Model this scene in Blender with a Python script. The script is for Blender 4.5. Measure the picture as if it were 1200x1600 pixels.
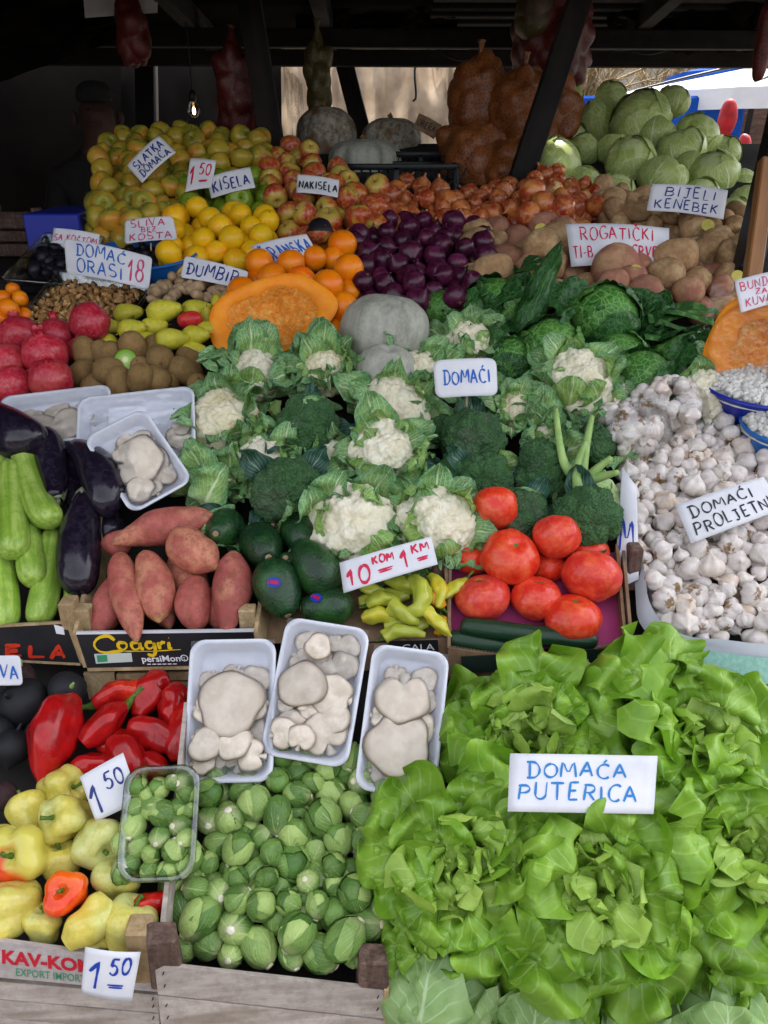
import bpy, math, random
import numpy as np
from mathutils import Vector, Matrix, Quaternion, noise
for o in list(bpy.data.objects): bpy.data.objects.remove(o)
SC = bpy.context.scene
COL = SC.collection
R = math.radians
# ------------------------------------------------------------------ camera
FPX = 1256.0                 # focal length in pixels of the 1200x1600 photograph
PITCH = R(25.0)
CAM = Vector((0, 0, 1.60))
cd = bpy.data.cameras.new('camera'); cam = bpy.data.objects.new('camera', cd); COL.objects.link(cam)
cd.sensor_fit = 'VERTICAL'; cd.sensor_height = 24; cd.lens = 24*FPX/1600
cd.clip_start = 0.02; cd.clip_end = 400
cam.location = CAM; cam.rotation_euler = (R(90)-PITCH, 0, 0)
SC.camera = cam
# ------------------------------------------------------------------ sky, sun, exposure
SUN_EL, SUN_AZ = R(56), R(25)     # sun stands behind the stall, to the right (azimuth from +Y towards +X)
w = bpy.data.worlds.new('World'); SC.world = w; w.use_nodes = True
nt = w.node_tree; bg = nt.nodes['Background']
sky = nt.nodes.new('ShaderNodeTexSky'); sky.sky_type = 'NISHITA'; sky.sun_disc = False
sky.sun_elevation = SUN_EL; sky.sun_rotation = SUN_AZ
sky.air_density = 1.0; sky.dust_density = 4.0; sky.ozone_density = 1.0
hs = nt.nodes.new('ShaderNodeHueSaturation'); hs.inputs['Saturation'].default_value = 0.30
nt.links.new(sky.outputs[0], hs.inputs['Color']); nt.links.new(hs.outputs[0], bg.inputs[0])
bg.inputs[1].default_value = 0.15
sl = bpy.data.lights.new('sun', 'SUN'); sl.energy = 2.6; sl.angle = R(0.6); sl.color = (1, .93, .82)
so = bpy.data.objects.new('sun', sl); COL.objects.link(so)
SUNV = Vector((math.cos(SUN_EL)*math.sin(SUN_AZ), math.cos(SUN_EL)*math.cos(SUN_AZ), math.sin(SUN_EL)))
so.rotation_euler = SUNV.to_track_quat('Z', 'Y').to_euler()
SC.view_settings.view_transform = 'Standard'; SC.view_settings.look = 'None'
SC.view_settings.gamma = 1; SC.view_settings.use_curve_mapping = False
SC.view_settings.exposure = 2.12
SC.render.engine = 'CYCLES'
SC.cycles.max_bounces = 7; SC.cycles.transparent_max_bounces = 12
SC.cycles.caustics_reflective = False; SC.cycles.caustics_refractive = False
# ------------------------------------------------------------------ picture <-> place
FW = Vector((0, math.cos(PITCH), -math.sin(PITCH))); UP = Vector((0, math.sin(PITCH), math.cos(PITCH))); RT = Vector((1, 0, 0))
PROF = [(0.30, .54), (.62, .665), (.725, .715), (.98, .822), (1.03, .845), (1.22, .965), (1.457, 1.057), (2.05, 1.262), (2.55, 1.40), (3.07, 1.555), (3.6, 1.66)]
def S(y):
    """height of the banked display over the ground at distance y"""
    for (a, b), (c, d) in zip(PROF, PROF[1:]):
        if y <= c: return b+(d-b)*(y-a)/(c-a)
    return PROF[-1][1]
SV = np.vectorize(S)
def ray(u, v): return FW+RT*((u-600)/FPX)+UP*((800-v)/FPX)
def PT(u, v, t): return CAM+ray(u, v)*t
def P(u, v, lift=0.0):
    """the point of the display, raised by lift, that the photograph shows at pixel u, v"""
    d = ray(u, v); lo, hi = .3, 5.5
    for _ in range(40):
        m = (lo+hi)/2; q = CAM+d*m
        if q.z > S(q.y)+lift: lo = m
        else: hi = m
    return CAM+d*((lo+hi)/2)
def depth(p): return (Vector(p)-CAM).dot(FW)
def m2(px, p): return px*depth(p)/FPX          # size in metres of px photograph pixels at p
def proj(p):
    d = Vector(p)-CAM; t = d.dot(FW)
    return 600+d.dot(RT)/t*FPX, 800-d.dot(UP)/t*FPX
def nrm(y):
    s = (S(y+.05)-S(y-.05))/.1
    return Vector((0, -s, 1)).normalized()
# ------------------------------------------------------------------ colours, node helpers
def lin(c): return c/12.92 if c <= .04045 else ((c+.055)/1.055)**2.4
def C(h, k=1.0):
    h = h.lstrip('#'); return tuple(min(1, lin(int(h[i:i+2], 16)/255)*k) for i in (0, 2, 4))+(1,)
class G:
    def __init__(s, name, mat=True):
        s.m = bpy.data.materials.new(name); s.m.use_nodes = True; s.nt = s.m.node_tree
        s.b = s.nt.nodes['Principled BSDF']; s.out = s.nt.nodes['Material Output']
    def n(s, t, **kw):
        x = s.nt.nodes.new('ShaderNode'+t)
        for k, v in kw.items():
            if hasattr(x, k): setattr(x, k, v)
        return x
    def l(s, a, b): s.nt.links.new(a, b)
    def put(s, inp, v):
        if hasattr(v, 'is_output') or isinstance(v, bpy.types.NodeSocket): s.l(v, inp)
        else: inp.default_value = v
    def math(s, op, a, b=0.0, c=None, clamp=False):
        x = s.n('Math', operation=op); x.use_clamp = clamp
        s.put(x.inputs[0], a); s.put(x.inputs[1], b)
        if c is not None: s.put(x.inputs[2], c)
        return x.outputs[0]
    def mix(s, f, a, b, mode='MIX'):
        x = s.n('Mix', data_type='RGBA', blend_type=mode); x.data_type = 'RGBA'; x.blend_type = mode
        s.put(x.inputs[0], f); s.put(x.inputs[6], a); s.put(x.inputs[7], b); return x.outputs[2]
    def smooth(s, v, a, b, lo=0., hi=1.):
        x = s.n('MapRange', interpolation_type='SMOOTHSTEP'); x.interpolation_type = 'SMOOTHSTEP'
        s.put(x.inputs[0], v)
        for i, q in enumerate((a, b, lo, hi)): x.inputs[i+1].default_value = q
        return x.outputs[0]
    def coord(s, kind='Object', scale=(1, 1, 1), jitter=True):
        tc = s.n('TexCoord'); mp = s.n('Mapping'); mp.inputs['Scale'].default_value = scale
        s.l(tc.outputs[kind], mp.inputs[0])
        if jitter:
            oi = s.n('ObjectInfo'); k = s.math('MULTIPLY', oi.outputs['Random'], 37.0)
            cx = s.n('CombineXYZ')
            for i in range(3): s.l(k, cx.inputs[i])
            s.l(cx.outputs[0], mp.inputs['Location'])
        return mp.outputs[0]
    def rnd(s): return s.n('ObjectInfo').outputs['Random']
    def noise(s, vec, scale, detail=3, rough=.55, dist=0):
        x = s.n('TexNoise'); x.inputs['Scale'].default_value = scale; x.inputs['Detail'].default_value = detail
        x.inputs['Roughness'].default_value = rough; x.inputs['Distortion'].default_value = dist
        s.l(vec, x.inputs['Vector']); return x.outputs[0]
    def vor(s, vec, scale, feature='F1', out=0, rand=1.0):
        x = s.n('TexVoronoi'); x.feature = feature; x.inputs['Scale'].default_value = scale
        x.inputs['Randomness'].default_value = rand
        s.l(vec, x.inputs['Vector']); return x.outputs[out]
    def bump(s, h, strength, dist=.002, prev=None):
        x = s.n('Bump'); x.inputs['Strength'].default_value = strength; x.inputs['Distance'].default_value = dist
        s.l(h, x.inputs['Height'])
        if prev is not None: s.l(prev, x.inputs['Normal'])
        return x.outputs[0]
    def set(s, **kw):
        nm = dict(col='Base Color', rough='Roughness', spec='Specular IOR Level', metal='Metallic', nrm='Normal', coat='Coat Weight',
                  coatr='Coat Roughness', sss='Subsurface Weight', sssc='Subsurface Scale', trans='Transmission Weight', alpha='Alpha', ior='IOR', sheen='Sheen Weight')
        for k, v in kw.items(): s.put(s.b.inputs[nm[k]], v)
        return s
def prod(name, c1, c2, c3=None, scale=18, detail=4, thr=(.35, .65), rough=.5, bump=0, bscale=120, bdist=.001, rnd=.25, spec=.33, coat=0, sss=0,
         streak=None, top=None, base=None, spots=None, fine=None, obj_hue=None, coord='Object'):
    """a skin: two or three colours mottled over the thing, per-thing brightness, end colours along its axis, spots, fine relief"""
    g = G(name); v = g.coord(coord, streak or (1, 1, 1)); scale *= 1.9
    f = g.smooth(g.noise(v, scale, detail+1, .62), thr[0], thr[1])
    col = g.mix(f, C(c1), C(c2))
    if c3: col = g.mix(g.smooth(g.noise(v, scale*.45, 2), .5, .68), col, C(c3))
    if obj_hue: col = g.mix(g.smooth(g.rnd(), obj_hue[1], obj_hue[2]), col, g.mix(f, C(obj_hue[0]), col))
    gz = None
    if top or base:
        tc = g.n('TexCoord'); sp = g.n('SeparateXYZ'); g.l(tc.outputs['Generated'], sp.inputs[0])
        gz = g.math('ADD', sp.outputs[2], g.math('MULTIPLY', g.math('SUBTRACT', g.noise(v, scale*1.3, 2), .5), .3))
        if top: col = g.mix(g.smooth(gz, top[1], top[2]), col, C(top[0]))
        if base: col = g.mix(g.smooth(gz, base[1], base[2], 1, 0), col, C(base[0]))
    v0 = g.coord(coord)
    if spots:
        d = g.vor(v0, spots[1]); col = g.mix(g.smooth(d, spots[2]*.6, spots[2], spots[3] if len(spots) > 3 else 1, 0), col, C(spots[0]))
    if fine: col = g.mix(g.math('MULTIPLY', g.smooth(g.noise(v0, fine[1]*1.5, 6, .75), .42, .64), min(1, fine[2]*1.5)), col, C(fine[0]))
    k = g.math('MULTIPLY_ADD', g.rnd(), rnd, 1-rnd*.6)
    hsv = g.n('HueSaturation'); g.l(k, hsv.inputs['Value']); g.l(col, hsv.inputs['Color'])
    g.set(col=hsv.outputs[0], rough=g.math('ADD', g.math('MULTIPLY', g.math('SUBTRACT', g.noise(v0, scale*2, 3), .5), .25), rough, clamp=True), spec=spec, coat=coat)
    g.b.inputs['Coat Roughness'].default_value = .12
    if sss: g.set(sss=sss, sssc=.01); g.b.inputs['Subsurface Radius'].default_value = (1, .6, .3)
    if bump:
        h = g.noise(g.coord(coord), bscale, 4, .6)
        n1 = g.bump(h, bump, bdist); g.set(nrm=n1)
    return g.m
def leafmat(name, dark, light, vein, sides=7, slant=.55, vw=.09, vstr=1.0, rough=.42, trans=.25, net=0, netcol=None, blister=.5, bscale=60, edge=None, rnd=.25, base=None, spec=.35, tcol=None, fan=0, netw=.28, bd=.004, alt=None):
    """a leaf blade: midrib and slanting side veins from its own UVs, a net of fine veins, blistered relief, light passing through"""
    g = G(name); tc = g.n('TexCoord'); sp = g.n('SeparateXYZ'); g.l(tc.outputs['UV'], sp.inputs[0])
    vo = g.coord('Object')
    wob = g.math('MULTIPLY', g.math('SUBTRACT', g.noise(vo, 16, 2), .5), .16)
    x = g.math('ABSOLUTE', g.math('MULTIPLY_ADD', sp.outputs[0], 2, g.math('MULTIPLY_ADD', wob, .5, -1)))
    y = g.math('ADD', sp.outputs[1], wob)
    wv = g.math('MULTIPLY_ADD', y, -vw*.8, vw)
    mid = g.smooth(g.math('DIVIDE', x, g.math('MAXIMUM', wv, .012)), .35, 1.1, 1, 0)
    ph = g.math('FRACT', g.math('MULTIPLY', g.math('SUBTRACT', y, g.math('MULTIPLY', g.math('POWER', x, .8), slant)), sides))
    if fan:
        an = g.math('ARCTAN2', g.math('MULTIPLY', x, .9), g.math('ADD', sp.outputs[1], .06))
        ph = g.math('FRACT', g.math('ADD', g.math('MULTIPLY', g.math('ADD', an, g.math('MULTIPLY', wob, .7)), fan), .5))
    sd = g.math('ABSOLUTE', g.math('SUBTRACT', ph, .5))
    side = g.math('MULTIPLY', g.smooth(sd, .02, .11, 1, 0), g.smooth(x, .35, 1.1, .9, .1))
    vm = g.math('MAXIMUM', mid, g.math('MULTIPLY', side, .75))
    if net:
        e = g.vor(vo, net, 'DISTANCE_TO_EDGE'); vm = g.math('MAXIMUM', vm, g.smooth(e, .02, .10, netw, 0))
    f = g.smooth(g.noise(vo, 14, 4), .3, .7)
    col = g.mix(f, C(dark), C(light))
    if edge: col = g.mix(g.smooth(g.math('MAXIMUM', x, g.math('MULTIPLY', y, .9)), .45, .95), col, C(edge))
    if base: col = g.mix(g.smooth(y, .0, .45, 1, 0), col, C(base))
    if alt: col = g.mix(g.math('MULTIPLY', g.smooth(g.rnd(), .4, .95), .8), col, C(alt))
    col = g.mix(g.math('MULTIPLY', vm, vstr, clamp=True), col, C(vein))
    hsv = g.n('HueSaturation'); g.l(g.math('MULTIPLY_ADD', g.rnd(), rnd, 1-rnd*.6), hsv.inputs['Value']); g.l(col, hsv.inputs['Color'])
    g.set(col=hsv.outputs[0], rough=rough, spec=spec)
    n1 = g.bump(g.noise(vo, bscale, 3, .5), blister, bd)
    n2 = g.bump(g.math('MULTIPLY', vm, 1.0), .5*vstr, .0012, n1)
    n3 = g.bump(g.noise(vo, 420, 2, .5), .12, .0006, n2); g.set(nrm=n3)
    if trans:
        t = g.n('BsdfTranslucent'); hs2 = g.n('HueSaturation'); hs2.inputs['Saturation'].default_value = 1.1; hs2.inputs['Value'].default_value = 1.3
        g.l(hsv.outputs[0], hs2.inputs['Color']); g.l(hs2.outputs[0], t.inputs[0]); g.l(n1, t.inputs['Normal'])
        ms = g.n('MixShader'); ms.inputs[0].default_value = trans
        g.l(g.b.outputs[0], ms.inputs[1]); g.l(t.outputs[0], ms.inputs[2]); g.l(ms.outputs[0], g.out.inputs[0])
    return g.m
def plain(name, c, rough=.6, noise=0, c2=None, scale=10, spec=.3, bump=0, bscale=80, rnd=0, metal=0, streak=(1, 1, 1), coat=0):
    g = G(name); v = g.coord('Object', streak)
    col = g.mix(g.smooth(g.noise(v, scale, 4), .35, .7), C(c), C(c2 or c)) if c2 else C(c)
    if rnd:
        hsv = g.n('HueSaturation'); g.l(g.math('MULTIPLY_ADD', g.rnd(), rnd, 1-rnd*.5), hsv.inputs['Value'])
        g.put(hsv.inputs['Color'], col); col = hsv.outputs[0]
    g.set(col=col, rough=rough, spec=spec, metal=metal, coat=coat)
    if bump: g.set(nrm=g.bump(g.noise(v, bscale, 4, .6), bump, .0015))
    return g.m
def film(name, tint='ffffff', alpha=.14, rough=.06, wrinkle=.6, scale=30, spec=.7):
    """thin clear plastic"""
    g = G(name); v = g.coord('Object', (1, 1, .35))
    b = g.bump(g.noise(v, scale, 3, .55, 1.2), wrinkle, .004)
    gl = g.n('BsdfGlossy'); gl.inputs['Roughness'].default_value = rough; g.l(b, gl.inputs['Normal'])
    tr = g.n('BsdfTransparent'); tr.inputs[0].default_value = C(tint)
    lw = g.n('LayerWeight'); lw.inputs['Blend'].default_value = .35; g.l(b, lw.inputs['Normal'])
    ms = g.n('MixShader'); g.l(g.math('MULTIPLY_ADD', lw.outputs['Fresnel'], spec, alpha, clamp=True), ms.inputs[0])
    g.l(tr.outputs[0], ms.inputs[1]); g.l(gl.outputs[0], ms.inputs[2]); g.l(ms.outputs[0], g.out.inputs[0])
    return g.m
# ------------------------------------------------------------------ objects
def tag(o, label=None, cat=None, group=None, kind=None):
    if label: o['label'] = label
    if cat: o['category'] = cat
    if group: o['group'] = group
    if kind: o['kind'] = kind
    return o
def mk(name, data, parent=None, mtx=None):
    o = bpy.data.objects.new(name, data); COL.objects.link(o)
    if parent: o.parent = parent
    if mtx is not None: o.matrix_local = mtx
    return o
def mesh(name, verts, faces, mat=None, smooth=True, uv=None):
    me = bpy.data.meshes.new(name)
    me.from_pydata([tuple(map(float, v)) for v in verts], [], faces)
    if smooth: me.polygons.foreach_set('use_smooth', [True]*len(me.polygons))
    if uv is not None:
        l = me.uv_layers.new(name='UVMap'); idx = np.empty(len(me.loops), dtype=np.int32); me.loops.foreach_get('vertex_index', idx)
        l.data.foreach_set('uv', np.asarray(uv, dtype=np.float32)[idx].ravel())
    if mat:
        for m in (mat if isinstance(mat, (list, tuple)) else [mat]): me.materials.append(m)
    me.update(); return me
def gridm(name, V, mat, uv=True, wrap=False, smooth=True):
    """V[i][j] grid of points -> quads"""
    V = np.asarray(V, float); n, m = V.shape[:2]
    fs = []
    for i in range(n-1):
        for j in range(m-(0 if wrap else 1)):
            j2 = (j+1) % m; fs.append((i*m+j, i*m+j2, (i+1)*m+j2, (i+1)*m+j))
    uvs = [(j/(m-1), i/(n-1)) for i in range(n) for j in range(m)] if uv else None
    return mesh(name, V.reshape(-1, 3), fs, mat, smooth, uvs)
def cr(pts, n):
    """smooth curve through pts, n samples"""
    pts = [np.array(p, float) for p in pts]; k = len(pts)-1; out = []
    for i in range(n):
        t = i/(n-1)*k; a = min(int(t), k-1); f = t-a
        p0 = pts[max(a-1, 0)]; p1 = pts[a]; p2 = pts[a+1]; p3 = pts[min(a+2, k)]
        out.append(.5*((2*p1)+(-p0+p2)*f+(2*p0-5*p1+4*p2-p3)*f*f+(-p0+3*p1-3*p2+p3)*f**3))
    return out
def lathe(name, prof, mat, seg=24, rings=18, lobes=0, lamp=0, lpow=1, nz=0, ns=3, bend=0, seed=0, oval=1.0, twist=0, dent=0, lfade=False):
    """turned body along z with lobes, lumps, bend; closed at both ends"""
    pr = cr(prof, rings); vs = []; sd = Vector((seed*7.3, seed*3.1, seed*1.7)); rn = random.Random(seed)
    zs = [p[1] for p in pr]; z0, z1 = min(zs), max(zs)
    bd = rn.uniform(0, 6.28)
    def warp(x, y, z):
        if nz:
            q = Vector((x, y, z)); L = max(q.length, 1e-5)
            k = noise.noise(q*ns+sd)*nz+noise.noise(q*ns*2.3+sd)*nz*.4
            x, y, z = x*(1+k), y*(1+k), z*(1+k*.5)
        if bend:
            t = (z-z0)/(z1-z0)-.5; o = bend*(t*t-.08)
            x += o*math.cos(bd) if bend < 9 else 0; y += o*math.sin(bd)
        return (x, y, z)
    vs.append(warp(0, 0, pr[0][1]))
    for r, z in [tuple(p) for p in pr[1:-1]]:
        for j in range(seg):
            a = 2*math.pi*j/seg+twist*(z-z0); rr = max(r, .0001)
            if lobes:
                c = (.5+.5*math.cos(lobes*a))**lpow-.5; f = 1
                if lfade: f = max(0, 1-((z-z0)/(z1-z0)))
                rr *= 1+lamp*c*f
            vs.append(warp(rr*math.cos(a)*oval, rr*math.sin(a)/oval, z))
    vs.append(warp(0, 0, pr[-1][1]))
    fs = []; n = rings-2
    for j in range(seg): fs.append((0, 1+(j+1) % seg, 1+j))
    for i in range(n-1):
        for j in range(seg):
            a, b = 1+i*seg+j, 1+i*seg+(j+1) % seg; fs.append((a, b, b+seg, a+seg))
    e = 1+(n-1)*seg
    for j in range(seg): fs.append((e+j, e+(j+1) % seg, len(vs)-1))
    return mesh(name, vs, fs, mat)
def tube(name, pts, rad, mat, seg=8, n=None, flat=1.0):
    """tube along points; rad number or list; closed ends"""
    n = n or max(6, len(pts)*4); q = [Vector(p) for p in cr(pts, n)]
    rr = [float(x[0]) for x in cr([(r,) for r in rad], n)] if isinstance(rad, (list, tuple)) else [rad]*n
    vs = []; up = Vector((.13, .21, .97)).normalized()
    for i, p in enumerate(q):
        d = (q[min(i+1, n-1)]-q[max(i-1, 0)]).normalized()
        a = d.cross(up)
        if a.length < .1: a = d.cross(Vector((1, 0, 0)))
        a.normalize(); b = d.cross(a)
        for j in range(seg):
            t = 2*math.pi*j/seg; vs.append(p+a*math.cos(t)*rr[i]+b*math.sin(t)*rr[i]*flat)
    fs = [(i*seg+j, i*seg+(j+1) % seg, (i+1)*seg+(j+1) % seg, (i+1)*seg+j) for i in range(n-1) for j in range(seg)]
    fs.append(tuple(range(seg-1, -1, -1))); fs.append(tuple((n-1)*seg+j for j in range(seg)))
    return mesh(name, vs, fs, mat)
def box(name, sx, sy, sz, mat, bev=.0015, jit=0, seed=0):
    import bmesh
    bm = bmesh.new(); bmesh.ops.create_cube(bm, size=1)
    rn = random.Random(seed)
    for v in bm.verts: v.co = Vector((v.co.x*sx+rn.uniform(-jit, jit), v.co.y*sy+rn.uniform(-jit, jit), v.co.z*sz+rn.uniform(-jit, jit)))
    if bev: bmesh.ops.bevel(bm, geom=bm.edges[:], offset=min(bev, min(sx, sy, sz)*.3), segments=1, affect='EDGES')
    me = bpy.data.meshes.new(name); bm.to_mesh(me); bm.free()
    if mat: me.materials.append(mat)
    return me
def joinm(name, parts, mat=None):
    """parts: (mesh, matrix) -> one mesh, keeps UVs off"""
    vs, fs, mi, mats = [], [], [], []
    for me, mx in parts:
        b = len(vs); vs += [mx @ v.co for v in me.vertices]
        for m in me.materials:
            if m not in mats: mats.append(m)
        for p in me.polygons:
            fs.append([b+i for i in p.vertices]); mi.append(mats.index(me.materials[p.material_index]) if me.materials else 0)
    out = mesh(name, vs, fs, mats); out.polygons.foreach_set('material_index', mi); return out
def MX(loc=(0, 0, 0), axis=(0, 0, 1), spin=0, scale=1, up=None):
    """matrix that lays local z along axis"""
    q = Vector(axis).normalized().to_track_quat('Z', 'Y') @ Quaternion((0, 0, 1), spin)
    s = scale if isinstance(scale, (tuple, list)) else (scale,)*3
    return Matrix.Translation(Vector(loc)) @ q.to_matrix().to_4x4() @ Matrix.Diagonal((*s, 1))
def basis(o, x, y, z, scale=1):
    m = Matrix((x, y, z)).transposed().to_4x4(); m.translation = o
    return m @ Matrix.Scale(scale, 4) if scale != 1 else m
def put(tmpl, mtx, label, cat, group=None):
    """a thing from a template (name, root mesh or None, [(part, mesh, matrix)])"""
    o = mk(tmpl[0], tmpl[1], None, mtx); tag(o, label, cat, group)
    for q in tmpl[2]:
        c = mk(q[0], q[1], o, q[2])
        if len(q) > 3:
            for s in q[3]: mk(s[0], s[1], c, s[2])
    return o
def rdir(rn, bias=(0, 0, 0), k=1.0):
    while True:
        v = Vector((rn.uniform(-1, 1), rn.uniform(-1, 1), rn.uniform(-1, 1)))
        if .05 < v.length < 1: return (v.normalized()*k+Vector(bias)).normalized()
# ------------------------------------------------------------------ heaps
def inpoly(x, y, poly):
    c = np.zeros(len(x), bool); n = len(poly)
    for i in range(n):
        (x1, y1), (x2, y2) = poly[i], poly[(i+1) % n]
        if y1 == y2: continue
        k = ((y1 > y) != (y2 > y)) & (x < (x2-x1)*(y-y1)/(y2-y1)+x1); c ^= k
    return c
def heap(poly, r, bed=-.06, top=.02, seed=1, rv=.12, maxn=400, fixed=(), see=.07, K=160):
    """drop balls into the outline (photo pixels laid onto the display) until it is filled; keep those that can be seen"""
    rg = np.random.RandomState(seed)
    W = [P(u, v, (bed+top)/2) for u, v in poly]; pw = [(p.x, p.y) for p in W]
    x0, x1 = min(p[0] for p in pw), max(p[0] for p in pw); y0, y1 = min(p[1] for p in pw), max(p[1] for p in pw)
    A = np.array([list(f) for f in fixed], float).reshape(-1, 4); nf = len(A); fails = 0
    while len(A)-nf < maxn*3 and fails < 25:
        x = rg.uniform(x0, x1, K); y = rg.uniform(y0, y1, K); ok = inpoly(x, y, pw)
        if not ok.any(): continue
        x, y = x[ok], y[ok]; rr = r*(1+rg.uniform(-rv, rv)); sy = SV(y); z = sy+bed+rr
        if len(A):
            d2 = (x[:, None]-A[None, :, 0])**2+(y[:, None]-A[None, :, 1])**2; s2 = (A[None, :, 3]+rr)**2*.86
            zz = np.where(d2 < s2, A[None, :, 2]+np.sqrt(np.maximum(s2-d2, 0)), -9).max(1); z = np.maximum(z, zz)
        h = z-sy; i = int(h.argmin())
        if h[i] > top: fails += 1; continue
        A = np.vstack([A, [x[i], y[i], z[i], rr]])
    # what the camera can see
    rs = rg.normal(size=(60, 3)); rs /= np.linalg.norm(rs, axis=1)[:, None]; cv = np.array(CAM); keep = []
    for i in range(nf, len(A)):
        c = A[i, :3]; to = cv-c; to /= np.linalg.norm(to); d = rs[rs@to > .05]; pts = c+d*A[i, 3]*1.001
        dv = cv-pts; L = np.linalg.norm(dv, axis=1); dv /= L[:, None]
        near = np.delete(A, i, 0); near = near[np.linalg.norm(near[:, :3]-c, axis=1) < .5]
        oc = pts[:, None, :]-near[None, :, :3]; b = (oc*dv[:, None, :]).sum(2); cc = (oc**2).sum(2)-near[None, :, 3]**2
        hit = ((b*b-cc > 0) & (b < 0)).any(1)
        wgt = (d@to); vis = wgt[~hit].sum()/wgt.sum()
        u, v = proj(c)
        if vis > see and -40 < u < 1240: keep.append((c[0], c[1], c[2], A[i, 3], vis))
    keep.sort(key=lambda q: -q[4]*q[3]); return [(Vector(q[:3]), q[3]) for q in keep[:maxn]]
ORD = ['nearest', 'second nearest', 'third nearest', 'fourth nearest', 'fifth nearest', 'sixth nearest', 'seventh nearest', 'eighth nearest', 'ninth nearest', 'tenth nearest',
       'eleventh nearest', 'twelfth nearest', 'thirteenth nearest', 'fourteenth nearest', 'fifteenth nearest', 'sixteenth nearest', 'seventeenth nearest', 'eighteenth nearest', 'nineteenth nearest', 'twentieth nearest']
def ordn(i): return ORD[i] if i < len(ORD) else '%dth nearest' % (i+1) if (i+1) % 10 not in (1, 2, 3) else '%d%s nearest' % (i+1, {1: 'st', 2: 'nd', 3: 'rd'}[(i+1) % 10])
def label_heap(objs, desc, marks):
    """say for each thing of a heap which landmark it lies by, on which side and how near"""
    buckets = {}
    for o in objs:
        u, v = proj(o.matrix_world.translation if o.parent is None and o.matrix_world.translation.length else o.location)
        n, mu, mv = min(marks, key=lambda m: math.hypot(u-m[1], v-m[2]))
        a = math.degrees(math.atan2(mv-v, u-mu)) % 360
        side = ['right of', 'above right of', 'above', 'above left of', 'left of', 'below left of', 'below', 'below right of'][int(((a+22.5) % 360)//45)]
        buckets.setdefault((n, side), []).append((math.hypot(u-mu, v-mv), o))
    for (n, side), L in buckets.items():
        L.sort(key=lambda q: q[0])
        for i, (_, o) in enumerate(L):
            d = o.get('look') or desc
            o['label'] = f'{d} {side} {n}' + ('' if len(L) == 1 else f', {ordn(i)} there')
            if 'look' in o: del o['look']
# ================================================================== skins
M = {}
M['tomato'] = prod('tomato_skin', '#d8291a', '#e04a20', scale=9, thr=(.4, .8), rough=.30, rnd=.18, coat=.14, base=('#c83a28', .0, .25), fine=('#ee7a4a', 34, .30), spots=('#e89060', 120, .07, .6), sss=.05, obj_hue=('#c23330', .55, .9), bump=.12, bscale=25, bdist=.003)
M['green_bit'] = plain('calyx_green', '#5c7a2c', .6, c2='#3d5c20', scale=200, rnd=.3)
M['stem_brown'] = plain('stem_brown', '#8a6a3e', .8, c2='#4c3a22', scale=300, rnd=.3)
M['orange'] = prod('orange_peel', '#f27a06', '#f88e0e', scale=12, rough=.36, rnd=.18, obj_hue=('#ee5a12', .75, .95), bump=.35, bscale=420, bdist=.0008, coat=.12)
M['lemon'] = prod('lemon_peel', '#f0b810', '#f4c41c', scale=14, rough=.36, rnd=.2, obj_hue=('#f0a01c', .55, .8), bump=.35, bscale=400, bdist=.0008)
M['yapple'] = prod('yellow_apple_skin', '#b09a2c', '#c0a634', '#c2842c', scale=22, rough=.34, rnd=.28, top=('#8a8a2c', .8, .98), obj_hue=('#c87f24', .55, .9), spots=('#8a7a3a', 260, .1, .7), coat=.15, fine=('#a8924a', 90, .25))
M['gapple'] = prod('green_apple_skin', '#6a8a1e', '#84982c', scale=22, rough=.32, rnd=.3, coat=.15, spots=('#a8b060', 240, .09, .6))
M['rapple'] = prod('red_apple_skin', '#ae2418', '#c8a634', scale=20, thr=(.47, .72), streak=(1.2, 1.2, .35), rough=.32, rnd=.3, coat=.15, top=('#b8a244', .72, .95), fine=('#d8a860', 70, .3), obj_hue=('#9a2a24', .3, .9))
M['potato'] = prod('potato_skin', '#b8946a', '#a07c56', '#c6a87c', scale=26, rough=.8, rnd=.3, spots=('#5c4028', 140, .10, .8), fine=('#7e5e40', 40, .3), bump=.8, bscale=100, bdist=.003)
M['redpotato'] = prod('red_potato_skin', '#96604e', '#a8785e', '#b08a66', scale=22, rough=.8, rnd=.3, spots=('#5a3028', 130, .10, .8), fine=('#84584a', 40, .3), bump=.4, bscale=110, bdist=.0015)
M['spud_cut'] = plain('potato_flesh', '#bcae50', .5, c2='#ccc068', scale=60)
M['onion'] = prod('brown_onion_skin', '#a8401e', '#8c301a', '#c87436', scale=16, streak=(1.5, 1.5, .22), rough=.32, rnd=.35, fine=('#d89a62', 40, .4), top=('#b98a5a', .86, 1.0), bump=.25, bscale=70, bdist=.001, obj_hue=('#cdb478', .88, .97), coat=.15)
M['redonion'] = prod('red_onion_skin', '#3e0e28', '#2a071a', '#581a3c', scale=14, streak=(1.5, 1.5, .25), rough=.33, rnd=.4, coat=.08, fine=('#7a3458', 50, .25), bump=.12, bscale=60, bdist=.001)
M['kiwi'] = prod('kiwi_skin', '#85683e', '#6e5230', scale=30, rough=.85, rnd=.3, fine=('#9a7d4e', 420, .5), bump=.5, bscale=520, bdist=.0007)
M['pomegranate'] = prod('pomegranate_rind', '#a8102a', '#b8223a', '#c04440', scale=14, rough=.33, rnd=.25, spots=('#7e2a22', 70, .10, .7), fine=('#d4666a', 90, .35), bump=.2, bscale=30, bdist=.003, coat=.12)
M['pear'] = prod('quince_skin', '#bcb42a', '#cec03a', scale=18, rough=.42, rnd=.2, spots=('#7d7a30', 200, .08, .7), fine=('#9aa03a', 50, .4), bump=.15, bscale=30, bdist=.003)
M['mango'] = prod('mango_skin', '#b3202a', '#c83a2c', scale=18, rough=.35, rnd=.1)
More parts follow.
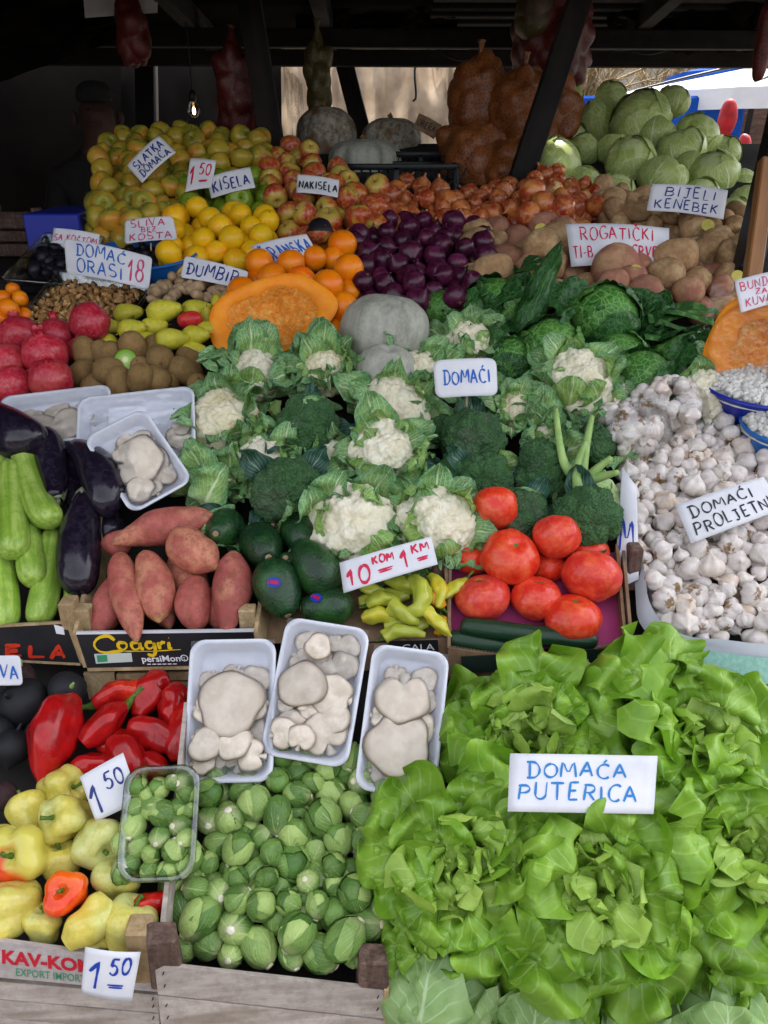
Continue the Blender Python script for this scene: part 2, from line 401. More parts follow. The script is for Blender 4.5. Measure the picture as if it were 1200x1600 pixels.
M['sweet'] = prod('sweet_potato_skin', '#b5625a', '#a24e48', '#c07c62', scale=15, rough=.62, rnd=.28, fine=('#8a4c3c', 48, .55), spots=('#7a4232', 90, .09, .7), bump=.8, bscale=75, bdist=.003, top=('#b58a5a', .93, 1.0), base=('#b58a5a', 0, .08), obj_hue=('#b27a5c', .6, .95))
M['avocado'] = prod('avocado_skin', '#14301a', '#1d4020', '#2c5426', scale=16, rough=.27, rnd=.3, spots=('#4a7038', 330, .16, .5), bump=.8, bscale=190, bdist=.0025, coat=.2)
M['aubergine'] = prod('aubergine_skin', '#160f1c', '#1c1424', fine=('#4a4450', 50, .16), scale=6, rough=.20, rnd=.2, coat=.2, bump=.12, bscale=18, bdist=.004)
M['courgette'] = prod('pale_courgette_skin', '#84a636', '#b0c864', scale=30, streak=(1.8, 1.8, .1), rough=.32, rnd=.2, spots=('#c0d488', 200, .13, .4), top=('#a6bf5e', .9, 1.0), fine=('#6a9430', 30, .35), coat=.15, sss=.05)
M['cucumber'] = prod('cucumber_skin', '#17301c', '#21402a', scale=26, streak=(2, 2, .18), rough=.34, rnd=.15, spots=('#3e5a3a', 160, .1, .5), bump=.35, bscale=70, bdist=.002)
M['redpep'] = prod('red_pepper_skin', '#bf1818', '#a81216', scale=10, rough=.22, rnd=.22, coat=.2, obj_hue=('#d83c18', .5, .9), fine=('#7e0a10', 26, .35), bump=.35, bscale=16, bdist=.005)
M['yelpep'] = prod('yellow_pepper_skin', '#d2c86c', '#dccc5e', '#ccd084', scale=11, rough=.2, rnd=.12, coat=.35, obj_hue=('#d9b83a', .55, .9), bump=.15, bscale=16, bdist=.005, sss=.06, fine=('#b3a838', 30, .35), spots=('#8a7a3a', 70, .05, .7))
M['orpep'] = prod('ripening_pepper_skin', '#d93a12', '#e8661a', scale=9, rough=.18, rnd=.1, coat=.35, bump=.12, bscale=16, bdist=.005)
M['patchpep'] = prod('half_ripe_pepper_skin', '#cfc456', '#e04a14', scale=4.5, detail=1, thr=(.52, .60), rough=.2, rnd=.05, coat=.35, bump=.12, bscale=16, bdist=.005)
M['chilli'] = prod('hot_pepper_skin', '#a9b23c', '#b9bc48', scale=22, rough=.22, rnd=.25, coat=.3, obj_hue=('#c9b52e', .5, .9))
M['chillior'] = prod('orange_hot_pepper_skin', '#d88c1c', '#e0a020', scale=22, rough=.22, rnd=.25, coat=.3)
M['garlic'] = prod('garlic_skin', '#ddd6d0', '#cec4bf', '#e2dcd0', scale=30, streak=(1.8, 1.8, .25), rough=.5, rnd=.22, fine=('#b4a2a2', 55, .25), top=('#b8a888', .88, 1.0), base=('#8a6c48', .0, .05), bump=.5, bscale=110, bdist=.0008, obj_hue=('#c9b49c', .7, .95), sss=.08)
M['radish'] = prod('black_radish_skin', '#17171a', '#222226', scale=22, rough=.6, rnd=.3, bump=.3, bscale=80)
M['beet'] = prod('beetroot_skin', '#3a1f24', '#2a171b', '#54403a', scale=22, rough=.7, rnd=.3, bump=.5, bscale=80, bdist=.002)
M['greypump'] = prod('grey_pumpkin_rind', '#96958a', '#aaa89a', '#878679', scale=14, streak=(2, 2, .25), rough=.5, rnd=.12, spots=('#6e6e62', 120, .12, .6), fine=('#b8b8a8', 45, .35), bump=.2, bscale=30, bdist=.003)
M['scarpump'] = prod('scarred_pumpkin_rind', '#96958a', '#a8a08e', '#7a6248', scale=18, rough=.6, rnd=.12, fine=('#6a4c34', 34, .6), bump=.5, bscale=40, bdist=.003)
M['orpump'] = prod('orange_pumpkin_rind', '#d97a1c', '#c9691a', scale=12, rough=.5, rnd=.1, bump=.2, bscale=30)
M['pumpflesh'] = prod('pumpkin_flesh', '#f68a14', '#f89a22', scale=20, rough=.55, rnd=.03, bump=.2, bscale=160, bdist=.001)
M['pumppulp'] = prod('pumpkin_pulp', '#f0a040', '#e88a24', '#f6ba5e', scale=40, detail=6, rough=.6, rnd=.03, bump=.9, bscale=130, bdist=.006, fine=('#c8701c', 90, .35))
M['ginger'] = prod('ginger_skin', '#b09674', '#9c8060', scale=40, rough=.7, rnd=.2, spots=('#7a6042', 120, .12, .6), bump=.4, bscale=90)
M['walnut'] = prod('walnut_kernel', '#b98c56', '#a07442', '#cfaa72', scale=90, rough=.6, rnd=.5, fine=('#6a4422', 160, .5), bump=.5, bscale=300, bdist=.001)
M['mush'] = prod('oyster_mushroom_cap', '#c8bdb3', '#bbaea5', '#d2c8bd', scale=20, rough=.5, rnd=.14, fine=('#998c84', 60, .35), bump=.25, bscale=60, bdist=.0015, sss=.1)
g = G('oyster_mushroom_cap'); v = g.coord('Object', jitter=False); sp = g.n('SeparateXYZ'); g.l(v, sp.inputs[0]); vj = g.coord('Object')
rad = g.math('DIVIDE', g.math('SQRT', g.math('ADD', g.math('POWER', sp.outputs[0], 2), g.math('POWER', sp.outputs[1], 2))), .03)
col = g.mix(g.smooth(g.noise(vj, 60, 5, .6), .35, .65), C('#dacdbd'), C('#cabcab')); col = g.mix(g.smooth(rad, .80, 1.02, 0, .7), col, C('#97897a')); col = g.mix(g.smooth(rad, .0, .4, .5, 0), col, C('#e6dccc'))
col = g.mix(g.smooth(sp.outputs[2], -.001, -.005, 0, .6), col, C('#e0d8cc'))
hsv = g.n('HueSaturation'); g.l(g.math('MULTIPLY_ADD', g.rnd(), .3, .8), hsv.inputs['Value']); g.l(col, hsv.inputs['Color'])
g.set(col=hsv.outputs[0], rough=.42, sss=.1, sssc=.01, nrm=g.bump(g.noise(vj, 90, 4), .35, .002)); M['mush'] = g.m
M['plum'] = prod('dried_plum_skin', '#16131a', '#201c26', scale=30, rough=.45, rnd=.3, bump=.6, bscale=90, bdist=.003)
M['wood'] = prod('weathered_crate_wood', '#a89c94', '#beb2a8', '#928478', scale=20, streak=(.25, 2.5, 2.5), rough=.8, rnd=.25, fine=('#6f645e', 40, .22), bump=.4, bscale=60, bdist=.001)
M['woodnew'] = prod('pale_crate_wood', '#b09670', '#9c8460', '#bca680', scale=14, streak=(2.5, 2.5, .25), rough=.75, rnd=.2, fine=('#7e6646', 60, .4), bump=.3, bscale=120, bdist=.001)
M['woodbrown'] = prod('brown_block_wood', '#6a544c', '#59443c', '#7a6256', scale=24, streak=(2.5, 2.5, .3), rough=.85, rnd=.2, fine=('#3e2e28', 80, .5), bump=.6, bscale=100, bdist=.002)
M['wooddark'] = prod('dark_stall_timber', '#332a26', '#201b1a', '#3e332c', scale=6, streak=(2, 2, .3), rough=.85, rnd=.3, bump=.4, bscale=40, bdist=.003)
M['woodpost'] = prod('varnished_post_wood', '#8f6236', '#7a5230', scale=8, streak=(2.5, 2.5, .2), rough=.5, rnd=.1, bump=.2, bscale=40)
M['card'] = prod('brown_cardboard', '#8f7358', '#7d644c', scale=14, rough=.85, rnd=.2, fine=('#665040', 40, .35), bump=.2, bscale=200, bdist=.0006)
M['woodpaint'] = prod('white_painted_board', '#b8aeac', '#aaa09e', '#c4bcba', scale=14, streak=(.3, 2.5, 2.5), rough=.7, rnd=.1, fine=('#8a7e7a', 60, .3), bump=.25, bscale=120)
M['paper'] = plain('white_card', '#d8d8de', .6, c2='#c8c9d0', scale=14, bump=.1, bscale=60)
M['foam'] = plain('white_foam_tray', '#e2e4ee', .38, c2='#dadce8', scale=30, bump=.08, bscale=300, coat=.15)
M['dark'] = plain('dark_cloth', '#1b1918', .9, c2='#2a2624', scale=8)
M['black'] = plain('black_print', '#17171b', .5, c2='#1e1e24', scale=20)
M['darkplastic'] = plain('black_crate_plastic', '#17181a', .45)
M['film'] = film('cling_film', alpha=.03, rough=.05, wrinkle=1.0, scale=34, spec=.55)
M['wrapfilm'] = film('tight_cling_wrap', alpha=.04, rough=.10, wrinkle=1.0, scale=70, spec=.42)
M['bag'] = film('crinkled_clear_bag', alpha=.07, rough=.1, wrinkle=.9, scale=46, spec=.35)
M['punnet'] = film('clear_punnet_plastic', tint='eef2f2', alpha=.14, rough=.14, wrinkle=.15, scale=9, spec=.45)
def ink(n, c): M[n] = plain(n, c, .45, c2=c, scale=20, spec=.3)
ink('sky_ink', '#2477b8'); ink('blue_ink', '#1f5bb0'); ink('navy_ink', '#2a3578'); ink('red_ink', '#c41a44'); ink('black_ink', '#26262c'); ink('pink_ink', '#c2406a'); ink('deep_blue_ink', '#1a3aa0')
ink('white_print', '#d8d8dc'); ink('yellow_print', '#d8b418'); ink('red_print', '#c01c30'); ink('green_print', '#3d8a64'); ink('grey_print', '#5a6a5e'); ink('pale_print', '#b9c4bc'); ink('orange_print', '#c8341c')
# ================================================================== bodies (real size, z axis is the stem axis)
def T(name, me, parts=()): return (name, me, list(parts))
def star(name, n, r, w, mat, h=.004, seed=0, droop=.3):
    rn = random.Random(seed); vs = [(0, 0, h)]; fs = []
    for k in range(n):
        a = 2*math.pi*k/n+rn.uniform(-.2, .2); L = r*rn.uniform(.75, 1.15)
        for (q, s, z) in ((.25, -1, h), (.25, 1, h), (.65, -.8, h*.9), (.65, .8, h*.9), (1, 0, h-droop*r)):
            vs.append((math.cos(a)*L*q-math.sin(a)*w*s*.5, math.sin(a)*L*q+math.cos(a)*w*s*.5, z+rn.uniform(-.0008, .0008)))
        b = 1+k*5; fs += [(0, b, b+1), (b, b+2, b+3, b+1), (b+2, b+4, b+3)]
    return mesh(name, vs, fs, mat)
TOM = []
for s in range(5):
    r = .045; fl = .80+.05*(s % 3)
    me = lathe('tomato', [(0, -r*fl), (r*.42, -r*fl*.93), (r*.78, -r*.60*fl), (r*.97, -r*.22), (r*.98, r*.2*fl), (r*.82, r*.6*fl), (r*.5, r*.86*fl), (r*.2, r*.86*fl), (0, r*.74*fl)], M['tomato'], 40, 26, lobes=5 if s % 2 else 7, lamp=.055, nz=.06, ns=22, seed=s, lfade=False)
    TOM.append(T('tomato', me, [('calyx', star('calyx', 5, .016, .006, M['green_bit'], .0, s, .1), Matrix.Translation((0, 0, r*.80*fl))), ('blossom_scar', lathe('blossom_scar', [(0, -.001), (.0022, -.0006), (0, .0006)], M['stem_brown'], 7, 5), Matrix.Translation((.002, .001, -r*fl)))]))
def citrus(nm, mat, r, el=1.0, nip=0, seed=0):
    z = r*el
    me = lathe(nm, [(0, -z), (r*.5, -z*.9), (r*.88, -z*.5), (r, 0), (r*.88, z*.5), (r*.5, z*.88), (nip*r*.3, z*(.97+nip*.1)), (0, z*(.98+nip*.12))], M[mat], 24, 16, nz=.035, ns=30, seed=seed)
    return T(nm, me, [('stem_button', star('stem_button', 5, .0035, .003, M['green_bit'], .0, seed, .1), Matrix.Translation((0, 0, z*(.985+nip*.12))))])
ORG = [citrus('orange', 'orange', .038, .97, 0, s) for s in range(3)]
CLEM = [citrus('clementine', 'orange', .028, .85, 0, 9)]
LEM = [citrus('lemon', 'lemon', .033, 1.05, .5 if s % 2 else .1, s) for s in range(4)]
def apple(nm, mat, r, seed):
    me = lathe(nm, [(0, -r*.72), (r*.3, -r*.84), (r*.72, -r*.66), (r, .0), (r*.93, r*.45), (r*.5, r*.82), (r*.2, r*.74), (0, r*.52)], M[mat], 24, 18, nz=.07, ns=18, seed=seed)
    return T(nm, me, [('stalk', tube('stalk', [(0, 0, r*.5), (.001, 0, r*.8), (.003, .001, r*1.02)], .0011, M['stem_brown'], 5, 5), Matrix())])
YAP = [apple('yellow_apple', 'yapple', .036, s) for s in range(3)]
GAP = [apple('green_apple', 'gapple', .036, 5+s) for s in range(2)]
RAP = [apple('red_apple', 'rapple', .036, 8+s) for s in range(3)]
def lump(nm, mat, r, el, seed, seg=20, rings=14, nz=.22, bend=0, lobes=0):
    z = r*el
    return lathe(nm, [(0, -z), (r*.6, -z*.88), (r*.95, -z*.4), (r, z*.1), (r*.85, z*.6), (r*.5, z*.9), (0, z)], M[mat], seg, rings, nz=nz, ns=.5/r, seed=seed, bend=bend)
POT = [T('potato', lump('potato', 'potato', .030, 1.25, s, nz=.22, bend=.01)) for s in range(5)]
BPOT = [T('potato', lump('potato', m, .042, 1.2, 20+s, nz=.34, bend=.01)) for s, m in enumerate(('potato', 'potato', 'redpotato'))]
def onion(nm, mat, r, seed):
    me = lathe(nm, [(0, -r*.86), (r*.35, -r*.82), (r*.85, -r*.45), (r, 0), (r*.85, r*.45), (r*.4, r*.8), (r*.13, r*1.02), (r*.09, r*1.3), (0, r*1.36)], M[mat], 24, 20, lobes=9, lamp=.02, nz=.07, ns=22, seed=seed)
    rt = star('roots', 9, .007, .0012, M['stem_brown'], 0, seed, -.2)
    return T(nm, me, [('roots', rt, Matrix.Translation((0, 0, -r*.87)))])
ONI = [onion('brown_onion', 'onion', .026, s) for s in range(4)]
RON = [onion('red_onion', 'redonion', .030, s+4) for s in range(3)]
def garlic(seed, L=6):
    r = .021; rn = random.Random(seed)
    me = lathe('garlic_bulb', [(0, -r*.70), (r*.30, -r*.76), (r*.8, -r*.5), (r*1.0, -r*.02), (r*.82, r*.42), (r*.40, r*.74), (r*.17, r*.95), (r*.12, r*1.15), (r*.13, r*(1.25+rn.random()*.25)), (0, r*(1.3+rn.random()*.2))],
               M['garlic'], 30, 20, lobes=L, lamp=.22, lpow=.5, nz=.09, ns=38, seed=seed, twist=rn.uniform(-10, 10))
    rt = star('root_plate', 8, .006, .0016, M['stem_brown'], 0, seed, .05)
    return T('garlic_bulb', me, [('root_plate', rt, Matrix.Translation((0, 0, -r*.75)))])
GAR = [garlic(s, [5, 6, 7, 5, 8][s]) for s in range(5)]
KIW = [T('kiwi', lathe('kiwi', [(0, -.032), (.014, -.0305), (.0235, -.016), (.0245, 0), (.0235, .016), (.013, .0295), (.004, .031), (0, .0325)], M['kiwi'], 22, 16, nz=.05, ns=20, seed=s), [('stalk_scar', lathe('stalk_scar', [(0, -.001), (.003, 0), (0, .002)], M['stem_brown'], 8, 5), Matrix.Translation((0, 0, .032)))]) for s in range(3)]
def pomeg(seed):
    r = .043
    me = lathe('pomegranate', [(0, -r*.86), (r*.5, -r*.8), (r*.93, -r*.4), (r, .05*r), (r*.86, r*.52), (r*.5, r*.82), (r*.2, r*.95), (0, r*.95)], M['pomegranate'], 28, 18, lobes=6, lamp=.05, nz=.06, ns=22, seed=seed)
    vs, fs = [], []; rn = random.Random(seed)
    for i in range(4):
        for j in range(24):
            a = 2*math.pi*j/24; t = i/3; rr = r*(.24-.10*math.sin(t*2.2)+.12*t*t); z = r*(.88+.42*t) - (0 if i < 3 else r*.16*(1 if j % 4 in (0,) else .1))
            vs.append((rr*math.cos(a), rr*math.sin(a), z))
    fs = [(i*24+j, i*24+(j+1) % 24, (i+1)*24+(j+1) % 24, (i+1)*24+j) for i in range(3) for j in range(24)]
    return T('pomegranate', me, [('crown', mesh('crown', vs, fs, M['pomegranate']), Matrix())])
POM = [pomeg(s) for s in range(3)]
PEA = [T('quince', lathe('quince', [(0, -.046), (.02, -.045), (.037, -.024), (.037, .002), (.027, .03), (.016, .048), (.008, .054), (0, .053)], M['pear'], 26, 20, lobes=5, lamp=.04, nz=.07, ns=20, seed=s), [('stalk', tube('stalk', [(0, 0, .052), (.001, 0, .058), (.004, 0, .066)], .0015, M['stem_brown'], 6, 5), Matrix())]) for s in range(3)]
AVO = [T('avocado', lathe('avocado', [(0, -.05), (.02, -.048), (.037, -.026), (.039, -.002), (.032, .026), (.02, .046), (.012, .053), (.004, .053), (0, .052)], M['avocado'], 30, 22, nz=.03, ns=20, seed=s), [
    ('stem_scar', lathe('stem_scar', [(0, -.001), (.005, -.0005), (.0062, .0012), (.004, .0022), (.002, .0014), (0, .002)], M['ginger'], 14, 8), Matrix.Translation((0, 0, .0525)))]) for s in range(3)]
SWE = [lathe('sweet_potato', pr, M['sweet'], 30, 30, lobes=5, lamp=.05, nz=.15, ns=19, seed=s, bend=bd) for s, (pr, bd) in enumerate([
    ([(0, -1.0), (.22, -.93), (.62, -.62), (.95, -.2), (1, .2), (.8, .6), (.4, .87), (.1, .97), (0, 1)], .0),
    ([(0, -1.0), (.5, -.93), (.9, -.6), (1, -.1), (.9, .35), (.55, .7), (.22, .93), (.08, 1), (0, 1.02)], .0),
    ([(0, -1.0), (.35, -.95), (.85, -.65), (1, -.15), (.92, .3), (.7, .68), (.35, .9), (0, 1)], .0)])]
# sweet potato bodies are made per thing below (unit profiles are scaled before turning)
def sweetbody(kind, r, h, seed, bend=.006):
    pr = [[(0, -1.0), (.22, -.93), (.62, -.62), (.95, -.2), (1, .2), (.8, .6), (.4, .87), (.1, .97), (0, 1)],
          [(0, -1.0), (.42, -.94), (.86, -.62), (1, -.12), (.9, .35), (.55, .7), (.24, .92), (.08, 1), (0, 1.01)],
          [(0, -1.0), (.16, -.95), (.6, -.74), (.98, -.25), (.97, .25), (.66, .68), (.26, .91), (0, 1)]][kind]
    return lathe('sweet_potato', [(a*r, b*h) for a, b in pr], M['sweet'], 30, 32, lobes=4, lamp=.06, nz=.16, ns=16, seed=seed, bend=bend*4)
def calyx_aub(r):
    vs = []; n = 20
    for i in range(4):
        for j in range(n):
            a = 2*math.pi*j/n; t = i/3; sp = 1 if j % 4 == 0 else (.62 if j % 4 in (1, 3) else .45)
            rr = .009+(r*.62-.009)*t; vs.append((rr*math.cos(a)*(1 if i < 3 else sp*1.05), rr*math.sin(a)*(1 if i < 3 else sp*1.05), .006-t*.03*(sp if i == 3 else .7)))
    fs = [(i*n+j, (i+1)*n+j, (i+1)*n+(j+1) % n, i*n+(j+1) % n) for i in range(3) for j in range(n)]
    return mesh('calyx', vs, fs, M['aubcal'])
M['aubcal'] = plain('aubergine_calyx', '#8a8f74', .6, c2='#55603c', scale=120, bump=.3)
def bell(nm, mat, r, h, seed, lob=4, taper=.75):
    me = lathe(nm, [(0, -h*.84), (r*.35*taper, -h*.9), (r*.8*taper, -h*.72), (r*.93*(taper+.1), -h*.2), (r, h*.35), (r*.86, h*.8), (r*.45, h*.93), (r*.2, h*.8), (0, h*.74)], M[mat], 36, 24, lobes=lob, lamp=.22, lpow=.6, nz=.24, ns=17, seed=seed)
    st = tube('stem', [(0, 0, h*.7), (.001, .001, h*.95), (.006, .002, h*1.18)], [.005, .003, .004], M['green_bit'], 8, 7)
    return T(nm, me, [('stem', st, Matrix())])
def longpep(nm, mat, pts, rads, stem=True, seed=0, sm='green_bit'):
    """pepper along world points: returns an object whose root is the first point"""
    p0 = Vector(pts[0]); q = [Vector(p)-p0 for p in pts]; n = 26
    path = [Vector(x) for x in cr(q, n)]; rr = [max(.0005, float(x[0])) for x in cr([(r,) for r in rads], n)]
    vs = []; seg = 20
    for i, p in enumerate(path):
        d = (path[min(i+1, n-1)]-path[max(i-1, 0)]).normalized(); a = d.cross(Vector((.1, .2, 1)))
        if a.length < .1: a = d.cross(Vector((1, 0, 0)))
        a.normalize(); b = d.cross(a)
        for j in range(seg):
            t = 2*math.pi*j/seg; k = 1+.10*math.cos(3*t+seed+i*.06)+.34*noise.noise((p+a*math.cos(t)*rr[i]*1.5+b*math.sin(t)*rr[i]*1.5)*(.75/max(rads))+Vector((seed*5, 0, 0)))
            vs.append(p+(a*math.cos(t)+b*math.sin(t))*rr[i]*k)
    fs = [(i*seg+j, i*seg+(j+1) % seg, (i+1)*seg+(j+1) % seg, (i+1)*seg+j) for i in range(n-1) for j in range(seg)]
    fs.append(tuple(range(seg-1, -1, -1))); fs.append(tuple((n-1)*seg+j for j in range(seg)))
    o = mk(nm, mesh(nm, vs, fs, M[mat])); o.location = p0
    if stem:
        d = (path[0]-path[2]).normalized(); m = rads[1]
        tb = tube('stem', [-d*m*.1, d*m*.35, d*m*.9+Vector((0, 0, m*.2)), d*m*1.6+Vector((m*.2, 0, m*.5))], [m*.5, m*.3, m*.2, m*.24], M[sm], 8, 9); mk('stem', tb, o)
    return o
# ---- oyster mushroom cap: fan with a dimple where the stalk leaves
def mushcap(seed, notch=.5):
    rn = random.Random(seed); vs = [(0, 0, 0)]; nr, ns = 8, 30; r = .03
    rim = [1+.10*noise.noise(Vector((math.cos(a)*1.3, math.sin(a)*1.3, seed*3)))*2-notch*.55*math.exp(-((((a+math.pi) % (2*math.pi))-math.pi)/.42)**2) for a in [2*math.pi*j/ns for j in range(ns)]]
    for i in range(1, nr+1):
        t = i/nr
        for j in range(ns):
            a = 2*math.pi*j/ns; k = rim[j]*.5*t+t*(.5+.0*t)*((rim[j]-1)*t+1)
            x, y = r*k*math.cos(a), r*k*math.sin(a)
            z = .0052*(1-t**2.4)-.0022*max(0, t-.88)*8 - .0045*math.exp(-((x-.012)**2+y*y)/.00007)+.0012*t*math.sin(a*3+seed) + .0022*noise.noise(Vector((x*45, y*45, seed)))
            vs.append((x, y, z))
    vs[0] = (0, 0, .003)
    for i in range(4):       # underside
        t = 1-(i+1)/4*.85
        for j in range(ns):
            k = vs[1+(nr-1)*ns+j]; vs.append((k[0]*t, k[1]*t, k[2]-.003*(i > 0)-.001-.0012*i))
    fs = [(0, 1+j, 1+(j+1) % ns) for j in range(ns)]
    fs += [(1+i*ns+j, 1+(i+1)*ns+j, 1+(i+1)*ns+(j+1) % ns, 1+i*ns+(j+1) % ns) for i in range(nr+3) for j in range(ns)]
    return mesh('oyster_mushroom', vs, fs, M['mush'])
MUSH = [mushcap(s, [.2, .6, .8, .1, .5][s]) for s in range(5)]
# ================================================================== leaves
M['lettuce'] = leafmat('lettuce_leaf', '#689426', '#88b03a', '#acc86c', sides=6, slant=.5, vw=.05, vstr=.6, rough=.36, trans=.15, blister=.7, bscale=30, rnd=.35, base='#a5c765', spec=.4, bd=.006)
M['lettuce_in'] = leafmat('lettuce_heart_leaf', '#88aa3e', '#a2c056', '#c0d688', sides=6, slant=.5, vw=.05, vstr=.55, rough=.36, trans=.15, blister=.9, bscale=36, rnd=.35, base='#b5cf80')
M['iceberg'] = leafmat('iceberg_leaf', '#85a860', '#9fbd7c', '#c3d6a6', sides=9, slant=.3, vw=.12, vstr=.8, rough=.36, trans=.25, blister=.8, bscale=30, rnd=.15)
M['cauleaf'] = leafmat('cauliflower_leaf', '#6f9c48', '#9cc06a', '#d2e0b0', sides=6, slant=.75, vw=.15, vstr=1, rough=.42, trans=.18, net=95, blister=.5, bscale=50, edge='#5a8e5a', rnd=.35, base='#b4cc90')
M['caulpale'] = leafmat('pale_cauliflower_leaf', '#a2c45c', '#b8d274', '#dae6b4', sides=6, slant=.75, vw=.14, vstr=.9, rough=.42, trans=.22, net=95, blister=.5, bscale=50, edge='#6f9c4c', rnd=.2, base='#bccf94')
M['brocleaf'] = leafmat('broccoli_leaf', '#274a3c', '#35604a', '#8fae98', sides=6, slant=.75, vw=.10, vstr=.8, rough=.45, trans=.12, blister=.35, bscale=50, rnd=.3)
M['savoy'] = leafmat('savoy_leaf', '#1f4824', '#32622e', '#5c8c4a', sides=7, slant=.6, vw=.06, vstr=.85, rough=.42, trans=.08, net=80, netw=.6, blister=1.0, bscale=60, bd=.009, rnd=.35)
M['savoylight'] = leafmat('savoy_heart_leaf', '#38702a', '#508a36', '#8fb568', sides=7, slant=.6, vw=.06, vstr=.9, rough=.4, trans=.1, net=80, netw=.6, blister=1.0, bscale=60, bd=.009, rnd=.25)
M['cabbage'] = leafmat('white_cabbage_leaf', '#9cb058', '#b6c672', '#e2e8bc', sides=7, slant=.9, vw=.09, vstr=1.0, net=26, netw=.3, rough=.35, trans=.06, blister=.4, bscale=22, rnd=.25)
M['sprout'] = leafmat('sprout_leaf', '#4a7430', '#7a9e4c', '#bccb8a', alt='#a3b86a', sides=6, slant=.8, vw=.10, vstr=.5, rough=.4, trans=.05, blister=.5, bscale=130, rnd=.5, base='#a8b67c')
M['leek'] = prod('leek_leaf', '#2f5a2a', '#47743a', '#6a9450', scale=8, streak=(9, 9, .3), rough=.42, rnd=.3, bump=.2, bscale=60)
M['curd'] = prod('cauliflower_curd', '#ebe5d0', '#e0d8bd', scale=16, rough=.65, rnd=.12, fine=('#cfc29c', 45, .25), bump=.9, bscale=330, bdist=.0014, sss=.12, obj_hue=('#d6c89c', .5, .9))
M['broc'] = prod('broccoli_buds', '#365c34', '#46703e', '#55684e', scale=20, rough=.75, rnd=.3, fine=('#1e3a22', 300, .6), spots=('#7a9c62', 420, .35, .5), bump=1.0, bscale=700, bdist=.002)
M['stalk'] = prod('pale_green_stalk', '#86a85c', '#9dbb70', scale=14, streak=(2, 2, .3), rough=.5, rnd=.2)
def leaf(name, L, W, mat, a0=20, a1=40, cup=.6, ruf=.012, rk=3, blis=.003, seed=0, nu=13, nv=17, frill=0, tip=.75, fold=0, thick=0, crum=0):
    """blade rising along z from the origin, leaning to +x; a0/a1 lean in degrees at base and added to tip; cup>0 closes over the inner side"""
    rn = random.Random(seed*31+5); ph = [rn.uniform(0, 6.28) for _ in range(6)]; V = []; x = z = 0.0
    so = Vector((seed*2.3, seed*5.1, 0))
    for i in range(nv):
        v = i/(nv-1); a = R(a0)+R(a1)*v**1.3
        if i: x += math.sin(a)*L/(nv-1); z += math.cos(a)*L/(nv-1)
        n = Vector((-math.cos(a), 0, math.sin(a)))
        hw = W*(math.sin(math.pi*min(1, (v**tip)*.93+.045)))**.6 if tip > 0 else W*((.12+.88*v**.8)*max(0, 1-((v-.45)/.555)**4 if v > .45 else 1)**.5)
        row = []
        for j in range(nu):
            u = 2*j/(nu-1)-1; e = abs(u)
            h = hw*(1+.10*noise.noise(Vector((v*4, u*.5, seed*9.1))))
            if frill: h *= 1+frill*math.sin(v*24+ph[4]+(2 if u > 0 else 0))*(.5+.5*noise.noise(Vector((v*9, u, seed))))*e
            cc = cup if abs(cup) > .02 else .02
            y = h*math.sin(cc*u)/cc; off = h*(1-math.cos(cc*u))/cc
            ed = max(e, v if v > .6 else 0)**2.3
            off += ruf*ed*(math.sin(rk*v*6.28+ph[0]+(ph[1] if u > 0 else 0))+.6*math.sin(rk*1.9*v*6.28+ph[2]+u*2))
            if v > .7: off += ruf*(v-.7)/.3*math.sin(u*rk*2.2+ph[3])
            q = Vector((x, y, z)); off += blis*2*noise.noise(q*26+so)+blis*noise.noise(q*60+so)
            if crum: off += crum*(abs(noise.noise(q*16+so))*2.2+abs(noise.noise(q*36+so))-.6)*min(1, v*4)
            if fold: off += fold*noise.noise(Vector((u*1.5, v*2.2, seed*4.4)))
            q = q+n*off; row.append((q.x, q.y, q.z))
        V.append(row)
    return gridm(name, V, mat)
def wrapleaf(name, Rr, smax, W, az, off, lift, mat, zs=1.0, seed=0, nu=11, nv=13, blis=.01, s0=.12, wav=.0):
    V = []; e = Vector((math.cos(az), math.sin(az), 0)); l = Vector((-math.sin(az), math.cos(az), 0)); so = Vector((seed*3.3, 0, seed))
    for i in range(nv):
        t = i/(nv-1); s = s0+(smax-s0)*t
        m = Vector((0, 0, -1))*math.cos(s)+e*math.sin(s); hw = W*(math.sin(math.pi*min(1, t**.8*.90+.07)))**.55; row = []
        for j in range(nu):
            u = 2*j/(nu-1)-1; w_ = hw*u*(1+.08*noise.noise(Vector((t*3, u, seed*2.2))))
            p = m*math.cos(w_)+l*math.sin(w_)
            ed = max(abs(u), t)**5*(0 if t < .12 else 1)
            r = Rr*(1+off+lift*ed+blis*noise.noise(p*5+so)+wav*ed*math.sin(u*6+t*9+seed))
            row.append((p.x*r, p.y*r, p.z*r*zs))
        V.append(row)
    return gridm(name, V, mat)
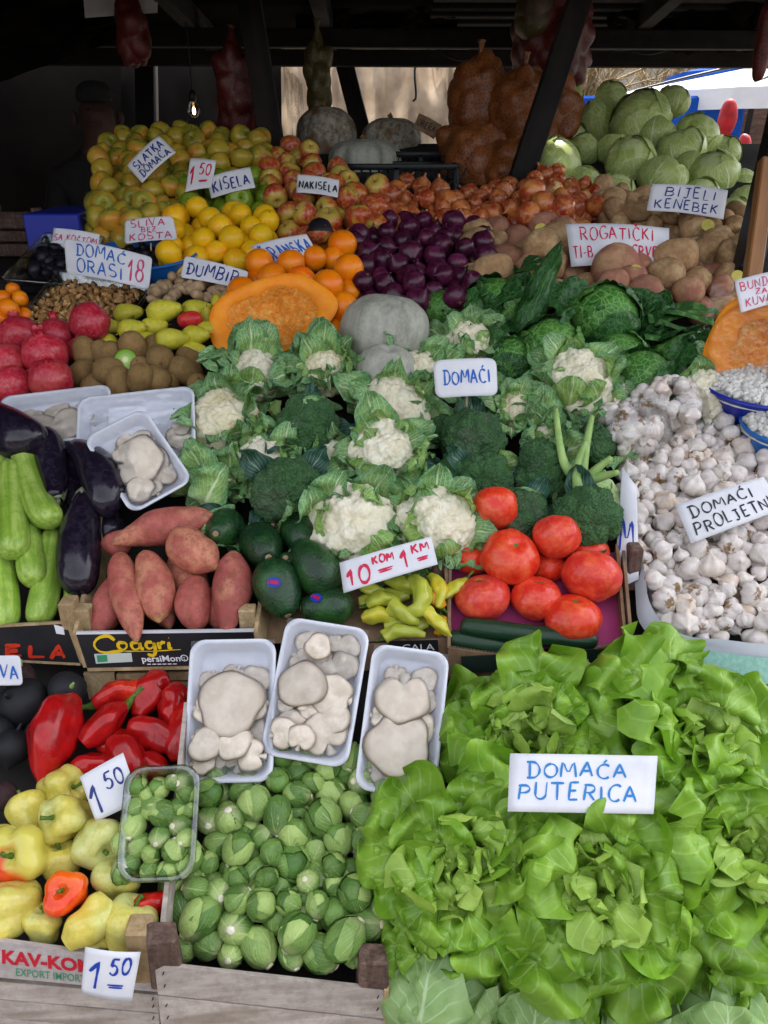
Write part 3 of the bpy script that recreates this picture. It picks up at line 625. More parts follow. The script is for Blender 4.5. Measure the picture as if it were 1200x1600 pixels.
def headtmpl(nm, Rr, mat, n, seed, smax=(2.1, 2.75), W=(.9, 1.25), lift=.06, zs=1.0, blis=.02, step=.014, nu=11, nv=13, matc=None, wav=0, stem=True):
    rn = random.Random(seed); core = lathe(nm, [(0, -Rr*zs*.99), (Rr*.5, -Rr*zs*.86), (Rr*.87, -Rr*zs*.5), (Rr, 0), (Rr*.87, Rr*zs*.5), (Rr*.5, Rr*zs*.86), (0, Rr*zs)], matc or mat, 18, 12, nz=.03, ns=1/Rr, seed=seed)
    n0 = core.uv_layers.new(name='UVMap'); n0.data.foreach_set('uv', [.82, .55]*len(core.loops))
    ps = []
    for k in range(n):
        ps.append(('leaf', wrapleaf('leaf', Rr, rn.uniform(*smax), rn.uniform(*W), k*2.4+rn.uniform(-.3, .3), .012+step*k, lift*rn.uniform(.4, 1.5), mat, zs, seed*10+k, nu, nv, blis, wav=wav), Matrix()))
    if stem: ps.append(('stem_end', lathe('stem_end', [(0, -Rr*zs*1.12), (Rr*.24, -Rr*zs*1.10), (Rr*.26, -Rr*zs*.9), (0, -Rr*zs*.8)], M['curd'], 12, 7, nz=.1, ns=60), Matrix()))
    return T(nm, core, ps)
CAB = [headtmpl('white_cabbage', .085, M['cabbage'], 8, s, lift=.04, blis=.04, step=.013, wav=.0, zs=.9, nu=13, nv=15) for s in range(4)]
SPR = [headtmpl('brussels_sprout', .0205, M['sprout'], 5, 40+s, lift=.05, blis=.05, wav=.0, zs=1.0+.13*(s % 3), nu=9, nv=9, step=.02, smax=(2.0, 2.8)) for s in range(6)]
def domed(name, r, h, mat, k1, k2, a1, a2, seed, nu=72, nv=36, grain=0, gk=0, under=.55):
    """lumpy dome: clumps of size 1/k1 with smaller clumps of size 1/k2"""
    V = []; so = Vector((seed*4.1, seed*2.7, seed*1.3)); top = None
    for i in range(nv+1):
        th = (i/nv)*(math.pi*under+.5); row = []
        for j in range(nu):
            a = 2*math.pi*j/nu; d = Vector((math.sin(th)*math.cos(a), math.sin(th)*math.sin(a), math.cos(th)))
            p = Vector((d.x*r, d.y*r, d.z*h if d.z > 0 else d.z*h*.7))
            v1 = noise.voronoi(p*k1+so)[0]; v2 = noise.voronoi(p*k2+so*2)[0]
            s = 1+.10*noise.noise(p*(1.2/r)+so)
            q = p*s+d*(a1*(.45-min(v1[0], .9)**1.6)+a2*(.4-min(v2[0], .8)**1.5))
            if grain: q += d*grain*noise.noise(p*gk+so)
            row.append((q.x, q.y, q.z))
        if i == 0: row = [tuple(np.mean(row, 0))]*nu
        V.append(row)
    return gridm(name, V, mat, wrap=True, uv=False)
CURD = [domed('curd', .055, .042, M['curd'], 46, 150, .012, .0044, s, 140, 66, .0012, 420) for s in range(4)]
BROC = [domed('broccoli', .050, .044, M['broc'], 42, 210, .015, .0042, 10+s, 190, 96, .0018, 500) for s in range(4)]
SBROC = [domed('broccoli', .032, .028, M['broc'], 55, 230, .009, .0034, 20+s, 130, 66, .0014, 600) for s in range(2)]
CLEAF = [leaf('leaf', .125, .050, M['cauleaf'], a0=18, a1=[25, 55, 10, 70, 40][s], cup=[.8, .5, 1.0, .4, .7][s], ruf=.008, rk=2, blis=.0016, seed=s+60, frill=.07, fold=.012, crum=.004) for s in range(5)]
CLEAFI = [leaf('leaf', .095, .044, M['caulpale'], a0=28, a1=[-75, -55, -95, -40][s], cup=[.8, 1.0, .7, .9][s], ruf=.006, rk=2, blis=.0015, seed=s+70, frill=.06, fold=.006) for s in range(4)]
BLEAF = [leaf('leaf', .085, .026, M['brocleaf'], a0=30, a1=[35, 60, 10][s], cup=.5, ruf=.006, rk=2, blis=.0012, seed=s+80, frill=.12) for s in range(3)]
_r = random.Random(8)
LO = [leaf('outer_leaf', .142, .078, M['lettuce'], a0=_r.uniform(34, 58), a1=_r.uniform(25, 80), cup=_r.uniform(-.4, .9), ruf=.015, rk=_r.uniform(1.2, 2.4), blis=.0036, seed=s, nu=25, nv=27, fold=.026, tip=-1, crum=.0020) for s in range(8)]
LM = [leaf('leaf', .120, .067, M['lettuce'], a0=_r.uniform(16, 36), a1=_r.uniform(10, 85), cup=_r.uniform(-.2, 1.2), ruf=.012, rk=_r.uniform(1.3, 2.6), blis=.0036, seed=10+s, nu=25, nv=25, fold=.028, tip=-1, crum=.0022) for s in range(8)]
LI = [leaf('inner_leaf', .082, .050, M['lettuce_in'], a0=_r.uniform(4, 18), a1=_r.uniform(0, 60), cup=_r.uniform(.3, 1.0), ruf=.007, rk=_r.uniform(1.5, 2.6), blis=.003, seed=20+s, nu=19, nv=21, fold=.022, tip=-1, crum=.0022) for s in range(6)]
def rosette(root, rings, rn, base=Vector((0, 0, 0)), k=1.0):
    kk = k
    for (ms, n, r0, tlt, sc, z0) in rings:
        st = rn.uniform(0, 6.28); tw = .22 if n < 9 else .3
        for k in range(n):
            a = st+2*math.pi*k/n+rn.uniform(-tw, tw)*1.5; s = sc*rn.uniform(.80, 1.18)
            me = rn.choice(ms)
            m = Matrix.Translation(base+Vector((math.cos(a)*r0, math.sin(a)*r0, z0+rn.uniform(-.006, .006)))) @ Matrix.Rotation(a, 4, 'Z') @ Matrix.Rotation(R(tlt+rn.uniform(-12, 12)*kk), 4, 'Y') @ Matrix.Rotation(rn.uniform(-.35, .35)*kk, 4, 'Z') @ Matrix.Scale(s, 4)
            mk(me.name.split('.')[0], me, root, m)
def empty(name, mtx):
    o = bpy.data.objects.new(name, None); COL.objects.link(o); o.matrix_world = mtx; o.empty_display_size = .02; return o
def lettuce(u, v, px, label, seed, lift=0, ax=(0, -.62, .78), spin=0):
    rn = random.Random(seed); p = P(u, v, lift); s = m2(px, p)/.31; ax = (Vector(ax)+Vector((rn.uniform(-.18, .18), rn.uniform(-.1, .1), 0))).normalized()
    root = empty('butterhead_lettuce', MX(p-Vector(ax).normalized()*.05*s, ax, spin, s)); tag(root, label, 'lettuce', 'heads of butterhead lettuce')
    mk('stump', lathe('stump', [(0, -.02), (.018, -.018), (.02, .0), (.01, .03), (0, .035)], M['stalk'], 12, 8), root)
    rosette(root, [(LO, 7, .020, 10, 1.08, -.005), (LO, 7, .018, -4, 1.0, .006), (LM, 8, .020, 6, 1.0, .012), (LM, 7, .018, -8, .92, .018), (LI, 7, .020, 12, 1.15, .02), (LI, 6, .014, 0, 1.0, .026), (LI, 4, .008, -6, .85, .034)], rn, k=.95)
    return root
def cauliflower(u, v, px, cu, label, seed, lift=0, ax=(0, -.6, .8), nover=2, nl=9):
    """u, v curd centre; px width of the whole head; cu width of the curd"""
    rn = random.Random(seed); p = P(u, v, lift); s = m2(cu, p)/.105; A = Vector(ax).normalized()
    root = empty('cauliflower', MX(p-A*.02*s, A, rn.uniform(0, 6), s)); tag(root, label, 'cauliflower', 'cauliflowers in their leaves')
    mk('curd', CURD[seed % 4], root, Matrix.Rotation(rn.uniform(0, 6), 4, 'Z') @ Matrix.Scale(1.2, 4))
    mk('stump', lathe('stump', [(0, -.05), (.02, -.048), (.03, -.02), (0, 0)], M['stalk'], 12, 7), root)
    k = m2(px, p)/s/.208
    b = Vector((0, 0, -.045))
    rosette(root, [(CLEAF, nl, .030, 12, 1.05*k, 0), (CLEAF, nl, .036, -10, .98*k, .006)], rn, b)
    rosette(root, [(CLEAFI, nover+2, .042, 8, 1.0, .014)], rn, b)
    return root
def broccoli(u, v, px, label, seed, lift=0, ax=(0, -.6, .8), leaves=3, small=False):
    rn = random.Random(seed); p = P(u, v, lift); B = SBROC[seed % 2] if small else BROC[seed % 4]; s = m2(px, p)/(.064 if small else .10); A = Vector(ax).normalized(); z = .6 if small else 1
    root = empty('broccoli', MX(p-A*.02*s, A, rn.uniform(0, 6), s)); tag(root, label, 'broccoli', 'heads of broccoli')
    mk('floret_head', B, root)
    mk('stalk', lathe('stalk', [(0, -.09*z), (.014*z, -.088*z), (.017*z, -.04*z), (.03*z, -.012), (0, .0)], M['stalk'], 14, 9, lobes=5, lamp=.1), root)
    rosette(root, [(BLEAF, leaves, .02*z, 8, z, -.04*z)], rn)
    return root
SAVL = [leaf('leaf', .15, .075, M['savoy'], a0=[10, 22, 30][s], a1=[-25, 25, 50][s], cup=[.9, .6, .4][s], ruf=.008, rk=2.5, blis=.006, seed=90+s, nu=17, nv=19, frill=.03) for s in range(3)]
SAV = [headtmpl('savoy_cabbage', .062, M['savoy'], 5, 50+s, lift=.10, blis=.08, zs=.9, nu=15, nv=17, wav=.03, matc=M['savoylight']) for s in range(2)]
for t in SAV:
    for i, q in enumerate(t[2][:3]): q[1].materials.clear(); q[1].materials.append(M['savoylight'])
def savoy(u, v, px, label, seed, lift=0, ax=(0, -.5, .85), nl=5, sc=1):
    rn = random.Random(seed); p = P(u, v, lift); s = m2(px, p)/.15
    t = SAV[seed % 2]; root = put(t, MX(p, ax, rn.uniform(0, 6), s), label, 'savoy cabbage', 'savoy cabbages')
    rosette(root, [(SAVL, nl, .03, 14, .72*sc, -.05)], rn)
    return root
ICE = [headtmpl('iceberg_lettuce', .075, M['iceberg'], 7, 70+s, lift=.18, blis=.14, zs=.85, nu=21, nv=23, wav=.09, step=.02) for s in range(2)]
M['roofwood'] = prod('near_black_timber', '#1c1715', '#120f0e', '#241d19', scale=6, streak=(2, 2, .3), rough=.85, rnd=.3, bump=.4, bscale=40, bdist=.003)  # timber in near-black browns throughout
# ================================================================== the place: ground, stall, roof, what stands behind
g = G('asphalt'); v = g.coord('Object', jitter=False)
g.set(col=g.mix(g.smooth(g.noise(v, 3, 5), .35, .7), C('#57534f'), C('#6c6862')), rough=.9, nrm=g.bump(g.noise(v, 90, 4), .5, .004))
tag(mk('ground', gridm('ground', [[(x, y, 0) for x in np.linspace(-150, 150, 5)] for y in np.linspace(-150, 150, 5)], g.m)), kind='structure')
ys = [.665]+[a for a, b in PROF[2:7]]+[2.25, 2.26, 2.55, 3.07, 3.6, 3.75]
V = [[(x if y < 2.255 or x > 0 else -.93, y, S(y)-.085) for y in ys] for x in (-1.9, -.93, 1.75)]
tb = mk('stall_table', gridm('stall_table', V, M['dark'])); tag(tb, 'dark cloth covered stepped stall table under all the produce', 'market table')
def plank(a, b, wd, th, mat, parent=None, name='board', face=None):
    """board from a to b"""
    a, b = Vector(a), Vector(b); d = b-a; m = MX((a+b)/2, d)
    if face is not None:
        z = d.normalized(); y = (Vector(face)-z*Vector(face).dot(z)).normalized(); x = y.cross(z); m = basis((a+b)/2, x, y, z)
    return mk(name, box(name, wd, th, d.length, mat, .003), parent, m)
for x in (-1.8, -.6, .6, 1.6):
    for y in (.7, 2.2 if x < -1 else 3.6): plank((x, y, 0), (x, y, S(y)-.09), .06, .06, M['roofwood'], tb, 'leg')
# roof
rf = mk('stall_roof', None); tag(rf, 'low dark roof of old sheets and rafters over the stall', 'roof')
RZ = lambda y: 2.44-(y-1.1)*.118
hole = P(880, 245, .0); hole = PT(872, 226, 2.76); k = (RZ(3.3)-hole.z)/SUNV.z; hole = hole+SUNV*k+Vector((0, -.085, .012))
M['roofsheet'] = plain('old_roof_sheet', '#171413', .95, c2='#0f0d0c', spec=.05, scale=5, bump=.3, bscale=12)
x0, x1, y0, y1 = hole.x-.05, hole.x+.05, hole.y-.03, hole.y+.03
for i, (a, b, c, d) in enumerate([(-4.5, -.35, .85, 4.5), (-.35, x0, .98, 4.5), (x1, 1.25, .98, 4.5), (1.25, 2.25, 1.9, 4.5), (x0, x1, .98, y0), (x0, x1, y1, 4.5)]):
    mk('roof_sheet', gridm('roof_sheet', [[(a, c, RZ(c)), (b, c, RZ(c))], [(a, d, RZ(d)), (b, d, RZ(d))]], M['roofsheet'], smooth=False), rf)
for i, x in enumerate((-2.4, -1.6, -.9, -.25, 1.05, 1.5, 1.9, 2.2)):
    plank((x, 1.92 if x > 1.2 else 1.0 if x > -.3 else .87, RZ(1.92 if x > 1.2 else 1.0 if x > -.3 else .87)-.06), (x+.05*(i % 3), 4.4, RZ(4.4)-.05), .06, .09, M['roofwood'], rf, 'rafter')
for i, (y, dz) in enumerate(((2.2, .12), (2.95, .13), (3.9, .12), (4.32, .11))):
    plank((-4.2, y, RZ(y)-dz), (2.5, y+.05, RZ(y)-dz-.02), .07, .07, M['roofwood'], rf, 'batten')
rn = random.Random(4)
for i in range(9):
    u0 = 640+i*68; a = PT(u0, rn.uniform(20, 60), 3.9); b = PT(u0+rn.uniform(60, 190), rn.uniform(45, 95), 4.1)
    plank(a, b, rn.uniform(.05, .11), .02, M['roofwood'], rf, 'loose_board', face=(0, -1, -.3))
for i, y in enumerate(np.linspace(3.68, 4.3, 6)):
    plank((.2, y, RZ(y)-.015), (2.5, y+.02, RZ(y)-.018), .09, .018, M['roofwood'], rf, 'roof_board', face=(0, 0, -1))
# walls of tarpaulin and plastic sheet
def sheet(name, uvt, mat, n=26, amp=.03, seed=0, k=(7, 2)):
    """wrinkled sheet through four points (photo pixel, distance)"""
    a, b, c, d = [PT(*q) for q in uvt]; V = []
    nn = (b-a).cross(d-a).normalized()
    for i in range(n):
        s = i/(n-1); row = []
        for j in range(n):
            t = j/(n-1); p = (a.lerp(b, t)).lerp(d.lerp(c, t), s)
            p = p+nn*amp*(noise.noise(Vector((t*k[0], s*k[1], seed)))+.4*noise.noise(Vector((t*k[0]*3, s*k[1]*3, seed+4))))
            row.append(tuple(p))
        V.append(row)
    return gridm(name, V, mat)
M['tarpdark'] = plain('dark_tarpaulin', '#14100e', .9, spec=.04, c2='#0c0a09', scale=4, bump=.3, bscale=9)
def clothmat(nm, c1, c2, tr):
    g = G(nm); v = g.coord('Object'); col = g.mix(g.smooth(g.noise(v, 5, 4), .3, .7), C(c1), C(c2)); g.set(col=col, rough=.9, spec=.1)
    t = g.n('BsdfTranslucent'); g.put(t.inputs[0], col); ms = g.n('MixShader'); ms.inputs[0].default_value = tr
    g.l(g.b.outputs[0], ms.inputs[1]); g.l(t.outputs[0], ms.inputs[2]); g.l(ms.outputs[0], g.out.inputs[0]); return g.m
M['tarpbeige'] = clothmat('beige_translucent_tarp', '#b0a08e', '#857462', .5)
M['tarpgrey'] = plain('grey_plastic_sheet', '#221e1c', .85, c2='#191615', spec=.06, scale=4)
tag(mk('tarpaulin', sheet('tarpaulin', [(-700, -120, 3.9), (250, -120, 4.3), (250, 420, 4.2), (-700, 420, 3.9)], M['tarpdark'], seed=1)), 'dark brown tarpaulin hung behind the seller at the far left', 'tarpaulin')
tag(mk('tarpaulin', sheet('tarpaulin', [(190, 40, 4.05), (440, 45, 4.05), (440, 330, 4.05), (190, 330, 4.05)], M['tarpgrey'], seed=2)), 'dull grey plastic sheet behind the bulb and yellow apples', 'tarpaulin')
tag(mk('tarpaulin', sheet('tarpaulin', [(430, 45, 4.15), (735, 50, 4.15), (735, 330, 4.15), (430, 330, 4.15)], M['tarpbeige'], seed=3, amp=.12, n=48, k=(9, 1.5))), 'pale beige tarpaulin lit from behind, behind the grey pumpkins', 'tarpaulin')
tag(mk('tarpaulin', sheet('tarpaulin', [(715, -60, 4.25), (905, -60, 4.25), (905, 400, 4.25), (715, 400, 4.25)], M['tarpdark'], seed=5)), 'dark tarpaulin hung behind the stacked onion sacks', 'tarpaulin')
back = mk('plank_screen', None); tag(back, 'dark closed side of the stall at the left edge', 'stall wall')
for i in range(9): plank((-2.62, .6+i*.42, 0), (-2.62, .6+i*.42, 2.45), .41, .02, M['roofwood'], back, 'board', face=(1, 0, 0))
def post(u0, v0, t0, u1, v1, t1, wpx, mat, label, name='stall_post'):
    a, b = PT(u0, v0, t0), PT(u1, v1, t1); w_ = wpx*(t0+t1)/2/FPX
    o = plank(a, b, w_, w_*.8, mat, None, name, face=(0, -1, .1)); tag(o, label, 'post'); return o
post(925, -60, 2.72, 797, 330, 2.62, 36, M['roofwood'], 'thick dark leaning beam in front of the onion sacks')
post(380, -60, 2.95, 442, 330, 2.85, 36, M['roofwood'], 'dark post left of the hanging yellowish bag')
post(528, 60, 3.9, 574, 240, 3.9, 28, M['roofwood'], 'slanted dark pole standing against the beige tarpaulin')
post(228, 60, 3.9, 232, 330, 3.8, 30, M['roofwood'], 'dark upright behind the SLATKA DOMAĆA sign')
post(1270, -40, 2.35, 1165, 430, 2.0, 34, M['darkplastic'], 'black upright post at the right edge of the stall')
post(1199, 250, 1.80, 1170, 470, 1.75, 24, M['woodpost'], 'varnished brown wooden post at the right edge')
# outside, behind on the right
def umb(c, r, z0, z1, mat, label, n=8, sp=0):
    o = mk('market_umbrella', None); o.location = c; tag(o, label, 'umbrella')
    V = []; 
    for i in range(9):
        t = i/8; V.append([(math.cos(sp+2*math.pi*j/32)*r*t*(1-.05*t*abs(math.sin(n*math.pi*j/32))), math.sin(sp+2*math.pi*j/32)*r*t*(1-.05*t*abs(math.sin(n*math.pi*j/32))), z1-(z1-z0)*t**.9) for j in range(32)])
    mk('canopy', gridm('canopy', V, mat, wrap=True, uv=False), o)
    V = [[(math.cos(sp+2*math.pi*j/32)*r*(1-.05*abs(math.sin(n*math.pi*j/32))), math.sin(sp+2*math.pi*j/32)*r*(1-.05*abs(math.sin(n*math.pi*j/32))), z0-q) for j in range(32)] for q in (0, .16)]
    mk('valance', gridm('valance', V, mat, wrap=True, uv=False), o)
    mk('pole', tube('pole', [(0, 0, 0), (0, 0, 1), (0, 0, z1)], .025, M['darkplastic'], 8), o)
    for j in range(n):
        a = sp+2*math.pi*j/n; mk('rib', tube('rib', [(0, 0, z1-.05), (math.cos(a)*r*.5, math.sin(a)*r*.5, (z0+z1)/2+.02), (math.cos(a)*r*.96, math.sin(a)*r*.96, z0)], .012, M['darkplastic'], 6), o)
    return o
M['white_canvas'] = clothmat('white_canvas', '#d6d6d8', '#cacace', .35); M['blue_canvas'] = clothmat('blue_canvas', '#2458b0', '#1c4a9c', .35)
umb((4.55, 9.0, 0), 2.35, 1.97, 2.42, M['white_canvas'], 'white market umbrella beyond the white cabbages')
umb((6.6, 12.0, 0), 2.9, 2.34, 3.0, M['blue_canvas'], 'blue market umbrella rising behind the white one', sp=.2)
bs = mk('market_stand', None); bs.location = (2.55, 8.0, 0); tag(bs, 'blue draped stand behind the cabbages, under the white umbrella', 'market stand')
mk('cloth', box('cloth', 1.5, .6, .6, M['blue_canvas'], .02), bs, Matrix.Translation((-.2, 0, 1.62)))
for x in (-.7, .3): mk('leg', box('leg', .05, .05, 1.35, M['darkplastic']), bs, Matrix.Translation((x, 0, .67)))
sh = mk('crate_shelf', None); tag(sh, 'shadowy shelf of crates under the white umbrella', 'shelf')
for i in range(5):
    plank(PT(1075, 172+i*24, 7.5), PT(1260, 176+i*22, 7.5), .05, .35, M['woodbrown'], sh, 'shelf_board', face=(0, 0, 1))
for u in (1085, 1118, 1165): plank(PT(u+12, 155, 7.2), PT(u-22, 330, 7.2), .05, .05, M['roofwood'], sh, 'upright')
bl = mk('far_building', None); tag(bl, 'pale far building behind the market umbrellas', 'building')
M['render'] = plain('pale_render', '#9a9690', .9, c2='#87837c', scale=2)
mk('wall', box('wall', 30, 6, 9, M['render'], 0), bl, Matrix.Translation((14, 45, 4.5)))
M['window'] = plain('window_glass', '#20262c', .15)
for i in range(7):
    for j in range(2): mk('window', box('window', 1.3, .08, 1.5, M['window'], 0), bl, Matrix.Translation((2.5+i*3.6, 41.97, 2.4+j*3)))
M['bark'] = plain('bark', '#5c4e42', .9, c2='#473c32', scale=8)
M['twig'] = plain('winter_twigs', '#7a6a52', .9, c2='#8c7a58', scale=8)
for k, (x, y) in enumerate([(5.2, 24), (8.2, 27), (11.5, 25), (3.2, 28)]):
    rn = random.Random(k); t = mk('bare_tree', None); t.location = (x, y, 0)
    tag(t, ['bare winter tree left of the white umbrella top', 'bare winter tree behind the white umbrella', 'bare winter tree at the right edge behind the umbrellas', 'bare winter tree behind the topmost cabbages'][k], 'tree')
    mk('trunk', tube('trunk', [(0, 0, 0), (.1, 0, 1.2), (0, .1, 2.5)], [.2, .16, .12], M['bark'], 8), t)
    parts = []
    for i in range(60):
        a = rn.uniform(0, 6.28); e = rn.uniform(.2, 1.3); L = rn.uniform(1.2, 2.8); z = rn.uniform(1.2, 2.6)
        d = Vector((math.cos(a)*math.cos(e), math.sin(a)*math.cos(e), math.sin(e)))
        p = Vector((0, 0, z)); parts.append((tube('q', [p, p+d*L*.5+Vector((0, 0, .1)), p+d*L], [.05, .03, .008], M['twig'], 4, 6), Matrix()))
        for q in range(7):
            s = p+d*L*rn.uniform(.4, 1); d2 = (d+rdir(rn)*.9).normalized(); parts.append((tube('q', [s, s+d2*.3, s+d2*.7+Vector((0, 0, .08))], [.018, .012, .004], M['twig'], 3, 4), Matrix()))
    mk('crown', joinm('crown', parts), t)
# ------------------------------------------------------------------ hanging and dim things at the back
def sackmat(nm, c1, c2, net, sc=90):
    g = G(nm); v = g.coord('Object', (1, 1, .8)); f = g.vor(v, 15)
    col = g.mix(g.smooth(g.noise(v, 14, 3), .35, .65), C(c1), C(c2))
    e = g.vor(v, sc, 'DISTANCE_TO_EDGE'); col = g.mix(g.smooth(e, .05, .14, .75, 0), col, C(net))
    g.set(col=col, rough=.5, nrm=g.bump(e, .4, .003)); return g.m
M['onionsack'] = sackmat('onion_net', '#74441f', '#542c14', '#9c5422')
M['redsack'] = sackmat('red_net', '#4c1612', '#300e0c', '#6a1812')
M['yelsack'] = sackmat('yellow_net', '#4c4220', '#382f18', '#5c5020')
M['greensack'] = sackmat('cabbage_net', '#3c4420', '#2c3418', '#5c2c1a')
def sack(u, v, w_, h, t, mat, label, seed, tied=True, group=None, k=14, amp=.032, nm='onion_sack'):
    p = PT(u, v, t); r = w_*t/FPX/2; H = h*t/FPX/2; V = []; n, m = 54, 64; so = Vector((seed*3, seed, 0))
    for i in range(n):
        th = math.pi*i/(n-1); row = []
        for j in range(m):
            a = 2*math.pi*j/m; x, y, z = math.sin(th)**.7*math.cos(a)*r, math.sin(th)**.7*math.sin(a)*r, -math.cos(th)*H
            if tied and z > H*.6: q = (z/H-.6)/.4; x *= (1-q)**.6*.85+.15; y *= (1-q)**.6*.85+.15
            kk = 1+.18*noise.noise(Vector((x*6, y*6, z*6))+so); x *= kk; y *= kk
            q = Vector((x, y, z)); vd = noise.voronoi(q*k+so)[0][0]; s = 1+amp/r*(.5-min(vd, .9)); row.append((x*s, y*s, z*s))
        V.append(row)
    o = mk(nm, gridm(nm, V, mat, wrap=True, uv=False)); o.location = p; tag(o, label, 'sack' if 'sack' in nm else 'bag', group)
    if tied: mk('tied_neck', lathe('tied_neck', [(0, -.03), (.012, -.03), (.007, 0), (.011, .025), (.014, .035), (0, .032)], mat, 12, 8, lobes=5, lamp=.4), o, Matrix.Translation((0, 0, H)))
    return o
for q in [(748, 165, 92, 150, 3.0, 'onion net sack standing upper left in the sack pile', 1, True), (815, 195, 110, 170, 2.95, 'bulging onion net sack behind the leaning beam', 2, True), (745, 255, 100, 110, 2.85, 'onion net sack lying lowest left of the beam', 3, False),
          (800, 270, 90, 100, 2.8, 'low onion net sack just left of the beam foot', 4, False), (872, 180, 70, 110, 3.05, 'onion net sack right of the leaning beam', 5, False), (712, 225, 60, 60, 2.95, 'small bulge of an onion sack beside the black crate', 7, False)]:
    sack(*q[:5], M['onionsack'], q[5], q[6], q[7], 'onion sacks piled behind the beam')
sack(862, 55, 120, 190, 3.15, M['redsack'], 'big red net sack hung high behind the leaning beam', 11, False, k=11, amp=.06)
sack(835, 20, 70, 70, 3.05, M['greensack'], 'greenish net of cabbages under the roof beside the beam', 12, False, k=9, amp=.03)
sack(368, 150, 62, 165, 3.1, M['redsack'], 'dark red net bag hanging left of the post', 13, nm='net_bag')
sack(208, 45, 52, 100, 3.0, M['redsack'], 'red net bag hanging at the top left under the white card', 14, nm='net_bag')
sack(497, 120, 42, 130, 3.2, M['yelsack'], 'yellowish net bag hanging in front of the beige tarpaulin', 15, nm='net_bag')
M['redbag'] = plain('red_cloth_bag', '#9c0e18', .6, c2='#7c0a12', scale=20)
sack(1137, 185, 28, 56, 6.0, M['redbag'], 'small red bag hanging right of the cabbage pile', 16, False, nm='net_bag', k=10, amp=.01)
sack(1160, 238, 24, 54, 5.6, M['redbag'], 'lower dark red bag hanging right of the cabbages', 17, False, nm='net_bag', k=10, amp=.01)
sack(1196, 55, 30, 120, 2.5, M['redsack'], 'red bag hanging at the top right corner', 18, nm='net_bag', k=12, amp=.012)
o = mk('plastic_bag', sheet('plastic_bag', [(442, 100, 3.0), (472, 130, 3.0), (478, 225, 2.95), (452, 222, 2.95)], M['bag'], 14, .03, 7)); tag(o, 'clear plastic bag hanging beside the dark post', 'plastic bag')
o = mk('white_card', sheet('white_card', [(128, -30, 3.0), (247, -30, 3.0), (246, 20, 3.0), (133, 28, 3.0)], M['paper'], 4, .003, 7)); tag(o, 'white card hung under the roof at the top left', 'card')
for i, (a, b, c) in enumerate([((560, 30), (620, 75), (690, 35)), ((640, 40), (720, 95), (800, 50)), ((250, 30), (330, 60), (400, 25)), ((930, 40), (1010, 85), (1100, 50))]):
    o = mk('cable', tube('cable', [PT(*a, 3.7), PT(*b, 3.65), PT(*c, 3.7)], .004, M['darkplastic'], 5, 14)); tag(o, ['black cable sagging in front of the beige tarpaulin top', 'black cable sagging above the stacked onion sacks', 'black cable sagging above the filament bulb', 'black cable sagging above the white cabbages'][i], 'cable')
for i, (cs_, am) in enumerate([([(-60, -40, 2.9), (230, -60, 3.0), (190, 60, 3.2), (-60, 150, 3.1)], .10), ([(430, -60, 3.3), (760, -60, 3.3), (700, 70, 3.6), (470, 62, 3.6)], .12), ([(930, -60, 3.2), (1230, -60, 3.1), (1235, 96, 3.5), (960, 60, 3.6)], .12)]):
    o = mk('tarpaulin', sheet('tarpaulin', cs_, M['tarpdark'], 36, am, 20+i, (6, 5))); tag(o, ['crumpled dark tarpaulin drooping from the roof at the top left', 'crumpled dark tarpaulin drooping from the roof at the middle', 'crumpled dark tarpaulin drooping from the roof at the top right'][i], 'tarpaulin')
o = mk('rope', tube('rope', [PT(655, 85, 4.0), PT(648, 110, 4.0), PT(650, 150, 4.0), PT(645, 158, 4.0)], .006, M['darkplastic'], 6)); tag(o, 'short dark rope hanging before the beige tarpaulin', 'rope')
# bulb
p = PT(303, 172, 3.4); M['bulb'] = plain('bulb_glass', '#ffd9a0', .2); e = M['bulb'].node_tree.nodes['Principled BSDF']; e.inputs['Emission Color'].default_value = (1, .62, .25, 1); e.inputs['Emission Strength'].default_value = 3.0
M['bulbglass'] = film('clear_bulb_glass', alpha=.05, wrinkle=0, spec=.2)
b = mk('light_bulb', lathe('light_bulb', [(0, -.03), (.018, -.026), (.028, -.006), (.022, .018), (.012, .034), (0, .036)], M['bulbglass'], 18, 12)); b.location = p; tag(b, 'small glowing filament bulb hanging in front of the grey sheet', 'light bulb')
mk('filament', lathe('filament', [(0, -.018), (.006, -.014), (.006, .006), (0, .012)], M['bulb'], 8, 6), b)
mk('socket', lathe('socket', [(0, .03), (.014, .032), (.016, .06), (.006, .075), (0, .075)], M['darkplastic'], 12, 8), b); mk('cord', tube('cord', [(0, 0, .07), (0, 0, .3), (0, 0, .5)], .003, M['darkplastic'], 5), b)
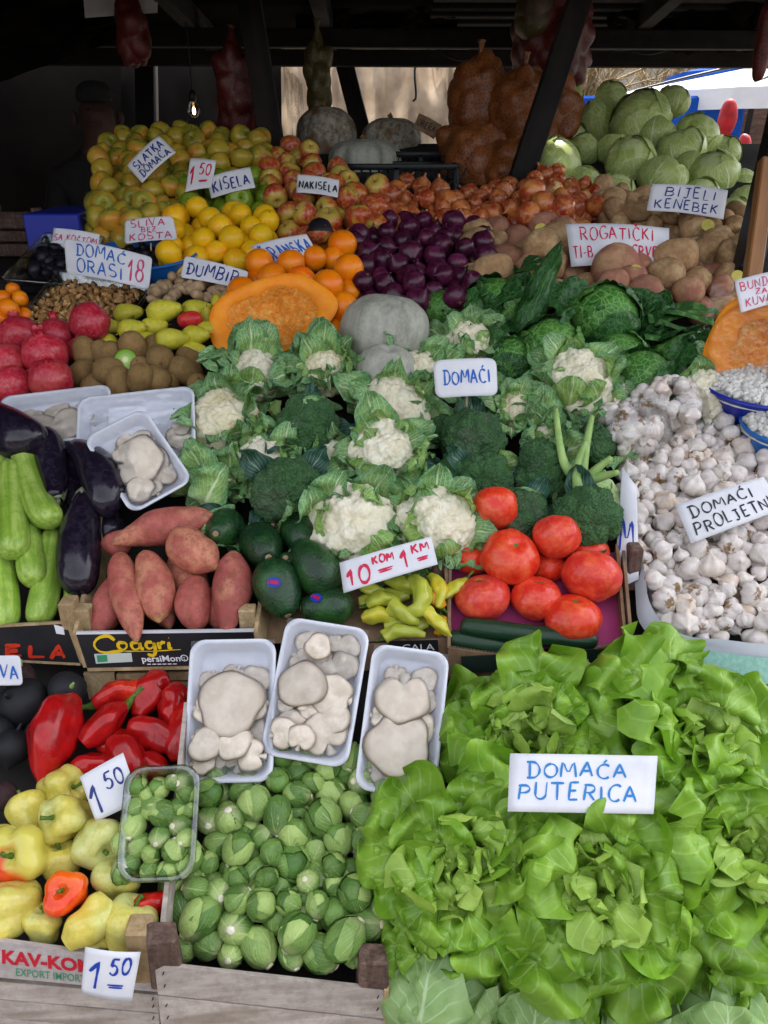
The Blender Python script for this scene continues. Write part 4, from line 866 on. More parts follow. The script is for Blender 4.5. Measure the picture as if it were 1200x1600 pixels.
# seller, standing in the dark at the left
def skinbody():
    me = bpy.data.meshes.new('person')
    vs = [(0, 0, .95), (0, 0, 1.12), (0, -.01, 1.30), (0, 0, 1.42), (0, -.005, 1.50), (0, -.02, 1.60), (0, -.02, 1.68), (.17, 0, 1.37), (.25, -.03, 1.14), (.22, -.20, 1.0), (-.17, 0, 1.37), (-.25, -.03, 1.14), (-.22, -.2, 1.0), (.1, 0, .85), (.11, -.01, .48), (.11, 0, .06), (.11, -.12, .04), (-.1, 0, .85), (-.11, -.01, .48), (-.11, 0, .06), (-.11, -.12, .04), (.20, -.27, .99), (-.2, -.27, .99)]
    es = [(0, 1), (1, 2), (2, 3), (3, 4), (4, 5), (5, 6), (3, 7), (7, 8), (8, 9), (3, 10), (10, 11), (11, 12), (0, 13), (13, 14), (14, 15), (15, 16), (0, 17), (17, 18), (18, 19), (19, 20), (9, 21), (12, 22)]
    rd = [(.17, .13), (.17, .13), (.18, .13), (.13, .09), (.058, .058), (.085, .10), (.075, .09), (.08, .08), (.055, .055), (.04, .04), (.08, .08), (.055, .055), (.04, .04), (.10, .10), (.07, .07), (.05, .05), (.045, .035), (.10, .10), (.07, .07), (.05, .05), (.045, .035), (.035, .02), (.035, .02)]
    me.from_pydata(vs, es, []); o = bpy.data.objects.new('tmp', me); COL.objects.link(o)
    md = o.modifiers.new('s', 'SKIN'); 
    for i, r_ in enumerate(rd): me.skin_vertices[0].data[i].radius = r_
    me.skin_vertices[0].data[0].use_root = True
    sb = o.modifiers.new('b', 'SUBSURF'); sb.levels = 2; bpy.context.view_layer.update()
    ev = o.evaluated_get(bpy.context.evaluated_depsgraph_get()); out = bpy.data.meshes.new_from_object(ev); bpy.data.objects.remove(o)
    out.materials.clear(); out.materials.append(M['coat']); out.materials.append(M['skin'])
    for vv in out.vertices:           # nose, brow, chin
        c = vv.co
        if c.z > 1.5 and c.y < -.08:
            c.y -= .028*math.exp(-(c.x/.014)**2-((c.z-1.615)/.022)**2); c.y += .008*math.exp(-((abs(c.x)-.03)/.016)**2-((c.z-1.64)/.014)**2); c.y -= .01*math.exp(-(c.x/.03)**2-((c.z-1.56)/.015)**2)
    for p_ in out.polygons:
        p_.use_smooth = True; p_.material_index = 1 if p_.center.z > 1.49 or (p_.center.y < -.22) else 0
    return out
M['coat'] = plain('dark_jacket_cloth', '#211d1c', .85, c2='#191717', scale=20); M['skin'] = plain('skin', '#3c241c', .7, c2='#34201a', scale=30); M['hat'] = plain('dark_wool', '#1a1818', .9, bump=.5, bscale=200)  # the seller's deep shadow is put into this very dark skin colour
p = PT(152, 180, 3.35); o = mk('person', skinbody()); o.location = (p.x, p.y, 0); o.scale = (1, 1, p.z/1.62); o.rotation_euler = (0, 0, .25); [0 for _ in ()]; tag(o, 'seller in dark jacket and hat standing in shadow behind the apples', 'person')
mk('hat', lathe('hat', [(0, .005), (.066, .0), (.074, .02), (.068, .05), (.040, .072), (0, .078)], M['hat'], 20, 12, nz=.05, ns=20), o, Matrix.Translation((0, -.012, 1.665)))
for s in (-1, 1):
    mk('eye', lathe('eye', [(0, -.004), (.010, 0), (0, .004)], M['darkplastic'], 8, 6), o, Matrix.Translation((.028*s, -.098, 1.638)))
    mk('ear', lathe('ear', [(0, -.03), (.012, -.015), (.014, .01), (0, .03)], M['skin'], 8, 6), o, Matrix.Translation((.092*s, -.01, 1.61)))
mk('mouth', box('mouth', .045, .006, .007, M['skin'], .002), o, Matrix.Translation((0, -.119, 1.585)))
# crates of black plastic under the grey pumpkins
def lattice_crate(c, sx, sy, sz, label, mat=None):
    mat = mat or M['darkplastic']; o = mk('plastic_crate', None); o.location = c; tag(o, label, 'crate')
    def side(w_, m_):
        parts = []; nx = max(4, int(w_/.028)); nz = max(2, int(sz/.028))
        for i in range(nx+1):
            for s in (-1, 1):
                x = -w_/2+w_*i/nx
                parts.append((box('q', .0045, .004, math.hypot(w_/nx*nz, sz) if False else sz*1.1, mat, 0), Matrix.Translation((x, 0, 0)) @ Matrix.Rotation(s*.5, 4, 'Y')))
        parts += [(box('q', w_+.01, .012, .02, mat, .002), Matrix.Translation((0, 0, sz/2))), (box('q', w_+.01, .010, .015, mat, .002), Matrix.Translation((0, 0, -sz/2)))]
        parts += [(box('q', .02, .012, sz, mat, .002), Matrix.Translation((x, 0, 0))) for x in (-w_/2, 0, w_/2)]
        sd = mk('lattice_side', joinm('lattice_side', parts), o, m_)
    side(sx, Matrix.Translation((0, -sy/2, 0))); side(sx, Matrix.Translation((0, sy/2, 0)))
    side(sy, Matrix.Translation((-sx/2, 0, 0)) @ Matrix.Rotation(R(90), 4, 'Z')); side(sy, Matrix.Translation((sx/2, 0, 0)) @ Matrix.Rotation(R(90), 4, 'Z'))
    mk('crate_bottom', box('crate_bottom', sx, sy, .006, mat), o, Matrix.Translation((0, 0, -sz/2+.02))); return o
q = PT(618, 290, 2.82); lattice_crate(q, .40, .30, .13, 'black lattice crate behind the brown onions')
q = PT(655, 262, 3.12); lattice_crate(q, .26, .30, .10, 'upper black lattice crate behind, beside the onion sacks')
st = mk('side_table', None); tag(st, 'low dark side table under the shadowy crates at the far left', 'table')
mk('table_top', box('table_top', 1.5, .9, .03, M['roofwood']), st, Matrix.Translation((-1.75, 3.05, 1.18)))
for x in (-2.4, -1.1):
    for y in (2.7, 3.4): mk('leg', box('leg', .05, .05, 1.17, M['roofwood']), st, Matrix.Translation((x, y, .585)))
for i, (u, v, t, w_) in enumerate([(60, 345, 3.0, .34), (85, 300, 3.2, .4), (10, 315, 3.1, .3)]):
    o = mk('wooden_crate', None); p = PT(u, v, t); p.z = 1.28; o.location = p; tag(o, ['shadowy wooden crate at the far left behind the plums', 'shadowy wooden crate before the seller at the far left', 'shadowy crate at the left edge below the tarpaulin'][i], 'crate')
    for k in range(3): mk('slat', box('slat', w_, .01, .035, M['woodbrown']), o, Matrix.Translation((0, -.12, -.05+k*.045)))
    for s in (-1, 1): mk('corner_post', box('corner_post', .03, .03, .16, M['woodbrown']), o, Matrix.Translation((s*w_/2, -.10, 0)))
    mk('crate_bottom', box('crate_bottom', w_, .24, .01, M['woodbrown']), o, Matrix.Translation((0, 0, -.07)))

# unseen stalls added behind the camera to keep low sky light off the back
op = mk('light_blocking_stalls', None); tag(op, 'unseen row of stalls added behind the viewer to cut low sky light', 'market stalls')
M['blockerwall'] = plain('dull_blocker_boards', '#6a635c', .85, c2='#4e4842', scale=3)
for i in range(7):
    mk('blocker_front', box('blocker_front', 2.9, 2.2, 1.7+.2*(i % 3), M['blockerwall'], .01), op, Matrix.Translation((-9+3*i, -5.2, .9)))
    mk('blocker_awning', box('blocker_awning', 2.95, 1.1, .04, M['tarpbeige'], .005), op, Matrix.Translation((-9+3*i, -4.0, 1.95)) @ Matrix.Rotation(.2, 4, 'X'))
# ================================================================== produce on the display
RN = random.Random(77)
def item(tm, u, v, px, d0, cat, group, look, lift=0, axis=None, spin=None, t=None, sc=(1, 1, 1)):
    p = PT(u, v, t) if t else P(u, v, lift); s = m2(px, p)/d0; sc = (sc[0], sc[1], max(sc[2], .94)) if cat == 'cabbage' else sc
    ax = axis if axis is not None else rdir(RN)
    o = put(tm, MX(p, ax, RN.uniform(0, 6.28) if spin is None else spin, [s*k for k in sc]), None, cat, group)
    o['look'] = look; return o
def heapof(tms, pts, r0, cat, group, look, bias=(0, 0, .3), k=.9, el=None):
    out = []
    for p, r in pts:
        s = r/r0*1.1; o = put(RN.choice(tms), MX(p, rdir(RN, bias, k), RN.uniform(0, 6.28), s if not el else [s*RN.uniform(*el), s*RN.uniform(*el), s*RN.uniform(*el)]), None, cat, group)
        o['look'] = look; out.append(o)
    return out
# tomatoes
L = []
for (u, v, px, lf, ax) in [(738, 872, 66, -.015, (0, 0, 1)), (916, 862, 74, -.012, (0, -.3, 1)), (856, 885, 60, -.02, (0, 0, 1)), (754, 934, 90, .005, (-.2, .2, 1)), (838, 935, 82, .005, (.1, .1, 1)), (894, 966, 92, .012, (.1, .1, 1)),
                           (924, 899, 97, .022, (.3, .5, .7)), (796, 871, 94, .03, (.15, -.4, .8)), (773, 795, 78, .045, (.1, .9, .3)), (869, 839, 78, .045, (0, .8, .5))]:
    L.append(item(TOM[len(L) % 5], u, v, px, .092, 'tomato', 'large red tomatoes in the cardboard box', 'large ripe red tomato', lf, ax))
label_heap(L, 'large ripe red tomato', [('the cucumbers', 815, 995), ('the broccoli', 830, 770), ('the hot peppers', 690, 930), ('the garlic box', 990, 880)])
# cucumbers
def along(nm, mat, u0, v0, u1, v1, px, l0, l1, prof, seed, label, cat, group=None, bend=.0, parts=(), **kw):
    a, b = P(u0, v0, l0), P(u1, v1, l1); r = m2(px, (a+b)/2)/2; h = (b-a).length/2
    me = lathe(nm, [(x*r, y*h) for x, y in prof], M[mat], 28, 26, seed=seed, bend=bend*4, **kw)
    o = put(T(nm, me, [(n_, m_, Matrix.Translation((0, 0, z_*h))) for n_, m_, z_ in parts]), MX((a+b)/2, b-a, seed*1.3), label, cat, group); return o
CUC = [(0, -1), (.5, -.985), (.85, -.9), (1, -.6), (1, 0), (.97, .6), (.8, .9), (.45, .985), (0, 1)]
along('cucumber', 'cucumber', 718, 978, 932, 1004, 32, .012, .012, CUC, 1, 'long dark green cucumber lying in front of the tomatoes', 'cucumber', bend=.004, lobes=9, lamp=.03, nz=.05, ns=24)
along('cucumber', 'cucumber', 700, 997, 800, 1013, 30, -.004, -.008, CUC, 2, 'shorter dark cucumber partly under the long one', 'cucumber', lobes=9, lamp=.03, nz=.05, ns=24)
# avocados
STK = []
for i, (u, v, px, lf, ax, lb, sc) in enumerate([(350, 826, 62, .01, (-.1, -.9, .25), 'end-on avocado beside the tip of the topmost sweet potato', 1), (466, 831, 62, .01, (.15, -.9, .0), 'avocado with its scar turned right, behind the others near the cauliflower', 1), (409, 853, 68, .018, (.3, -.8, .05), 'avocado in the middle of the back row, scar facing out', 1),
                                             (495, 888, 74, .03, (-.5, .4, .5), 'pebbly avocado touching the 10 KOM 1 KM sign', 1), (434, 918, 74, .03, (.35, -.72, -.5), 'avocado with round blue sticker right of the sweet potatoes', 1), (512, 948, 62, .01, (-.95, -.2, .05), 'avocado with blue sticker lying above the middle mushroom tray', 1), (450, 895, 60, -.02, (0, -.5, 1), 'avocado hidden between the stickered ones', 1)]):
    o = item(AVO[i % 3], u, v, px, .078, 'avocado', 'avocados in a box', 'x', lf, ax); del o['look']; o['label'] = lb
    if i in (4, 5): STK.append((o, u+(-6, -18)[i-4], v+(-8, -14)[i-4], px))
# sweet potatoes
def sweet(kind, u0, v0, u1, v1, px, l0, l1, seed, label, bend=.006):
    a, b = P(u0, v0, l0), P(u1, v1, l1); r = m2(px, (a+b)/2)/2
    me = sweetbody(kind, r, (b-a).length/2, seed, bend); put(T('sweet_potato', me), MX((a+b)/2, b-a, seed*1.7), label, 'sweet potato', 'sweet potatoes in the black printed crate')
sweet(1, 205, 843, 158, 856, 40, .02, .015, 1, 'small sweet potato tip poking out under the topmost one')
sweet(0, 174, 845, 334, 804, 56, .05, .03, 2, 'topmost long sweet potato lying crosswise to the right', .012)
sweet(1, 270, 838, 341, 890, 68, .035, .04, 3, 'plump pink sweet potato, pointed end towards the avocados')
sweet(2, 330, 920, 352, 985, 46, -.01, -.015, 4, 'sweet potato hidden low behind the wooden crate corner')
sweet(2, 250, 900, 262, 985, 44, -.01, -.015, 5, 'sweet potato hidden low between the two middle ones')
sweet(0, 185, 888, 157, 995, 50, .005, -.004, 6, 'pink sweet potato standing leftmost in the crate')
sweet(1, 187, 868, 214, 1004, 54, .02, .03, 7, 'long brownish sweet potato whose tip hangs over the crate front')
sweet(2, 228, 860, 252, 972, 60, .035, .02, 8, 'upright pink sweet potato in the middle of the crate')
sweet(2, 305, 897, 302, 988, 58, .02, .008, 9, 'stubby brown-red sweet potato right of the middle')
sweet(0, 352, 995, 368, 862, 62, .012, .03, 10, 'long pink sweet potato rightmost beside the avocados')
sweet(1, 275, 868, 320, 950, 60, -.01, -.03, 11, 'dark sweet potato behind the plump pink one')
# aubergines and courgettes
AUB = [(0, -1), (.45, -.97), (.85, -.78), (1, -.4), (.95, .1), (.74, .55), (.58, .85), (.4, .97), (0, 1)]
def aub(u0, v0, u1, v1, px, l0, l1, s, label, cal=True, bend=.01):
    a, b = P(u0, v0, l0), P(u1, v1, l1); r = m2(px, (a+b)/2)/2
    ps = [('calyx', calyx_aub(r), .97), ('stem', tube('stem', [(0, 0, 0), (.002, 0, .012), (.006, 0, .03)], [.006, .005, .006], M['aubcal'], 8), .98)] if cal else []
    along('aubergine', 'aubergine', u0, v0, u1, v1, px, l0, l1, AUB, s, label, 'aubergine', 'dark aubergines', bend, ps)
aub(55, 702, -30, 640, 78, .05, .03, 1, 'big glossy aubergine at the left edge above the courgettes', False)
aub(72, 676, 90, 782, 52, .02, .03, 2, 'aubergine with pale green calyx hanging down beside the courgette')
aub(178, 790, 122, 688, 62, .045, .035, 3, 'aubergine leaning against the tilted mushroom tray', False, .02)
aub(112, 700, 118, 810, 50, -.005, -.01, 4, 'dark aubergine squeezed between two others', False)
aub(118, 925, 135, 765, 66, .03, .03, 5, 'long upright aubergine with blueish shine, lowest in the pile', True)
aub(175, 845, 150, 760, 50, -.02, -.02, 6, 'aubergine in shadow behind the topmost sweet potato', False)
COU = [(0, -1), (.55, -.98), (.92, -.82), (1, -.5), (.93, 0), (.82, .5), (.8, .82), (.62, .95), (.35, 1), (0, .99)]
def cou(u0, v0, u1, v1, px, l0, l1, s, label, bend=.003):
    px *= .88
    along('courgette', 'courgette', u0, v0, u1, v1, px, l0, l1, COU, s, label, 'courgette', 'pale green courgettes', bend, [('stem', lathe('stem', [(0, -.004), (.012, -.004), (.009, .006), (.008, .014), (0, .014)], M['stalk'], 10, 7, lobes=5, lamp=.3), 1.0)], lobes=6, lamp=.05, nz=.035, ns=14)
cou(5, 985, 0, 855, 60, .0, .0, 3, 'courgette lying lowest at the left edge')
cou(62, 975, 85, 830, 52, -.005, -.008, 4, 'courgette standing beside the long aubergine')
cou(110, 985, 112, 915, 34, -.01, -.02, 7, 'courgette end peeping beside the sweet potato crate')
cou(52, 912, 42, 800, 50, .02, .01, 5, 'short courgette in the middle of the heap')
cou(75, 825, 30, 700, 56, .035, .025, 2, 'bent courgette with flared end under the aubergine calyx', .02)
cou(20, 868, 14, 728, 58, .05, .03, 1, 'large courgette on top at the left')
cou(-5, 770, 5, 690, 44, .02, .01, 6, 'courgette partly cut by the left edge, behind')
# dark roots
for i, (u, v, px) in enumerate([(38, 1100, 78), (105, 1078, 58), (-8, 1150, 66), (20, 1170, 60), (60, 1150, 50), (8, 1245, 44), (30, 1060, 50)]):
    me = lathe('black_radish', [(0, -1.2), (.06, -1.05), (.3, -.85), (.85, -.4), (1, .1), (.8, .6), (.4, .88), (.2, .95), (0, .95)], M['beet' if i > 4 else 'radish'], 24, 18, nz=.08, ns=1.5, seed=i)
    p = P(u, v, -.03+.01*(i % 2)); s = m2(px, p)/2
    o = put(T('beetroot' if i > 4 else 'black_radish', me, [('leaf_stub', tube('leaf_stub', [(0, 0, .9), (.05, 0, 1.1), (.12, 0, 1.3)], [.14, .1, .06], M['stalk'] if i in (1, 6) else M['radish'], 7), Matrix())]), MX(p, [(-.2, -.4, .6), (.5, -.5, .6), (.3, -.8, .2), (.1, .6, .6), (.6, .1, .5), (-.3, -.5, .7), (.2, .1, .9)][i], i, s), ['large round black radish behind the long red pepper', 'black radish with greenish top under the printed crate', 'black radish cut by the left edge', 'black radish low at the left edge', 'dark radish in shadow left of the long red pepper', 'brown beetroot with roots above the yellow peppers', 'dark beet just under the VA sign'][i], 'beetroot' if i > 4 else 'radish')
# red peppers
def lp(pts, rad, nm, mat, seed, label, cat, group, stem=True):
    W = [P(*q) for q in pts]; sc = depth(W[0])/FPX*(.82 if nm == 'hot_pepper' else 1); o = longpep(nm, mat, W, [r_*sc for r_ in rad], stem, seed); tag(o, label, cat, group); return o
RP = 'red peppers in the crate under the sweet potatoes'
lp([(265, 1062, -.03), (240, 1075, -.03), (215, 1120, -.03)], [15, 24, 24, 10], 'red_pepper', 'redpep', 7, 'deep red pepper at the back under the crate', 'pepper', RP, False)
lp([(150, 1100, -.025), (185, 1085, -.02), (235, 1075, -.025)], [14, 22, 22, 8], 'red_pepper', 'redpep', 2, 'curled red pepper with shiny shoulder behind the green stem', 'pepper', RP)
lp([(290, 1080, -.025), (270, 1095, -.02), (268, 1140, -.02)], [14, 22, 22, 10], 'red_pepper', 'redpep', 3, 'red pepper against the left mushroom tray, upper', 'pepper', RP)
lp([(278, 1172, -.02), (245, 1150, -.015), (205, 1138, -.015)], [10, 24, 26, 18], 'red_pepper', 'redpep', 4, 'orange-red pepper with stem towards the mushroom tray', 'pepper', RP)
lp([(295, 1105, -.015), (285, 1140, -.01), (280, 1190, -.02)], [16, 22, 22, 12], 'red_pepper', 'redpep', 5, 'orange-red pepper pressed against the left mushroom tray', 'pepper', RP)
lp([(196, 1103, -.01), (165, 1130, -.005), (130, 1162, -.01)], [10, 20, 24, 14], 'red_pepper', 'redpep', 6, 'orange-red pepper with bright green stem on top', 'pepper', RP)
lp([(112, 1195, -.02), (140, 1198, -.015), (180, 1190, -.02)], [10, 22, 22, 12], 'red_pepper', 'redpep', 8, 'red pepper lying level with the upper 1.50 sign', 'pepper', RP, False)
lp([(176, 1158, -.01), (198, 1180, -.005), (212, 1225, -.01)], [12, 26, 26, 14], 'red_pepper', 'redpep', 9, 'wrinkled red pepper right of the upper 1.50 sign', 'pepper', RP)
lp([(150, 1150, -.035), (185, 1165, -.035), (225, 1180, -.035)], [12, 24, 24, 12], 'red_pepper', 'redpep', 13, 'red pepper low in the middle, beneath the other red ones', 'pepper', RP, False)
lp([(255, 1185, -.025), (240, 1200, -.025), (225, 1230, -.03)], [12, 24, 24, 12], 'red_pepper', 'redpep', 14, 'red pepper behind the far rim of the clear punnet', 'pepper', RP, False)
lp([(118, 1088, .0), (92, 1120, .008), (75, 1170, .005), (64, 1225, -.005)], [10, 32, 36, 26, 4], 'red_pepper', 'redpep', 11, 'largest long red pepper, pointing down to the yellow peppers', 'pepper', RP, False)
lp([(262, 1405, .01), (235, 1412, .01), (200, 1414, .005)], [14, 16, 15, 8], 'red_pepper', 'redpep', 12, 'red pepper tip showing under the clear punnet of sprouts', 'pepper', RP, False)
# yellow bell peppers
BP = []
for i, (u, v, px, lf, ax, mt, el, lb) in enumerate([(185, 1378, 80, -.01, (.1, .2, 1), 'yelpep', 1, 'yellow pepper underneath the clear punnet'), (95, 1350, 70, -.02, (0, .2, 1), 'yelpep', 1, 'shadowed yellow pepper behind the small red-orange one'), (-8, 1318, 60, -.01, (.5, -.3, .6), 'yelpep', 1, 'yellow pepper sliver at the left edge'), (95, 1230, 72, -.01, (.7, -.3, .3), 'yelpep', 1.1, 'yellow pepper directly under the longest red pepper'), (42, 1272, 62, -.005, (-.4, .6, .6), 'yelpep', 1.1, 'greenish yellow pepper at the upper left of the crate'),
                                            (108, 1277, 80, .01, (-.4, -.5, .5), 'yelpep', 1.05, 'smooth round yellow pepper left of the upper 1.50 sign'), (155, 1312, 84, .01, (.55, -.8, .1), 'yelpep', .9, 'creamy yellow pepper with stem side out beside the punnet'), (42, 1330, 95, .012, (-.3, -.7, .5), 'patchpep', .95, 'yellow pepper with large orange-red patch'),
                                            (70, 1448, 62, .0, (0, .3, 1), 'yelpep', 1, 'yellow pepper between the large left one and the long one'), (22, 1420, 92, .01, (-.9, -.4, .2), 'yelpep', .95, 'large pale yellow pepper at the left edge above the crate'), (205, 1448, 86, .005, (.2, .4, .8), 'yelpep', 1, 'round yellow pepper in the right corner of the crate'), (155, 1465, 60, -.01, (0, 0, 1), 'yelpep', 1, 'yellow pepper low against the crate front'),
                                            (105, 1397, 68, .03, (.0, -.45, .85), 'orpep', 1, 'small shiny red-orange pepper in the middle of the yellow ones')]):
    o = item(bell('bell_pepper', mt, .04, .042*el, i, [3, 4][i % 2], .8), u, v, px, .085, 'pepper', 'yellow bell peppers in the printed crate', 'x', lf, ax)
    del o['look']; o['label'] = lb
lp([(172, 1412, .02), (145, 1440, .025), (106, 1474, .015)], [22, 32, 28, 16], 'bell_pepper', 'yelpep', 21, 'long pale yellow pepper lying slantwise at the crate front', 'pepper', 'yellow bell peppers in the printed crate', False)
# hot peppers
for i, (pts, rad, mt, lb) in enumerate([([(560, 905, 0), (575, 920, 0), (600, 925, 0)], [5, 12, 12, 5], 'chilli', 'hot pepper under the price sign'), ([(600, 905, .0), (630, 912, .01), (660, 920, .01)], [5, 14, 15, 10], 'chilli', 'hot pepper lying level below the red price sign'), ([(575, 945, 0), (595, 935, .01), (625, 940, .005)], [10, 15, 14, 8], 'chilli', 'stout hot pepper with open end left'),
                                         ([(565, 968, 0), (590, 960, 0), (620, 965, 0)], [6, 16, 15, 10], 'chilli', 'pale green hot pepper showing its round end'), ([(600, 998, -.005), (625, 985, -.0), (665, 992, .0)], [14, 15, 13, 5], 'chilli', 'pale hot pepper lowest along the box front'), ([(612, 945, .015), (635, 962, .02), (655, 975, .01)], [16, 16, 12, 4], 'chilli', 'hot pepper lying across the middle'),
                                         ([(640, 905, .02), (660, 920, .03), (655, 950, .03), (625, 955, .02)], [8, 18, 18, 12, 4], 'chilli', 'brightest yellow hot pepper curled on top'), ([(672, 900, .01), (688, 920, .02), (685, 950, .015)], [8, 13, 12, 5], 'chilli', 'bent hot pepper with thin tail near the tomatoes'), ([(665, 955, .02), (690, 980, .02), (705, 995, .01)], [13, 13, 9, 3], 'chilli', 'long hot pepper pointing at the tray corner'),
                                         ([(728, 905, .01), (712, 918, .015), (690, 935, .01)], [5, 12, 12, 7], 'chilli', 'greenish hot pepper leaning on the cardboard edge'), ([(692, 950, .005), (682, 935, .01), (676, 920, 0)], [8, 12, 12, 6], 'chillior', 'orange hot pepper at the right of the heap'), ([(640, 930, -.01), (600, 935, -.012), (560, 940, -.01)], [10, 16, 16, 8], 'chilli', 'hidden hot pepper at the bottom of the heap'),
                                         ([(670, 975, -.008), (640, 975, -.01), (600, 980, -.01)], [8, 15, 16, 8], 'chilli', 'hot pepper in the lower layer at the front'), ([(690, 965, -.004), (692, 980, 0), (680, 990, -.01)], [8, 12, 12, 5], 'chillior', 'small orange hot pepper by the cardboard wall')]):
    lp(pts, rad, 'hot_pepper', mt, i+30, lb, 'hot pepper', 'small hot peppers in a cardboard box', i not in (3, 5))
# brussels sprouts
SPOLY = [(325, 1225), (365, 1190), (560, 1195), (700, 1240), (650, 1330), (625, 1420), (575, 1450), (548, 1500), (440, 1503), (285, 1478), (258, 1440), (268, 1385), (322, 1330)]
pts = heap(SPOLY, .0172, -.050, -.003, 3, .25, 290)
SPO = heapof(SPR, pts, .0203, 'brussels sprout', 'loose brussels sprouts in the slatted crate', 'green brussels sprout', (0, .3, .3), 1.0, (.92, 1.08))
label_heap(SPO, 'green brussels sprout', [('the left crate post', 240, 1450), ('the right crate post', 580, 1500), ('the middle mushroom tray', 470, 1200), ('the clear punnet', 310, 1340), ('the left lettuce', 640, 1390), ('the crate front', 430, 1540), ('the right mushroom tray', 600, 1240)])
# garlic
GPOLY = [(935, 655), (1010, 605), (1080, 650), (1130, 660), (1260, 690), (1260, 1010), (1195, 995), (1050, 985), (1000, 895), (978, 790), (975, 720)]
pts = heap(GPOLY, .0150, -.05, .006, 5, .28, 800)
rest = pts[290:]; pts = pts[:290]
if rest:
    gs = mk('garlic_bulbs', joinm('garlic_bulbs', [(GAR[i % 5][1], MX(p, rdir(RN, (0, .1, .4), 1), i, r/.0200*1.1)) for i, (p, r) in enumerate(rest)])); tag(gs, 'small half buried garlic bulbs filling the gaps of the garlic heap', 'garlic', None, 'stuff')
GL = heapof(GAR, pts, .0190, 'garlic', 'loose garlic bulbs in the lined box', 'white garlic bulb', (0, .1, .4), 1.0, (.9, 1.1))
label_heap(GL, 'white garlic bulb', [('the spring garlic sign', 1130, 795), ('the netted garlic', 1030, 660), ('the far cauliflower', 1105, 625), ('the folded card', 975, 850), ('the box front', 1150, 990), ('the box corner', 1010, 960), ('the right picture edge', 1195, 900), ('the blue bowls', 1180, 690)])
# onions
OP = [(590, 300), (640, 300), (720, 318), (800, 300), (865, 285), (920, 300), (945, 330), (900, 352), (840, 372), (770, 360), (700, 372), (600, 372)]
pts = heap(OP, .0275, -.07, .02, 8, .25, 180)
OL = heapof(ONI, pts, .0265, 'onion', 'brown onions in a heap', 'brown onion', (0, 0, .3))
OL += [item(ONI[i % 4], u, v, px, .053, 'onion', 'brown onions in a heap', 'large brown onion', lf) for i, (u, v, px, lf) in enumerate([(832, 302, 48, .06), (850, 318, 42, .055), (880, 325, 40, .05), (826, 335, 40, .04)])]
label_heap(OL, 'brown onion', [('the black crates', 620, 285), ('the leaning beam foot', 800, 300), ('the red onions', 660, 370), ('the cabbages', 890, 300), ('the red apples', 590, 340), ('the potatoes', 800, 370)])
RO = [(552, 385), (590, 352), (640, 360), (740, 372), (770, 400), (755, 440), (728, 490), (680, 500), (600, 480), (556, 465)]
pts = heap(RO, .0285, -.06, .03, 9, .16, 130)
RL = heapof(RON, pts, .0305, 'red onion', 'dark red onions in a heap', 'dark red onion', (0, 0, .3))
label_heap(RL, 'dark red onion', [('the oranges', 555, 430), ('the grey pumpkins', 610, 490), ('the brown onions', 650, 365), ('the potatoes', 750, 410), ('the savoy cabbages', 700, 490)])
# potatoes
PP = [(930, 305), (1010, 320), (1130, 340), (1170, 352), (1160, 420), (1090, 400), (1050, 360), (960, 350)]
pts = heap(PP, .0255, -.055, .02, 10, .2, 140)
PL = heapof(POT, pts, .032, 'potato', 'pale potatoes behind the ROGATIČKI sign', 'small pale potato', (.4, 0, 0), .8, (.85, 1.2))
label_heap(PL, 'small pale potato', [('the white-potato sign', 1075, 320), ('the red-lettered potato sign', 960, 380), ('the right post', 1165, 400), ('the cabbage pile', 950, 305)])
PP = [(740, 385), (790, 362), (880, 355), (900, 400), (1040, 415), (1160, 400), (1150, 480), (1010, 480), (940, 455), (860, 475), (800, 440), (740, 450)]
pts = heap(PP, .034, -.07, .01, 11, .25, 140)
PL = heapof(BPOT, pts, .045, 'potato', 'large potatoes in front of the ROGATIČKI sign', 'large rough potato', (.4, 0, 0), .8, (.85, 1.2))
for (u, v, px, a) in [(965, 415, 66, 0), (845, 385, 50, 1), (870, 375, 56, 1), (770, 425, 56, 1), (1055, 405, 62, 1), (1010, 455, 50, 2), (958, 445, 45, 2), (990, 435, 40, 2)]:
    o = item(BPOT[2] if a != 1 else BPOT[0], u, v, px, .088, 'potato', 'large potatoes in front of the ROGATIČKI sign', 'big reddish potato' if a != 1 else 'big brown potato', .035, (1, 0, .2)); PL.append(o)
label_heap(PL, 'large rough potato', [('the dark savoy leaf', 800, 440), ('the red-lettered potato sign', 960, 395), ('the leeks', 1050, 480), ('the red onions', 750, 400), ('the right post', 1160, 440), ('the savoy cabbages', 890, 460)])
def cutspud(u, v, px, lift, label, t=None):
    p = P(u, v, lift); r = m2(px, p)/2
    o = put(T('cut_potato', lathe('cut_potato', [(0, -r*1.3), (r*.7, -r*.9), (r, -r*.2), (r, 0), (r*.97, r*.03), (0, r*.03)], M['potato'], 20, 14, nz=.05, ns=30), [('cut_face', lathe('cut_face', [(0, 0), (r*.93, 0), (r*.9, r*.04), (0, r*.05)], M['spud_cut'], 20, 8), Matrix.Translation((0, 0, r*.02)))]), MX(p, (-.1, -.8, .5), 0, 1), label, 'potato', 'potatoes cut open to show the flesh')
cutspud(845, 358, 19, .06, 'potato cut open, at the onions left of the red-lettered sign'); cutspud(993, 423, 20, .06, 'potato cut open, below the red-lettered potato sign'); cutspud(1106, 352, 20, .05, 'potato cut open among the small pale ones'); cutspud(1152, 432, 20, .03, 'potato cut open beside the right post')
